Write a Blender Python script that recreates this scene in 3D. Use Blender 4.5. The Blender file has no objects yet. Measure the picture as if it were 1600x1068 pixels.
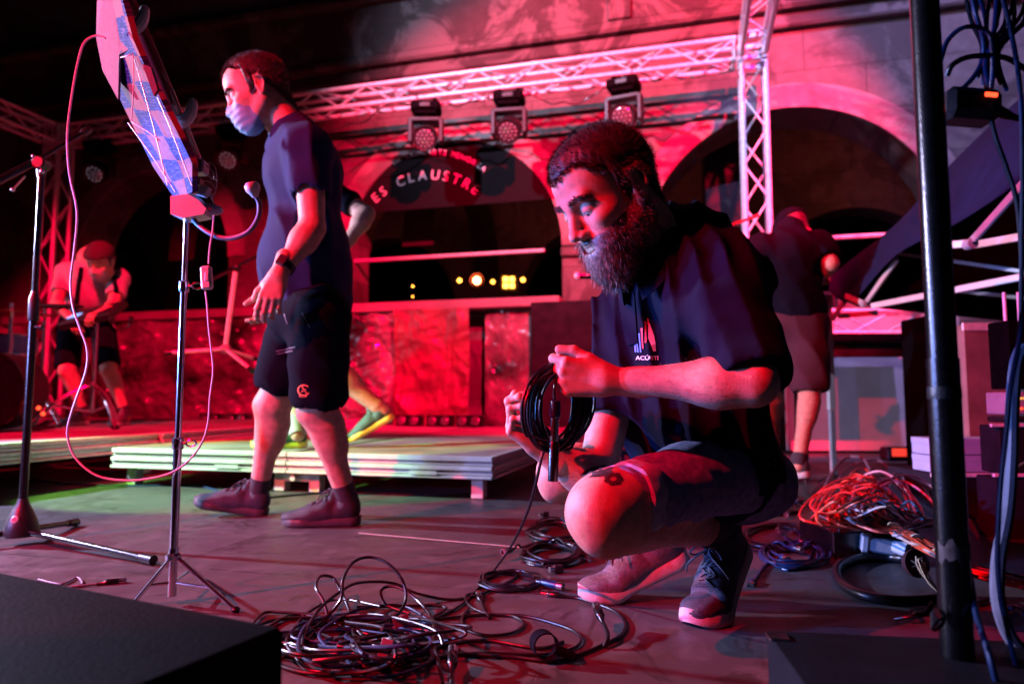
import bpy, math, random
import numpy as np
from mathutils import Vector, Matrix
from mathutils.bvhtree import BVHTree

random.seed(7)
rng = np.random.default_rng(7)
R = math.radians
C = bpy.context.scene.collection
scn = bpy.context.scene

# ------------------------------------------------------------------ camera
CAMZ = 0.48; FPX = 1067.0; PIT = R(4.6)
cam_d = bpy.data.cameras.new('camera'); cam = bpy.data.objects.new('camera', cam_d); C.objects.link(cam)
cam.location = (0, 0, CAMZ); cam.rotation_euler = (R(90) + PIT, 0, 0)
cam_d.sensor_width = 36; cam_d.lens = 24.0; cam_d.clip_start = 0.02; cam_d.clip_end = 300
cam_d.dof.use_dof = True; cam_d.dof.focus_distance = 1.42; cam_d.dof.aperture_fstop = 2.8
scn.camera = cam

# ------------------------------------------------------------------ world, exposure
w = bpy.data.worlds.new('World'); scn.world = w; w.use_nodes = True
w.node_tree.nodes['Background'].inputs[0].default_value = (0.16, 0.09, 0.24, 1)
w.node_tree.nodes['Background'].inputs[1].default_value = 0.008
scn.view_settings.view_transform = 'Standard'; scn.view_settings.look = 'None'
scn.view_settings.exposure = -0.55; scn.view_settings.gamma = 1.0
scn.cycles.use_denoising = True
scn.cycles.max_bounces = 5; scn.cycles.diffuse_bounces = 1; scn.cycles.glossy_bounces = 3
scn.cycles.sample_clamp_indirect = 4.0

# ------------------------------------------------------------------ frames
_cp, _sp = math.cos(PIT), math.sin(PIT)
def ray(px, py):
    u = (px - 800) / FPX; v = (534 - py) / FPX
    return Vector((u, _cp - v * _sp, _sp + v * _cp))
def P(px, py, Y):
    d = ray(px, py); return Vector((0, 0, CAMZ)) + d * (Y / d.y)
def G(px, py, z=0.0):
    d = ray(px, py); return Vector((0, 0, CAMZ)) + d * ((z - CAMZ) / d.z)
YAW = R(15)
E1 = Vector((math.cos(YAW), -math.sin(YAW), 0)); E2 = Vector((math.sin(YAW), math.cos(YAW), 0)); E3 = Vector((0, 0, 1))
def S(a, b, z=0.0): return E1 * a + E2 * b + E3 * z          # stage frame: a along the back wall, b into depth
def B(px, py, b):                                            # point of a ray at stage depth b -> (a, z)
    d = ray(px, py); t = b / (d.x * E2.x + d.y * E2.y)
    q = d * t; return q.dot(E1), CAMZ + q.z

# ------------------------------------------------------------------ lamps of the show
def spot(name, loc, target, col, power, size, blend=0.2, radius=0.05):
    l = bpy.data.lights.new(name, 'SPOT'); l.color = col; l.energy = power; l.spot_size = R(size); l.spot_blend = blend; l.shadow_soft_size = radius
    o = bpy.data.objects.new(name, l); C.objects.link(o); o.location = loc
    o.rotation_euler = (Vector(target) - Vector(loc)).to_track_quat('-Z', 'Y').to_euler()
    return o
RED = (1.0, 0.0, 0.035); PUR = (0.42, 0.36, 1.0); BLU = (0.05, 0.22, 1.0)
spot('red_key_lamp', (-3.5, -0.2, 3.1), (0.5, 1.8, 0.45), (1.0, 0.0, 0.02), 4200, 58, 0.3, 0.04)
spot('red_wall_lamp', (1.2, 0.6, 5.1), S(-.95, 7, 2.15), (1.0, 0.0, 0.05), 20000, 54, 0.35, 0.06)
spot('white_back_lamp', (-6.6, 4.2, 2.0), (-3.3, 5.5, 1.0), (0.75, 0.6, 1.0), 260, 34, 0.4, 0.05)
spot('red_left_lamp', (-2.5, 1.5, 4.5), (-3.6, 6.0, .7), (1.0, 0.0, 0.04), 6500, 56, 0.4, 0.06)
spot('white_side_lamp', (-4.8, 3.1, 1.9), (0.0, 2.0, 0.6), (0.68, 0.62, 1.0), 3700, 72, 0.3, 0.05)
spot('white_truss_lamp', (-3.0, 2.6, 5.4), S(-1.2, 6.3, 4.0), (0.66, 0.62, 1.0), 3400, 62, 1.0, 0.05)
spot('violet_wall_lamp', S(2.2, 3.2, 6.2), S(1.7, 7, 2.2), (0.46, 0.34, 1.0), 2400, 52, 0.4, 0.08)
spot('violet_low_lamp', (-3.4, 1.0, 0.8), (0.2, 1.9, 0.9), (0.28, 0.32, 1.0), 480, 75, 0.5, 0.04)
spot('blue_low_lamp', (-2.2, 1.6, 0.75), (1.9, 1.9, 0.7), (0.05, 0.24, 1.0), 700, 40, 0.4, 0.03)
spot('green_riser_lamp', (-3.9, 2.7, 2.3), (-1.5, 3.65, 0.1), (0.36, 1.0, 0.12), 2600, 28, 0.2, 0.04)
for q, pw in ((S(-1.5, 9.0, 3.6), 30), (S(2.2, 9.0, 3.4), 30), (S(-5.5, 9.0, 3.6), 10)):  # added dim red fill inside the gallery, no fixture seen there
    l = bpy.data.lights.new('gallery_fill', 'POINT'); l.color = (1.0, .13, .10); l.energy = pw; l.shadow_soft_size = .1; o = bpy.data.objects.new('gallery_fill', l); C.objects.link(o); o.location = q

# ------------------------------------------------------------------ materials
def mat(name, col, rough=0.6, metal=0.0, spec=0.5, var=0.25, vscale=8.0, bump=0.0, bscale=60.0, sss=0.0, sheen=0.0, coat=0.0, col2=None, detail=6, emit=None, estr=0.0):
    m = bpy.data.materials.new(name); m.use_nodes = True; nt = m.node_tree; n = nt.nodes; L = nt.links
    p = n['Principled BSDF']; p.inputs['Roughness'].default_value = rough; p.inputs['Metallic'].default_value = metal
    p.inputs['Specular IOR Level'].default_value = spec
    tc = n.new('ShaderNodeTexCoord')
    nz = n.new('ShaderNodeTexNoise'); nz.inputs['Scale'].default_value = vscale; nz.inputs['Detail'].default_value = detail
    L.new(tc.outputs['Object'], nz.inputs['Vector'])
    cr = n.new('ShaderNodeValToRGB'); c2 = col2 or tuple(min(1, c * (1 + var)) for c in col); c1 = col if col2 else tuple(c * (1 - var) for c in col)
    cr.color_ramp.elements[0].position = 0.35; cr.color_ramp.elements[1].position = 0.65
    cr.color_ramp.elements[0].color = (*c1, 1); cr.color_ramp.elements[1].color = (*c2, 1)
    L.new(nz.outputs['Fac'], cr.inputs['Fac']); L.new(cr.outputs['Color'], p.inputs['Base Color'])
    mr = n.new('ShaderNodeMapRange'); mr.inputs['To Min'].default_value = max(0.02, rough * 0.82); mr.inputs['To Max'].default_value = min(1, rough * 1.18)
    L.new(nz.outputs['Fac'], mr.inputs['Value']); L.new(mr.outputs['Result'], p.inputs['Roughness'])
    if bump:
        nb = n.new('ShaderNodeTexNoise'); nb.inputs['Scale'].default_value = bscale; nb.inputs['Detail'].default_value = 5
        L.new(tc.outputs['Object'], nb.inputs['Vector'])
        b = n.new('ShaderNodeBump'); b.inputs['Strength'].default_value = bump; b.inputs['Distance'].default_value = 0.002
        L.new(nb.outputs['Fac'], b.inputs['Height']); L.new(b.outputs['Normal'], p.inputs['Normal'])
    if sss:
        p.inputs['Subsurface Weight'].default_value = sss; p.inputs['Subsurface Radius'].default_value = (0.012, 0.005, 0.003); p.inputs['Subsurface Scale'].default_value = 1.0
    if sheen: p.inputs['Sheen Weight'].default_value = sheen
    if coat: p.inputs['Coat Weight'].default_value = coat
    if emit:
        p.inputs['Emission Color'].default_value = (*emit, 1); p.inputs['Emission Strength'].default_value = estr
    return m
M = {}
M['skin'] = mat('skin', (0.46, 0.27, 0.20), 0.58, spec=0.35, var=0.16, vscale=45, bump=0.28, bscale=330, sss=0.05)
M['lip'] = mat('lip', (0.36, 0.14, 0.12), 0.35, var=0.1, vscale=60)
M['hair'] = mat('dark_hair', (0.03, 0.02, 0.017), 0.6, var=0.4, vscale=90)
M['greyhair'] = mat('grizzled_beard', (0.03, 0.025, 0.024), 0.5, vscale=110, col2=(0.12, 0.105, 0.105))
M['eye'] = mat('eye_white', (0.6, 0.56, 0.54), 0.15, var=0.05)
M['iris'] = mat('iris', (0.04, 0.025, 0.02), 0.1, var=0.1)
M['navy'] = mat('navy_cotton', (0.006, 0.006, 0.020), 0.9, spec=0.06, var=0.15, vscale=14, bump=0.5, bscale=900)
M['black_cloth'] = mat('black_cotton', (0.005, 0.006, 0.013), 0.9, spec=0.03, var=0.2, vscale=12, bump=0.4, bscale=700)
M['tee'] = mat('slate_tee', (0.013, 0.021, 0.075), 0.9, spec=0.1, var=0.12, vscale=10, bump=0.3, bscale=700)
M['denim'] = mat('denim', (0.11, 0.14, 0.25), 0.85, spec=0.1, vscale=60, col2=(0.21, 0.24, 0.38), bump=0.9, bscale=600)
M['denim_pale'] = mat('pale_denim_cuff', (0.34, 0.36, 0.46), 0.85, spec=0.1, vscale=60, var=0.2, bump=0.9, bscale=600)
M['maroon'] = mat('maroon_twill', (0.05, 0.018, 0.03), 0.85, spec=0.2, var=0.12, vscale=9, bump=0.4, bscale=500)
M['white_tee'] = mat('pale_tee', (0.34, 0.31, 0.33), 0.85, spec=0.2, var=0.08, vscale=9, bump=0.3, bscale=500)
M['maskc'] = mat('face_mask_fabric', (0.16, 0.34, 0.46), 0.8, spec=0.2, var=0.06, vscale=20, bump=0.3, bscale=500)
M['shoe_dark'] = mat('dark_shoe_mesh', (0.03, 0.035, 0.055), 0.7, vscale=200, var=0.5, bump=0.8, bscale=900)
M['shoe_grey'] = mat('grey_shoe_mesh', (0.11, 0.09, 0.11), 0.7, vscale=160, var=0.35, bump=0.8, bscale=800)
M['shoe_purple'] = mat('violet_grey_shoe', (0.014, 0.013, 0.024), 0.65, vscale=160, var=0.3, bump=0.8, bscale=800)
M['sole'] = mat('pale_rubber_sole', (0.42, 0.38, 0.38), 0.55, vscale=30, var=0.12, bump=0.3, bscale=200)
M['teal_shoe'] = mat('teal_running_shoe', (0.02, 0.09, 0.08), 0.6, vscale=160, var=0.4, bump=0.8, bscale=800)
M['yellow_sole'] = mat('yellow_rubber_sole', (0.62, 0.60, 0.10), 0.5, vscale=30, var=0.1)
M['sole_dark'] = mat('dark_rubber_sole', (0.04, 0.035, 0.045), 0.55, vscale=30, var=0.2)
M['lace'] = mat('shoe_lace', (0.05, 0.05, 0.07), 0.8, vscale=200)
M['sock'] = mat('dark_sock', (0.03, 0.03, 0.04), 0.9, vscale=100, bump=0.6, bscale=700)
M['metal'] = mat('chrome_tube', (0.62, 0.62, 0.64), 0.18, metal=1.0, var=0.06, vscale=30)
M['alu'] = mat('aluminium_truss', (0.78, 0.78, 0.80), 0.42, metal=0.2, var=0.12, vscale=20, bump=0.2, bscale=90)
M['alu_white'] = mat('deck_rail_aluminium', (0.5, 0.5, 0.49), 0.5, metal=0.15, var=0.08, vscale=12, bump=0.2, bscale=60)
M['black_metal'] = mat('black_powder_coat', (0.003, 0.003, 0.004), 0.26, var=0.2, vscale=60, bump=0.15, bscale=300)
M['black_plastic'] = mat('black_plastic', (0.009, 0.009, 0.011), 0.42, var=0.25, vscale=60, bump=0.3, bscale=250)
M['black_rough'] = mat('black_textured_paint', (0.0022, 0.002, 0.003), 0.7, spec=0.03, var=0.3, vscale=30, bump=0.5, bscale=180)
M['rubber'] = mat('black_cable_jacket', (0.006, 0.006, 0.009), 0.34, var=0.25, vscale=40, bump=0.1, bscale=300)
M['rubber_bluelit'] = mat('blue_lit_black_jacket', (0.005, 0.020, 0.075), 0.36, var=0.2, vscale=40)  # black jacket with the blue lamp light put into its colour
M['red_cable'] = mat('orange_red_cable_jacket', (0.75, 0.10, 0.05), 0.4, var=0.12, vscale=40)
M['pink_cable'] = mat('pale_cable_jacket', (0.62, 0.5, 0.5), 0.45, var=0.12, vscale=40)
M['grey_cable'] = mat('grey_cable_jacket', (0.13, 0.125, 0.17), 0.45, var=0.12, vscale=40)
M['white_plastic'] = mat('white_plastic', (0.62, 0.6, 0.58), 0.35, var=0.06, vscale=20)
M['grey_plastic'] = mat('grey_plastic', (0.30, 0.30, 0.34), 0.4, var=0.1, vscale=20, bump=0.2, bscale=120)
M['nickel'] = mat('nickel_shell', (0.6, 0.6, 0.62), 0.22, metal=1.0, var=0.08, vscale=60)
M['rope'] = mat('cream_cord', (0.62, 0.55, 0.40), 0.8, var=0.15, vscale=200, bump=0.6, bscale=500)
M['felt'] = mat('lilac_felt', (0.17, 0.12, 0.17), 0.95, spec=0.1, var=0.12, vscale=60, bump=1.0, bscale=500)
M['redtube'] = mat('red_lacquered_tube', (0.50, 0.04, 0.06), 0.25, var=0.1, vscale=10, coat=0.4)
M['tent'] = mat('dark_canopy_fabric', (0.008, 0.013, 0.048), 0.8, spec=0.1, var=0.15, vscale=9, bump=0.7, bscale=500)
M['ply'] = mat('dark_case_ply', (0.012, 0.010, 0.015), 0.7, spec=0.08, vscale=7, var=0.35, bump=0.5, bscale=80)
M['cardboard'] = mat('white_carton', (0.28, 0.36, 0.52), 0.6, var=0.06, vscale=12)
M['tape'] = mat('red_tape', (0.5, 0.03, 0.05), 0.5, var=0.1)
M['paint_white'] = mat('white_print', (0.75, 0.72, 0.74), 0.6, var=0.04, vscale=50)
M['paint_red'] = mat('red_print', (0.6, 0.05, 0.09), 0.6, var=0.04, vscale=50)
M['paint_blue'] = mat('blue_print', (0.12, 0.25, 0.65), 0.6, var=0.04, vscale=50)
M['orange_print'] = mat('orange_print', (0.8, 0.28, 0.12), 0.5, var=0.04, vscale=50)
M['lensglass'] = mat('lamp_lens', (0.07, 0.06, 0.07), 0.12, var=0.2, vscale=60, coat=1.0)
M['led_dot'] = mat('led_dot', (0.3, 0.26, 0.36), 0.2, var=0.05, emit=(0.9, 0.75, 1.0), estr=0.45)
M['led_red'] = mat('red_indicator', (0.6, 0.05, 0.02), 0.3, var=0.05, emit=(1.0, 0.06, 0.02), estr=5.0)
M['led_amber'] = mat('amber_indicator', (0.6, 0.3, 0.05), 0.3, var=0.05, emit=(1.0, 0.4, 0.08), estr=3.0)

# ------------------------------------------------------------------ mesh collecting
def frame_of(d):
    d = Vector(d).normalized(); u = Vector((0, 0, 1)) if abs(d.z) < 0.95 else Vector((1, 0, 0))
    x = d.cross(u).normalized(); y = x.cross(d).normalized(); return x, y, d
class MB:
    def __init__(s): s.v = []; s.f = []; s.mi = []; s.m = 0
    def add(s, vs, fs):
        k = len(s.v); s.v += [tuple(v) for v in vs]; s.f += [tuple(i + k for i in f) for f in fs]; s.mi += [s.m] * len(fs); return s
    def box(s, c, h, ax=None, bev=0.0):
        c = Vector(c); ax = ax or (Vector((1, 0, 0)), Vector((0, 1, 0)), Vector((0, 0, 1)))
        hx, hy, hz = h
        if bev <= 0: bev = min(h) * 0.06
        bev = min(bev, min(h) * 0.49)
        vs = []; idx = {}
        for sx in (-1, 1):
            for sy in (-1, 1):
                for sz in (-1, 1):
                    for k in range(3):
                        q = [sx * (hx - bev), sy * (hy - bev), sz * (hz - bev)]; q[k] = (sx, sy, sz)[k] * h[k]
                        idx[(sx, sy, sz, k)] = len(vs); vs.append(c + ax[0] * q[0] + ax[1] * q[1] + ax[2] * q[2])
        fs = []
        for k in range(3):
            a, b = [(1, 2), (2, 0), (0, 1)][k]
            for sg in (-1, 1):
                q = []
                for (p, r) in ((-1, -1), (1, -1), (1, 1), (-1, 1)):
                    t = [0, 0, 0]; t[k] = sg; t[a] = p; t[b] = r; q.append(idx[(*t, k)])
                fs.append(q if sg > 0 else q[::-1])
            for p in (-1, 1):
                for r in (-1, 1):
                    t0 = [0, 0, 0]; t0[a] = p; t0[b] = r; t1 = list(t0); t0[k] = -1; t1[k] = 1
                    fs.append([idx[(*t0, a)], idx[(*t1, a)], idx[(*t1, b)], idx[(*t0, b)]])
        for sx in (-1, 1):
            for sy in (-1, 1):
                for sz in (-1, 1): fs.append([idx[(sx, sy, sz, k)] for k in range(3)])
        return s.add(vs, fs)
    def cyl(s, a, b, r0, r1=None, n=16, cap=True):
        r1 = r0 if r1 is None else r1; a = Vector(a); b = Vector(b); x, y, _ = frame_of(b - a)
        return s.loft([(a, r0), (b, r1)], x, y, n, cap)
    def loft(s, rings, x, y, n=16, cap=True):
        vs = []; fs = []
        for (c, r) in rings:
            rx, ry = r if isinstance(r, tuple) else (r, r)
            for i in range(n):
                t = 2 * math.pi * i / n; vs.append(Vector(c) + x * math.cos(t) * rx + y * math.sin(t) * ry)
        for k in range(len(rings) - 1):
            for i in range(n):
                j = (i + 1) % n; fs.append((k * n + i, k * n + j, (k + 1) * n + j, (k + 1) * n + i))
        if cap: fs += [tuple(range(n))[::-1], tuple(range((len(rings) - 1) * n, len(rings) * n))]
        return s.add(vs, fs)
    def lathe(s, o, d, prof, n=20, cap=True):     # prof: (along, radius)
        o = Vector(o); x, y, d = frame_of(d)
        return s.loft([(o + d * t, r) for t, r in prof], x, y, n, cap)
    def tube(s, pts, r, n=8, smooth=4, closed=False, cap=True):
        pts = [Vector(p) for p in pts]
        if smooth > 1 and len(pts) > 2: pts = catmull(pts, smooth)
        N = len(pts); vs = []; fs = []; px = None
        for i, p in enumerate(pts):
            t = (pts[min(i + 1, N - 1)] - pts[max(i - 1, 0)])
            if t.length < 1e-9: t = Vector((0, 0, 1))
            t.normalize()
            if px is None: px, _, _ = frame_of(t)
            px = px - t * px.dot(t)
            if px.length < 1e-6: px, _, _ = frame_of(t)
            px.normalize(); py = t.cross(px); rr = r(i / (N - 1)) if callable(r) else r
            for k in range(n):
                a = 2 * math.pi * k / n; vs.append(p + px * math.cos(a) * rr + py * math.sin(a) * rr)
        for i in range(N - 1):
            for k in range(n):
                j = (k + 1) % n; fs.append((i * n + k, i * n + j, (i + 1) * n + j, (i + 1) * n + k))
        if cap: fs += [tuple(range(n))[::-1], tuple(range((N - 1) * n, N * n))]
        return s.add(vs, fs)
    def sph(s, c, r, ax=None, n=14, m=9):
        c = Vector(c); r = r if isinstance(r, (tuple, list)) else (r, r, r); ax = ax or (Vector((1, 0, 0)), Vector((0, 1, 0)), Vector((0, 0, 1)))
        vs = [c - ax[2] * r[2]]; fs = []
        for j in range(1, m):
            ph = -math.pi / 2 + math.pi * j / m
            for i in range(n):
                t = 2 * math.pi * i / n
                vs.append(c + ax[0] * r[0] * math.cos(ph) * math.cos(t) + ax[1] * r[1] * math.cos(ph) * math.sin(t) + ax[2] * r[2] * math.sin(ph))
        vs.append(c + ax[2] * r[2])
        for i in range(n): fs.append((0, 1 + (i + 1) % n, 1 + i))
        for j in range(m - 2):
            for i in range(n):
                k = (i + 1) % n; fs.append((1 + j * n + i, 1 + j * n + k, 1 + (j + 1) * n + k, 1 + (j + 1) * n + i))
        t = len(vs) - 1
        for i in range(n): fs.append((t, 1 + (m - 2) * n + i, 1 + (m - 2) * n + (i + 1) % n))
        return s.add(vs, fs)
    def prism(s, poly, d):                         # poly: world points, extruded by d
        poly = [Vector(p) for p in poly]; d = Vector(d); n = len(poly); k = list(range(n))
        return s.add(poly + [p + d for p in poly], [tuple(k[::-1]), tuple(i + n for i in k)] + [(i, (i + 1) % n, (i + 1) % n + n, i + n) for i in range(n)])
    def build(s, name, m, parent=None, smooth=True, local=False, **tg):
        return mk(name, s.v, s.f, m, parent, smooth, local, mi=s.mi, **tg)
def catmull(pts, k):
    out = []; n = len(pts)
    for i in range(n - 1):
        p0 = pts[max(i - 1, 0)]; p1 = pts[i]; p2 = pts[i + 1]; p3 = pts[min(i + 2, n - 1)]
        for j in range(k):
            t = j / k; out.append(0.5 * ((2 * p1) + (p2 - p0) * t + (2 * p0 - 5 * p1 + 4 * p2 - p3) * t * t + (3 * p1 - p0 - 3 * p2 + p3) * t ** 3))
    out.append(pts[-1]); return out
def tag(o, label=None, cat=None, group=None, kind=None):
    if label: o['label'] = label
    if cat: o['category'] = cat
    if group: o['group'] = group
    if kind: o['kind'] = kind
    return o
def mk(name, V, F, m, parent=None, smooth=True, local=False, mi=None, label=None, cat=None, group=None, kind=None, angle=35):
    V = np.asarray(V, dtype=np.float64).reshape(-1, 3)
    base = None
    if parent is None:
        lo = V.min(0); hi = V.max(0); base = np.array([(lo[0] + hi[0]) / 2, (lo[1] + hi[1]) / 2, lo[2]])
        if kind == 'structure': base = np.zeros(3)
        V = V - base
    me = bpy.data.meshes.new(name); me.from_pydata(V.tolist(), [], F if isinstance(F, list) else F.tolist())
    ms = m if isinstance(m, (list, tuple)) else [m]
    for q in ms: me.materials.append(q)
    if mi and len(ms) > 1: me.polygons.foreach_set('material_index', mi)
    if smooth:
        me.polygons.foreach_set('use_smooth', [True] * len(me.polygons))
        if angle: me.set_sharp_from_angle(angle=R(angle))
    me.update()
    o = bpy.data.objects.new(name, me); C.objects.link(o)
    if base is not None: o.location = base
    if parent is not None:
        o.parent = parent
        if not local and parent.type == 'EMPTY': o.matrix_parent_inverse = parent_world(parent).inverted()
        elif not local and parent.parent is None: o.matrix_parent_inverse = Matrix.Translation(parent.location).inverted()
    return tag(o, label, cat, group, kind)
def parent_world(o): return Matrix.LocRotScale(o.location, o.rotation_euler, o.scale)
def thing(name, label, cat, loc=(0, 0, 0), group=None, rot=(0, 0, 0)):
    o = bpy.data.objects.new(name, None); C.objects.link(o); o.location = loc; o.rotation_euler = rot; o.empty_display_size = 0.1
    return tag(o, label, cat, group)
def copy_thing(r, loc, rot=None, label=None):
    def cp(o, par):
        c = o.copy(); C.objects.link(c); c.parent = par
        for ch in o.children: cp(ch, c)
        return c
    c = cp(r, None); c.location = loc
    if rot is not None: c.rotation_euler = rot
    if label: c['label'] = label
    return c
def text_mesh(body, size, extrude=0.0, offset=0.0, spacing=1.0, shear=0.0):
    cu = bpy.data.curves.new('t', 'FONT'); cu.body = body; cu.size = size; cu.extrude = extrude; cu.offset = offset; cu.align_x = 'CENTER'; cu.space_character = spacing; cu.shear = shear; cu.resolution_u = 3
    o = bpy.data.objects.new('t', cu); me = bpy.data.meshes.new_from_object(o)
    V = [Vector(v.co) for v in me.vertices]; F = [tuple(p.vertices) for p in me.polygons]
    bpy.data.objects.remove(o); bpy.data.curves.remove(cu); bpy.data.meshes.remove(me); return V, F

# ------------------------------------------------------------------ implicit surfaces
def smin(a, b, k):
    if k <= 0: return np.minimum(a, b)
    h = np.maximum(k - np.abs(a - b), 0) / k; return np.minimum(a, b) - h * h * k * 0.25
class Field:
    def __init__(s): s.ops = []; s.post = None; s.late = []
    def cut(s):                                     # the last op becomes a clean cut made after the folds
        s.late.append(s.ops.pop()); return s
    def rc(s, a, b, ra, rb=None, k=0.02, sub=False):
        rb = ra if rb is None else rb; a = np.array(a, float); b = np.array(b, float); r = max(ra, rb)
        def fn(p):
            d = b - a; t = np.clip(((p - a) @ d) / max(d @ d, 1e-12), 0, 1)
            return np.linalg.norm(p - a - t[..., None] * d, axis=-1) - (ra + (rb - ra) * t)
        s.ops.append((fn, np.minimum(a, b) - r, np.maximum(a, b) + r, k, sub)); return s
    def ell(s, c, r, ax=None, k=0.02, sub=False):
        c = np.array(c, float); r = np.array(r, float); A = None if ax is None else np.array([list(v) for v in ax], float)
        def fn(p):
            q = p - c
            if A is not None: q = q @ A.T
            k0 = np.linalg.norm(q / r, axis=-1); k1 = np.linalg.norm(q / (r * r), axis=-1); return k0 * (k0 - 1) / np.maximum(k1, 1e-9)
        m = r.max() if A is not None else r
        s.ops.append((fn, c - m, c + m, k, sub)); return s
    def mesh(s, h):
        lo = np.min([o[1] for o in s.ops if not o[4]], axis=0) - 3 * h - 0.012; hi = np.max([o[2] for o in s.ops if not o[4]], axis=0) + 3 * h + 0.012
        n = np.ceil((hi - lo) / h).astype(int) + 1
        F = np.full(n, 1.0)
        for fn, a, b, k, sub in s.ops:
            i0 = np.clip(np.floor((a - k - 0.015 - lo) / h).astype(int), 0, n - 1); i1 = np.clip(np.ceil((b + k + 0.015 - lo) / h).astype(int) + 1, 1, n)
            if (i1 <= i0).any(): continue
            g = np.stack(np.meshgrid(*[lo[j] + h * np.arange(i0[j], i1[j]) for j in range(3)], indexing='ij'), -1)
            sl = tuple(slice(i0[j], i1[j]) for j in range(3)); d = fn(g)
            F[sl] = -smin(-F[sl], d, k) if sub else smin(F[sl], d, k)
        if s.post is not None:
            near = np.abs(F) < 0.06; ii = np.argwhere(near); F[near] = s.post(lo + h * ii, F[near])
        for fn, a, b, k, sub in s.late:
            i0 = np.clip(np.floor((a - k - 0.015 - lo) / h).astype(int), 0, n - 1); i1 = np.clip(np.ceil((b + k + 0.015 - lo) / h).astype(int) + 1, 1, n)
            if (i1 <= i0).any(): continue
            g = np.stack(np.meshgrid(*[lo[j] + h * np.arange(i0[j], i1[j]) for j in range(3)], indexing='ij'), -1)
            sl = tuple(slice(i0[j], i1[j]) for j in range(3)); F[sl] = -smin(-F[sl], fn(g), k)
        return nets(F, lo, h)
def nets(F, lo, h):
    ins = F < 0; c = [ins[i:F.shape[0] - 1 + i, j:F.shape[1] - 1 + j, k:F.shape[2] - 1 + k] for i in (0, 1) for j in (0, 1) for k in (0, 1)]
    cnt = sum(x.astype(np.int8) for x in c); act = (cnt > 0) & (cnt < 8); idx = np.argwhere(act)
    pos = np.zeros(idx.shape); num = np.zeros(len(idx))
    cs = [np.array((i, j, k)) for i in (0, 1) for j in (0, 1) for k in (0, 1)]
    for a in cs:
        for b in cs:
            if (b - a).sum() == 1 and (b >= a).all():
                f0 = F[tuple((idx + a).T)]; f1 = F[tuple((idx + b).T)]; x = (f0 < 0) != (f1 < 0)
                t = np.where(x, f0 / np.where(x, f0 - f1, 1), 0); pos += np.where(x[:, None], a + t[:, None] * (b - a), 0); num += x
    V = lo + h * (idx + pos / num[:, None])
    vid = -np.ones(act.shape, int); vid[tuple(idx.T)] = np.arange(len(idx)); faces = []
    for ax in range(3):
        o = [q for q in range(3) if q != ax]
        sl0 = [slice(1, -1)] * 3; sl0[ax] = slice(0, -1); sl1 = [slice(1, -1)] * 3; sl1[ax] = slice(1, None)
        a = ins[tuple(sl0)]; b = ins[tuple(sl1)]; e = np.argwhere(a != b); off = np.array([1, 1, 1]); off[ax] = 0
        sg = a[tuple(e.T)]; e = e + off; u = np.zeros(3, int); v = np.zeros(3, int); u[o[0]] = 1; v[o[1]] = 1
        q = np.stack([vid[tuple((e - u - v).T)], vid[tuple((e - v).T)], vid[tuple(e.T)], vid[tuple((e - u).T)]], 1)
        flip = sg if ax != 1 else ~sg
        q[~flip] = q[~flip][:, ::-1]; faces.append(q)
    return V, np.concatenate(faces)
def join(*parts):
    Vs = []; Fs = []; k = 0
    for V, F in parts:
        V = np.asarray(V).reshape(-1, 3); Vs.append(V); Fs += [tuple(int(i) + k for i in f) for f in F]; k += len(V)
    return np.concatenate(Vs), Fs
def fnoise(p, f, seed, warp=1.0):
    g = np.random.default_rng(seed); out = 0
    for i in range(4):
        k1 = g.normal(size=3); k1 /= np.linalg.norm(k1); k2 = g.normal(size=3); k2 /= np.linalg.norm(k2)
        ff = f * (1 + 0.6 * i); out = out + np.sin(p @ k1 * ff + g.uniform(0, 6) + warp * np.sin(p @ k2 * ff * 0.7 + g.uniform(0, 6))) / (1 + 0.5 * i)
    return out / 2.4
def folds(p, kdir, wl, amp, seed=1):
    kdir = np.array(kdir, float); kdir /= np.linalg.norm(kdir)
    ph = p @ kdir * (2 * math.pi / wl) + 2.2 * fnoise(p, 9, seed) + 0.8 * fnoise(p, 22, seed + 5)
    return amp * (1 - np.abs(np.sin(ph * 0.5)) * 2 + 0.35 * fnoise(p, 30, seed + 9)) * (0.55 + 0.45 * fnoise(p, 7, seed + 3))
# ------------------------------------------------------------------ people
def V3(a): return np.array(a, float)
def mapf(V, o, X, Y, Z, s=1.0):
    A = np.array([list(X), list(Y), list(Z)], float); return np.array(list(o), float) + (np.asarray(V) * s) @ A
def unmap(p, o, X, Y, Z, s=1.0):
    A = np.array([list(X), list(Y), list(Z)], float); return ((np.asarray(p) - np.array(list(o), float)) @ A.T) / s
def bvh(V, F): return BVHTree.FromPolygons([Vector(v) for v in V], [tuple(int(i) for i in f) for f in F])
def axes(F, U):
    F = Vector(F).normalized(); U = Vector(U); U = (U - F * U.dot(F)).normalized(); return F, U.cross(F), U    # forward, left, up

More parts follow.
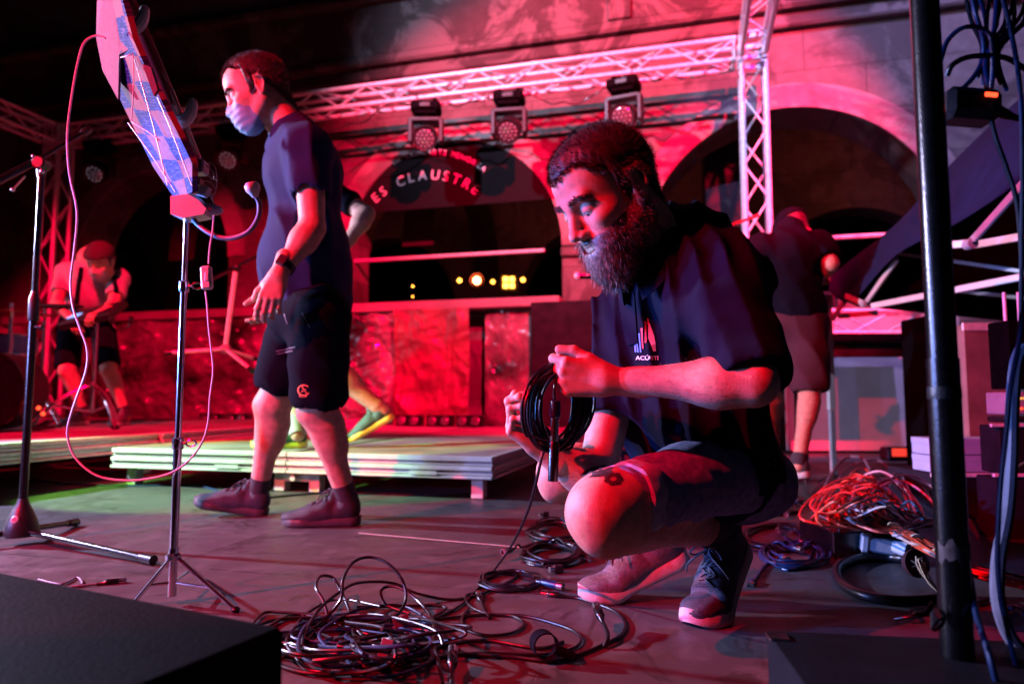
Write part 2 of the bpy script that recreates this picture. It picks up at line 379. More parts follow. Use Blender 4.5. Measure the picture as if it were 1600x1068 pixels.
def head_field(beard=False, eyes_shut=0.4):
    f = Field()
    f.ell((-0.012, 0, 0.045), (0.100, 0.077, 0.084), k=0)
    f.ell((0.018, 0, -0.012), (0.074, 0.066, 0.088), k=0.03)
    f.ell((0.036, 0, 0.055), (0.056, 0.058, 0.050), k=0.03)            # forehead
    for s in (-1, 1):
        f.rc((-0.005, s * 0.058, -0.045), (0.055, s * 0.026, -0.098), 0.022, 0.019, k=0.025)
        f.ell((0.058, s * 0.044, -0.024), (0.030, 0.021, 0.022), k=0.02)        # cheekbone
        f.ell((0.066, s * 0.030, -0.060), (0.024, 0.024, 0.026), k=0.02)
    f.ell((0.070, 0, -0.100), (0.024, 0.026, 0.019), k=0.02)           # chin
    f.ell((0.074, 0, -0.062), (0.024, 0.028, 0.026), k=0.02)           # muzzle
    f.rc((0.080, -0.036, 0.026), (0.086, 0.0, 0.022), 0.013, 0.012, k=0.014); f.rc((0.080, 0.036, 0.026), (0.086, 0.0, 0.022), 0.013, 0.012, k=0.014)
    for s in (-1, 1):
        f.ell((0.099, s * 0.033, 0.002), (0.019, 0.020, 0.014), k=0.013, sub=True)
    f.rc((0.090, 0, 0.012), (0.111, 0, -0.028), 0.0085, 0.0105, k=0.012)
    f.ell((0.113, 0, -0.033), (0.0125, 0.012, 0.0105), k=0.006)
    for s in (-1, 1):
        f.ell((0.101, s * 0.0135, -0.037), (0.0125, 0.0078, 0.0085), k=0.006)
        f.ell((0.106, s * 0.0065, -0.0455), (0.006, 0.0035, 0.004), k=0.003, sub=True)
        f.ell((0.076, s * 0.033, 0.002), (0.0145, 0.0170, 0.0135), k=0.005)      # lids over the ball
        f.ell((0.0925, s * 0.033, -0.0045), (0.006, 0.0125, 0.0024 if eyes_shut > 0.3 else 0.0045), k=0.002, sub=True)
    for s in (-1, 1):
        f.rc((0.0935, s * 0.006, -0.0605), (0.086, s * 0.021, -0.064), 0.0052, 0.003, k=0.005)
        f.rc((0.0925, s * 0.004, -0.0705), (0.086, s * 0.019, -0.067), 0.0060, 0.003, k=0.005)
    f.rc((0.099, -0.02, -0.0655), (0.099, 0.02, -0.0655), 0.0032, k=0.003, sub=True)
    f.rc((0.078, 0, -0.083), (0.082, 0, -0.083), 0.006, k=0.008)
    for s in (-1, 1):                                                   # ears
        A = axes((1, s * 0.35, 0.1), (-0.25, 0, 1))
        f.ell((-0.012, s * 0.079, -0.004), (0.017, 0.007, 0.030), ax=A, k=0.006)
        pts = [(0.004, s * 0.078, 0.014), (-0.004, s * 0.084, 0.027), (-0.018, s * 0.089, 0.026), (-0.028, s * 0.091, 0.011), (-0.025, s * 0.088, -0.008), (-0.014, s * 0.082, -0.028)]
        for a, b in zip(pts, pts[1:]): f.rc(a, b, 0.0042, k=0.004)
        f.ell((-0.010, s * 0.092, 0.004), (0.011, 0.008, 0.016), ax=A, k=0.005, sub=True)
        f.ell((-0.008, s * 0.080, -0.030), (0.008, 0.006, 0.008), k=0.005)
    f.rc((-0.035, 0, -0.03), (-0.055, 0, -0.15), 0.052, 0.055, k=0.035)
    return f
def hair_line(q, recede=0.0):
    x, y, z = q[:, 0], q[:, 1], q[:, 2]
    zl = np.where(x > 0.02, 0.034 + recede + (x - 0.02) * 0.62 - 0.012 * np.exp(-(y / .018) ** 2) + 0.016 * np.exp(-((np.abs(y) - .047) / .016) ** 2) * np.clip((x - .03) / .02, 0, 1), np.where(x > -0.016, 0.024, 0.024 - (-0.016 - x) * 1.45))
    zl = np.where((x < 0.026) & (x > 0.004), -0.012, zl)
    return z - zl + 0.005 * np.sin(y * 330 + 2 * np.sin(y * 90)) * np.sin(x * 210 + 1) + .003 * np.sin(y * 700)
def beard_line(q):
    x, y, z = q[:, 0], q[:, 1], q[:, 2]
    top = np.where(x > 0.012, -0.030 - (x - 0.012) * 0.22, 0.0)
    d = top - z
    d = np.where(x < 0.000, np.minimum(d, -0.035 + 0.0 - z), d)
    d = np.where(x < -0.028, -1, d)
    lips = (x > 0.082) & (np.abs(y) < 0.020) & (z > -0.0735) & (z < -0.0575)
    d = np.where(lips, -1, d)
    return np.where((z > -0.046) & (np.abs(y) < 0.018) & (x > 0.08), -1, d)
def strands(name, roots, dirs, nrm, length, width, m, parent, curl=0.3, seg=3, seed=1, droop=0.0, **tg):
    g = np.random.default_rng(seed); n = len(roots)
    ln = length * g.uniform(0.6, 1.25, n); d = dirs / np.linalg.norm(dirs, axis=1, keepdims=True)
    side = np.cross(d, g.normal(size=(n, 3))); side /= np.linalg.norm(side, axis=1, keepdims=True)
    cv = g.normal(size=(n, 3)) * curl; p = roots - nrm * 0.002; V = []; k = seg + 1
    for i in range(k):
        w_ = width * (1 - i / seg * 0.8); V.append(p - side * w_ / 2); V.append(p + side * w_ / 2)
        dd = d + cv * (i / seg) + np.array([0, 0, -droop]) * (i / seg); dd /= np.linalg.norm(dd, axis=1, keepdims=True); p = p + dd * (ln / seg)[:, None]
        cv = cv + g.normal(size=(n, 3)) * curl * 0.8
    V = np.stack(V, 1).reshape(-1, 3); F = []
    base = np.arange(n) * 2 * k
    for i in range(seg): F.append(np.stack([base + 2 * i, base + 2 * i + 1, base + 2 * i + 3, base + 2 * i + 2], 1))
    return mk(name, V, np.concatenate(F), m, parent, smooth=True, angle=None, **tg)

class Head:
    """builds the head in head space and remembers its frame"""
    def __init__(s, o, F, U, scale=1.0, h=0.003, **k):
        s.o = Vector(o); s.X, s.Y, s.Z = axes(F, U); s.s = scale; s.f = head_field(**k); s.V, s.F = s.f.mesh(h)
    def w(s, V): return mapf(V, s.o, s.X, s.Y, s.Z, s.s)
    def d(s, D): return np.asarray(D) @ np.array([list(s.X), list(s.Y), list(s.Z)])
    def shell(s, off, line, h=0.004, extra=None, taper=0.018):
        f = head_field(); f.ops = [o for o in f.ops]
        if extra: extra(f)
        f.post = lambda p, d: np.maximum(d - off * np.clip(line(p) / taper, 0.0, 1.0), -line(p))
        # grid must cover the offset
        f.ell((0, 0, -0.02), (0.13 + off, 0.1 + off, 0.14 + off), k=0); f.ops[-1] = (lambda p: np.full(p.shape[:-1], 1.0), f.ops[-1][1], f.ops[-1][2], 0, False)
        return f.mesh(h)
    def hair(s, parent, off=0.006, recede=0.0, n=5000, length=0.014, m=None, width=0.0007, h=0.004):
        V, F = s.shell(off, lambda p: hair_line(p, recede), h, taper=.035); m = m or M['hair']
        o = mk('hair', s.w(V), F, m, parent, angle=None)
        me = np.asarray(V); keep = (hair_line(me, recede) > 0.001); i = rng.choice(np.where(keep)[0], n); r0 = me[i] + rng.normal(size=(n, 3)) * 0.0015
        hv = np.asarray(s.V); hl_ = hair_line(hv, recede); k2 = np.where((hl_ > -0.007) & (hl_ < 0.003) & (hv[:, 0] > -0.02) & (np.abs(hv[:, 1]) < .078))[0]
        if len(k2) > 20: r0 = np.concatenate([r0, hv[rng.choice(k2, n // 5)] + rng.normal(size=(n // 5, 3)) * 0.0015])
        nr = r0 - np.array([-0.012, 0, 0.03]); nr /= np.linalg.norm(nr, axis=1, keepdims=True)
        dr = nr * 0.8 + np.array([0.35, 0, 0.1]) * (r0[:, 2:3] > 0.05) + np.array([-0.15, 0, -0.7]) * (r0[:, 2:3] <= 0.05) + rng.normal(size=(len(r0), 3)) * 0.22
        strands('hair_strands', s.w(r0), s.d(dr), s.d(nr), length, width, m, o, curl=0.12, seg=2, seed=3, kind=None)
        return o
    def brows(s, parent, n=520):
        r = []
        for sg in (-1, 1):
            t = rng.uniform(0, 1, n); r.append(np.stack([0.0955 - 0.016 * t ** 2 + 0.001, sg * (0.010 + 0.042 * t), 0.024 + 0.007 * t - 0.010 * t ** 3 + rng.normal(size=n) * 0.003], 1))
        r = np.concatenate(r); b = bvh(s.V, s.F); q = []
        for p in r:
            hit = b.ray_cast(Vector(p) + Vector((0.05, 0, 0)), Vector((-1, 0, 0))); q.append(list(hit[0]) if hit[0] else list(p))
        q = np.array(q); dr = np.stack([np.full(len(q), 0.25), np.sign(q[:, 1]) * 1.0, np.full(len(q), 0.25)], 1) + rng.normal(size=q.shape) * 0.3
        strands('eyebrow_hair', s.w(q), s.d(dr), s.d(np.tile([1.0, 0, 0], (len(q), 1))), 0.009, 0.0013, M['hair'], parent, curl=0.1, seg=2, seed=4)
    def eyes(s, parent):
        for sg in (-1, 1):
            c = s.w([(0.0765, sg * 0.033, -0.002)])[0]; mb = MB(); mb.sph(c, 0.0118 * s.s, (s.X, s.Y, s.Z)); e = mb.build('eye', M['eye'], parent)
            mb = MB(); g = (s.X * 0.8 - s.Z * 0.6).normalized(); mb.sph(Vector(c) + g * 0.0064 * s.s, 0.0062 * s.s); mb.build('iris', M['iris'], e)
    def mask(s, parent, h=0.0035, m='maskc'):
        def line(q):
            x, y, z = q[:, 0], q[:, 1], q[:, 2]; return np.minimum.reduce([x - 0.028 + 0 * z, -0.012 - z + (x - 0.1) * 0.25, z + 0.128, 0.06 - np.abs(y)])
        V, F = s.shell(0.0, line, h, extra=lambda f: (f.ell((0.064, 0, -0.062), (0.052, 0.046, 0.058), k=0.02)))
        V = np.asarray(V); V[:, 0] += 0.0016 * np.sin(V[:, 2] * 300) * (V[:, 0] > 0.05)
        o = mk('face_mask', s.w(V), F, M[m], parent, angle=None)
        for sg in (-1, 1):
            mb = MB(); mb.tube([s.w([(0.035, sg * 0.062, -0.03)])[0], s.w([(0.010, sg * 0.076, -0.012)])[0], s.w([(-0.012, sg * 0.084, 0.020)])[0], s.w([(-0.03, sg * 0.082, -0.005)])[0]], 0.0013, 5)
            mb.build('ear_loop', M['maskc'], o)
        return o

def hand(side, wrist, fdir, dorsal, curls=(0.6, 0.7, 0.8, 0.9), spread=0.05, thumb=((0.35, 0.7, -0.35), (0.6, 0.35, -0.35)), scale=1.0, h=0.0022):
    """right hand in local space: x fingers, y thumb side, z back of the hand"""
    f = Field()
    f.rc((0.004, 0, 0), (-0.06, 0, 0), 0.0255, 0.0285, k=0)
    f.ell((0.014, 0.0, 0), (0.028, 0.028, 0.019), k=0.02)
    roots = [(0.088, 0.027), (0.092, 0.008), (0.087, -0.011), (0.079, -0.028)]
    for x, y in roots: f.rc((0.018, y * 0.55, 0), (x - 0.004, y, 0.001), 0.0135, 0.0105, k=0.012)
    f.ell((0.045, 0.0, -0.006), (0.038, 0.034, 0.013), k=0.014)
    ln = [(0.044, 0.026, 0.021), (0.048, 0.030, 0.022), (0.044, 0.028, 0.021), (0.034, 0.021, 0.018)]; rad = [0.0092, 0.0094, 0.0088, 0.0078]
    for i, ((x, y), L3, r, c) in enumerate(zip(roots, ln, rad, curls)):
        cs = c if isinstance(c, tuple) else (c * 0.9, c * 1.15, c * 0.8)
        a = 0; p = np.array((x - 0.004, y, 0.001)); yy = spread * (1.5 - i)
        for j in range(3):
            a += cs[j]; dd = np.array((math.cos(a), yy * math.cos(a), -math.sin(a))); q = p + dd * L3[j]
            f.rc(p, q, r * (1 - 0.07 * j), r * (1 - 0.07 * (j + 1)), k=0.0045)
            if j: f.ell(p + np.array((0, 0, 0.0008)), (r * 1.04,) * 3, k=0.004)
            p = q
    f.rc((0.012, 0.014, -0.006), (0.040, 0.034, -0.013), 0.0165, 0.0135, k=0.014)
    p = np.array((0.040, 0.034, -0.013))
    for j, (d3, l3, r) in enumerate(zip(thumb, (0.034, 0.029), (0.0115, 0.0102))):
        d3 = V3(d3); d3 /= np.linalg.norm(d3); q = p + d3 * l3; f.rc(p, q, r, r * 0.9, k=0.005); p = q
    V, Fc = f.mesh(h)
    X = Vector(fdir).normalized(); Z = Vector(dorsal); Z = (Z - X * Z.dot(X)).normalized(); Y = Z.cross(X)
    if side == 'L': V = V * np.array([1, -1, 1]); Fc = Fc[:, ::-1]
    return mapf(V, wrist, X, Y, Z, scale), Fc

def shoe(parent, toe, heel, up, m_up, m_sole, bend=0.0, L=0.295, side=1, h=0.004, laces=True, flap=False):
    """toe and heel: world points of the sole's ends on its underside; bend: toe hinge angle"""
    toe = Vector(toe); heel = Vector(heel)
    def prof(x):   # half widths (inner, outer), straight foot
        t = np.clip(x / L, 0, 1); wv = np.interp(t, [0, .04, .12, .3, .5, .72, .86, .95, 1.0], [.012, .028, .036, .036, .037, .050, .046, .030, .006]); cy = np.interp(t, [0, .5, .75, 1], [0, -.002, .004, .010]) * side
        return wv, cy
    xs = list(np.linspace(0, L, 34)); xs[0] = 0.001; xs[-1] = L - 0.001
    sole = MB(); vs = []; n = len(xs)
    prof5 = [(-0.92, 0.0), (-1.02, 0.004), (-1.04, 0.012), (-1.0, 0.024), (-0.93, 0.029)]
    for x in xs:
        wv, cy = prof(x); lift = 0.014 * max(0, (x / L - 0.82) / 0.18) ** 2 + 0.006 * max(0, (0.1 - x / L) / 0.1); hs = 1.0 + 0.25 * max(0, 0.5 - x / L)
        for s_, z in prof5: vs.append((x, cy + s_ * wv, z * hs + lift))
        for s_, z in prof5[::-1]: vs.append((x, cy - s_ * wv, z * hs + lift))
    k = 10; fs = []
    for i in range(n - 1):
        for j in range(k): fs.append((i * k + j, i * k + (j + 1) % k, (i + 1) * k + (j + 1) % k, (i + 1) * k + j))
    fs += [tuple(range(k))[::-1], tuple(range((n - 1) * k, n * k))]
    f = Field()
    f.ell((L * .81, .006 * side, .032), (.056, .044, .026), k=0); f.rc((L * .66, .002 * side, .034), (L * .45, 0, .058), .040, .038, k=.03)
    f.ell((L * .16, 0, .060), (.046, .034, .050), k=.02); f.rc((L * .20, 0, .075), (L * .19, 0, .105), .036, .035, k=.02)
    f.rc((L * .30, 0, .04), (L * .6, 0, .035), .034, .040, k=.02); f.rc((L * .36, 0, .095), (L * .33, 0, .125), .020, .016, k=.015)
    f.rc((L * .19, 0, .112), (L * .19, 0, .16), .0305, .034, k=.006, sub=True)
    f.ell((L * .5, 0, -0.03), (L, .2, .044), k=.004, sub=True)
    for x_ in (.30, .62): f.rc((L * x_, -.06, .02), (L * (x_ - .07), -.035, .09), .0022, k=.003, sub=True); f.rc((L * x_, .06, .02), (L * (x_ - .07), .035, .09), .0022, k=.003, sub=True)
    f.post = lambda p, d: d + 0.0012 * fnoise(p, 90, 5)
    UV, UF = f.mesh(h); b = bvh(UV, UF)
    lc = MB()
    if laces:
        pr = []
        for i in range(6):
            x = L * (.64 - .045 * i); row = []
            for y in (-.020, -.010, 0, .010, .020):
                hit = b.ray_cast(Vector((x + (0.006 if y > 0 else -0.006) * (1 if i % 2 else -1), y, 0.3)), Vector((0, 0, -1)))
                if hit[0]: row.append(hit[0] + Vector((0, 0, .0015)))
            if len(row) > 2: lc.tube(row, .0022, 6, 3); pr.append(row)
        for i in range(len(pr) - 1):
            lc.tube([pr[i][0], (pr[i][2] + pr[i + 1][2]) / 2 + Vector((0, 0, .002)), pr[i + 1][-1]], .0020, 6, 3)
            lc.tube([pr[i][-1], (pr[i][2] + pr[i + 1][2]) / 2 + Vector((0, 0, .003)), pr[i + 1][0]], .0020, 6, 3)
        t = pr[-1][2]
        for s_ in (-1, 1): lc.tube([t, t + Vector((.004, s_ * .018, .014)), t + Vector((.016, s_ * .036, .004)), t + Vector((.012, s_ * .03, -.008)), t + Vector((.0, s_ * .004, 0))], .0019, 6, 4)
        for s_ in (-1, 1): lc.tube([t, t + Vector((.02, s_ * .015, .004)), t + Vector((.035, s_ * .04, -.012)), t + Vector((.04, s_ * .05, -.035))], .0019, 6, 4)
    xb = L * .70
    def bendf(V):
        V = np.array([list(v) for v in V], float)
        if bend:
            s_ = np.clip((xb + 0.03 - V[:, 0]) / 0.06, 0, None); a = np.where(s_ < 1, bend * s_ * s_ / 2 / 1.0, bend / 2 + bend * 0) ; a = np.clip(s_, 0, 1) * bend
            dx = V[:, 0] - xb; dz = V[:, 2]; x2 = xb + dx * np.cos(a) + dz * np.sin(a) * 1.0; z2 = -dx * np.sin(a) + dz * np.cos(a)
            V[:, 0] = np.where(V[:, 0] < xb + .03, x2, V[:, 0]); V[:, 2] = np.where(V[:, 0] < 9, np.where(s_ > 0, z2, V[:, 2]), V[:, 2])
        return V
    b0 = bendf([(L, 0, 0.0), (0, 0, 0.0)])
    # frame: the flat toe part lies along fx; heel is placed at 'heel' direction
    X = toe - heel; X.z = 0 if bend else X.z; X.normalize(); Zu = Vector(up) if not bend else Vector((0, 0, 1)); Z = (Zu - X * Zu.dot(X)).normalized(); Y = Z.cross(X)
    o = toe - X * float(b0[0][0]) - Z * float(b0[0][2])
    r = mk('shoe', mapf(bendf(UV), o, X, Y, Z), UF, m_up, parent, angle=None)
    sm = MB(); sm.add(bendf(vs), fs)
    mk('sole', mapf(np.array(sm.v), o, X, Y, Z), sm.f, m_sole, r, angle=50)
    if laces: mk('laces', mapf(bendf(lc.v), o, X, Y, Z), lc.f, M['lace'], r, angle=None)
    an = mapf(bendf([(L * .19, 0, .11)]), o, X, Y, Z)[0]
    return r, Vector(an)

def limbs(f, J, s='L', leg=True, arm=True, sc=1.0):
    if arm:
        a, b, c = J['sh' + s], J['el' + s], J['wr' + s]
        f.rc(a, b, .052 * sc, .041 * sc, k=.03); f.rc(b, c, .041 * sc, .0255 * sc, k=.015)
        m_ = b.lerp(c, .27); f.ell(m_, (.040 * sc, .040 * sc, .040 * sc), k=.04)
    if leg:
        a, b, c = J['hip' + s], J['kn' + s], J['an' + s]
        f.rc(a, b, .074 * sc, .058 * sc, k=.04); f.rc(b, c, .052 * sc, .035 * sc, k=.02)
        sh = (c - b).normalized(); fw = J['toe' + s] - c; fw = fw - sh * fw.dot(sh); fw.normalize()
        f.ell(b + fw * .022 * sc, (.040 * sc, .042 * sc, .044 * sc), k=.035); f.rc(b + fw * .012 * sc + (c - b).normalized() * .05, b + (c - b).normalized() * .12, .040 * sc, .040 * sc, k=.03); f.ell(b + fw * .050 * sc + (a - b).normalized() * .004, (.018 * sc, .024 * sc, .024 * sc), k=.03); f.ell(b.lerp(a, .10) - fw * .004, (.055 * sc, .057 * sc, .055 * sc), k=.04)
        f.rc(b.lerp(c, .2) - fw * .022 * sc, b.lerp(c, .42) - fw * .018 * sc, .050 * sc, .042 * sc, k=.04)
        f.rc(c, c + (c - b).normalized() * .05, .035 * sc, .032 * sc, k=.01)
# ------------------------------------------------------------------ the crouching man
def crouching_man():
    J = dict(
        head=P(952, 306, 1.385), neck=P(1046, 392, 1.47), shL=P(1122, 440, 1.36), shR=P(985, 480, 1.66),
        elL=P(1178, 598, 1.20), wrL=P(962, 594, 1.29), elR=P(932, 752, 1.46), wrR=P(850, 702, 1.42),
        hipL=P(1134, 742, 1.47), hipR=P(1085, 765, 1.72), knL=P(936, 796, 1.24), knR=P(880, 735, 1.62),
        pel=P(1122, 736, 1.62))
    toeL = G(1082, 984); heelL = Vector((toeL.x + .19, toeL.y + .20, .0)); toeR = G(902, 936); heelR = Vector((toeR.x + .30, toeR.y + .02, 0))
    root = thing('person', 'bearded man in dark polo shirt and rolled denim shorts crouching to coil a cable', 'person', (0.42, 1.5, 0))
    sL, anL = shoe(root, toeL, heelL, (0, 0, 1), M['shoe_dark'], M['sole'], bend=0.72, side=-1)
    sR, anR = shoe(root, toeR, heelR, (0, 0, 1), M['shoe_grey'], M['sole'], bend=0.42, side=1)
    J['anL'] = anL + Vector((-.01, 0, .01)); J['anR'] = anR + Vector((-.01, 0, .01)); J['toeL'] = toeL; J['toeR'] = toeR
    f = Field()
    limbs(f, J, 'L'); limbs(f, J, 'R')
    f.rc(P(958, 822, 1.25), J['anL'] + Vector((-.03, 0, .01)), .050, .042, k=.03)
    f.rc(J['shL'] + Vector((0, .03, -.03)), J['shR'] + Vector((0, 0, -.03)), .05, .05, k=.03); f.rc(J['neck'] + Vector((.02, .02, -.14)), J['pel'], .09, .11, k=.04)
    f.rc(J['neck'], J['head'] + Vector((.03, .03, -.05)), .062, .056, k=.03)
    f.post = lambda p, d: d + .0022 * fnoise(p, 34, 4)
    V, F = f.mesh(0.006)
    F0 = Vector((-.90, -.40, 0)).normalized(); pit = R(33)
    hf = F0 * math.cos(pit) + Vector((0, 0, -math.sin(pit))); hu = F0 * math.sin(pit) + Vector((0, 0, math.cos(pit)))
    H = Head(J['head'], hf, hu, 1.06, 0.0028, eyes_shut=0.5)
    hl = hand('L', J['wrL'] + Vector((-.012, 0, 0)), (-1, .05, .10), (0.0, -1, -.15), curls=((1.0, 1.25, .6), (1.2, 1.3, .7), (1.3, 1.3, .7), (1.4, 1.3, .7)), spread=.02, thumb=((.92, .42, -.22), (1.0, -.02, -.2)), scale=1.0)
    hr = hand('R', J['wrR'] + Vector((-.01, 0, .005)), (-.72, -.05, .62), (-.62, .50, -.60), curls=((.55, 1.05, .8), (.8, 1.15, .8), (.95, 1.2, .8), (1.1, 1.2, .8)), spread=.06, thumb=((.8, .5, -.3), (.8, .15, -.5)), scale=.9)
    BV, BF = join((V, F), (H.w(H.V), H.F), hl, hr)
    body = mk('body', BV, BF, M['skin'], root, angle=None)
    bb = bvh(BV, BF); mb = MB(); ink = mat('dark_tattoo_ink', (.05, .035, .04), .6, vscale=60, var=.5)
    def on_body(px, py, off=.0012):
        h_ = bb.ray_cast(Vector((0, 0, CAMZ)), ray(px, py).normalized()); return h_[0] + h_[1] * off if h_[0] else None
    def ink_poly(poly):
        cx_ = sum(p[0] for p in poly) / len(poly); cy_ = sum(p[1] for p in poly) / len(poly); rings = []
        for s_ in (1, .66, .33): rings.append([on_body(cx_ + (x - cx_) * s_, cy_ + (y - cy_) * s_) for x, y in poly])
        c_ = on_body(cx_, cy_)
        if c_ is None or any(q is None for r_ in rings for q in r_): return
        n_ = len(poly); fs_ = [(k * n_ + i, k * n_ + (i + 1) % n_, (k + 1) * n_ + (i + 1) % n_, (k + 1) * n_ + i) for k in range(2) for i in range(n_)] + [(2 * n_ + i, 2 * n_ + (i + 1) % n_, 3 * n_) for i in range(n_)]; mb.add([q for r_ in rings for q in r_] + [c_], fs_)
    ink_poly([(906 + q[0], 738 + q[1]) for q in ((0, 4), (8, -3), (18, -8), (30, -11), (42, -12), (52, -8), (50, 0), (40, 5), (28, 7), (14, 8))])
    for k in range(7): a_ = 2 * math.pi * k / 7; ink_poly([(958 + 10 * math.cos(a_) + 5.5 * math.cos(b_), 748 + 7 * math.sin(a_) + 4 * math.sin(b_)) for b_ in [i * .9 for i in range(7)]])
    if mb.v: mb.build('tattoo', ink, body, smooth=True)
    gg = np.random.default_rng(8); q_ = np.asarray(V); zc2 = [(J['elR'], J['wrR'], 1500, .055), (J['elL'], J['wrL'], 1300, .055), (J['knL'] + Vector((0, 0, -.03)), J['anL'], 1600, .075), (J['knR'], J['anR'], 800, .075)]; rts = []; drs = []; nrs = []
    for a_, b_, cnt, rad_ in zc2:
        a3, b3 = V3(a_), V3(b_); ax3 = b3 - a3; t_ = np.clip((q_ - a3) @ ax3 / (ax3 @ ax3), 0, 1); c3 = a3 + t_[:, None] * ax3; dd = np.linalg.norm(q_ - c3, axis=1); i_ = np.where((dd < rad_) & (t_ > .08) & (t_ < .95))[0]
        if len(i_) < 50: continue
        i_ = gg.choice(i_, cnt); nn = q_[i_] - c3[i_]; nn /= np.linalg.norm(nn, axis=1, keepdims=True); rts.append(q_[i_] + gg.normal(size=(cnt, 3)) * .002 * 0 + nn * .0005); nrs.append(nn); drs.append(nn * .45 + ax3 / np.linalg.norm(ax3) * .8 + gg.normal(size=(cnt, 3)) * .35)
    strands('limb_hair', np.concatenate(rts), np.concatenate(drs), np.concatenate(nrs), .011, .00045, M['hair'], body, curl=.25, seg=3, seed=31)
    H.eyes(root)
    H.brows(root)
    H.hair(root, off=0.008, recede=.006, n=14000, length=0.011, width=0.0008)
    # beard
    BVx, BFx = H.shell(0.009, beard_line, 0.0035, taper=.03, extra=lambda f: (f.ell((.070, 0, -.118), (.033, .037, .037), k=.03), f.rc((.085, 0, -.052), (.074, 0, -.056), .012, .012, k=.01)))
    bo = mk('beard', H.w(BVx), BFx, M['greyhair'], root, angle=None)
    q = np.asarray(BVx); i = rng.choice(len(q), 9000); r0 = q[i] + rng.normal(size=(9000, 3)) * .003; nr = r0 - np.array([.01, 0, -.05]); nr /= np.linalg.norm(nr, axis=1, keepdims=True)
    dn = np.clip((-.03 - r0[:, 2:3]) / .09, 0, 1)
    dr = nr * (.75) + np.array([.10, 0, -1.0]) * (.35 + .7 * dn) + rng.normal(size=r0.shape) * .3
    strands('beard_strands', H.w(r0), H.d(dr), H.d(nr), .017, .0007, M['greyhair'], bo, curl=.5, seg=4, seed=9, droop=.1)
    # polo shirt
    f = Field(); L_ = Vector((.38, -.92, 0)); Fw = Vector((-.92, -.38, 0)); ax = (Fw, L_, Vector((0, 0, 1)))
    f.ell(P(1072, 488, 1.52), (.142, .205, .155), ax=ax, k=0)
    f.ell(P(1076, 640, 1.545), (.165, .180, .165), ax=ax, k=.08)
    f.ell(P(1108, 730, 1.58), (.145, .185, .125), ax=ax, k=.08)
    f.rc(P(1062, 385, 1.49), P(1085, 450, 1.52), .090, .13, k=.07); f.rc(P(1078, 385, 1.48), J['shL'] + Vector((0, .02, 0)), .088, .082, k=.05)
    f.rc(J['shL'] + Vector((0, .02, -.005)), J['shR'], .083, .080, k=.06)
    sl = J['shL'].lerp(J['elL'], .86); f.rc(J['shL'], sl, .078, .074, k=.05)
    sr = J['shR'].lerp(J['elR'], .62); f.rc(J['shR'], sr, .074, .072, k=.05)
    f.rc(J['shL'].lerp(J['elL'], .66), J['shL'].lerp(J['elL'], 1.25), .050, .056, k=.002, sub=True).cut()
    f.rc(J['shR'].lerp(J['elR'], .5), J['shR'].lerp(J['elR'], .95), .050, .056, k=.002, sub=True).cut()
    # flatten the round end of each sleeve at its hem
    for a, b in ((J['shL'], sl), (J['shR'], sr)):
        d_ = (b - a).normalized(); f.ell(b + d_ * .105, (.088, .105, .105), ax=(d_, *frame_of(d_)[:2]), k=.001, sub=True).cut()
    shL = V3(J['shL']); pe = V3(P(1085, 640, 1.55))
    def post(p, d):
        fo = folds(p, (1, -.15, .16), .055, .0085, 3)
        rad = np.linalg.norm(p - shL, axis=1); fo2 = .006 * np.sin(rad * 75 + 2.0 * fnoise(p, 10, 12)) * np.clip(1 - rad / .3, 0, 1)
        low = np.clip((p[:, 2] - .28) / .05, .2, 1.4) * np.clip(np.minimum(np.linalg.norm(p - V3(sl), axis=1), np.linalg.norm(p - V3(sr), axis=1)) / .16, .25, 1)
        return d - (fo + fo2) * low * .9 - .0015 * fnoise(p, 60, 21)
    f.post = post
    SV, SF = f.mesh(0.005)
    shirt = mk('polo_shirt', SV, SF, M['navy'], root, angle=None)
    sb = bvh(SV, SF)
    # collar: a folded band round the neck
    nk = (J['neck'] + J['head']) * .5 + Vector((.012, .01, -.045)); nd = (J['head'] - J['neck']).normalized()
    nd = Vector((-.62, -.22, .72)).normalized(); cx = (Fw - nd * Fw.dot(nd)).normalized(); cy = nd.cross(cx)
    vs = []; fs = []; n = 44
    cpos = P(1016, 396, 1.44)
    for i in range(n):
        t = -math.pi + 2 * math.pi * i / (n - 1); t = t * .93 + math.pi      # gap in front
        t = (i / (n - 1) - .5) * 2 * math.pi * .90 + math.pi
        e = cx * math.cos(t) + cy * math.sin(t); fr = max(0, math.cos(t))
        for r_, z_ in ((.070, -.02), (.071, .018), (.076, .026), (.084, .014), (.098 + .012 * fr, -.018 - .012 * fr), (.094 + .01 * fr, -.020 - .012 * fr), (.080, .006)):
            vs.append(cpos + e * (r_ + .006 * fr) + nd * (z_ - .020 * fr))
    for i in range(n - 1):
        for j in range(6): fs.append((i * 7 + j, i * 7 + j + 1, (i + 1) * 7 + j + 1, (i + 1) * 7 + j))
    mk('collar', np.array([list(v) for v in vs]), fs, M['navy'], shirt, angle=60)
    # placket and buttons
    def on_shirt(px, py, off=.0012):
        d = ray(px, py).normalized(); h_ = sb.ray_cast(Vector((0, 0, CAMZ)), d); return (h_[0] + h_[1] * off, h_[1]) if h_[0] else (None, None)
    mb = MB(); rows = []
    for i in range(14):
        t = i / 13; a = on_shirt(966 + 14 * t, 462 + 78 * t, .003)[0]; b = on_shirt(992 + 6 * t, 456 + 80 * t, .003)[0]
        if a and b: rows.append((a, b))
    if len(rows) > 3:
        vs = [q for r_ in rows for q in r_]; mb.add(vs, [(2 * i, 2 * i + 1, 2 * i + 3, 2 * i + 2) for i in range(len(rows) - 1)]); mb.build('placket', M['navy'], shirt)
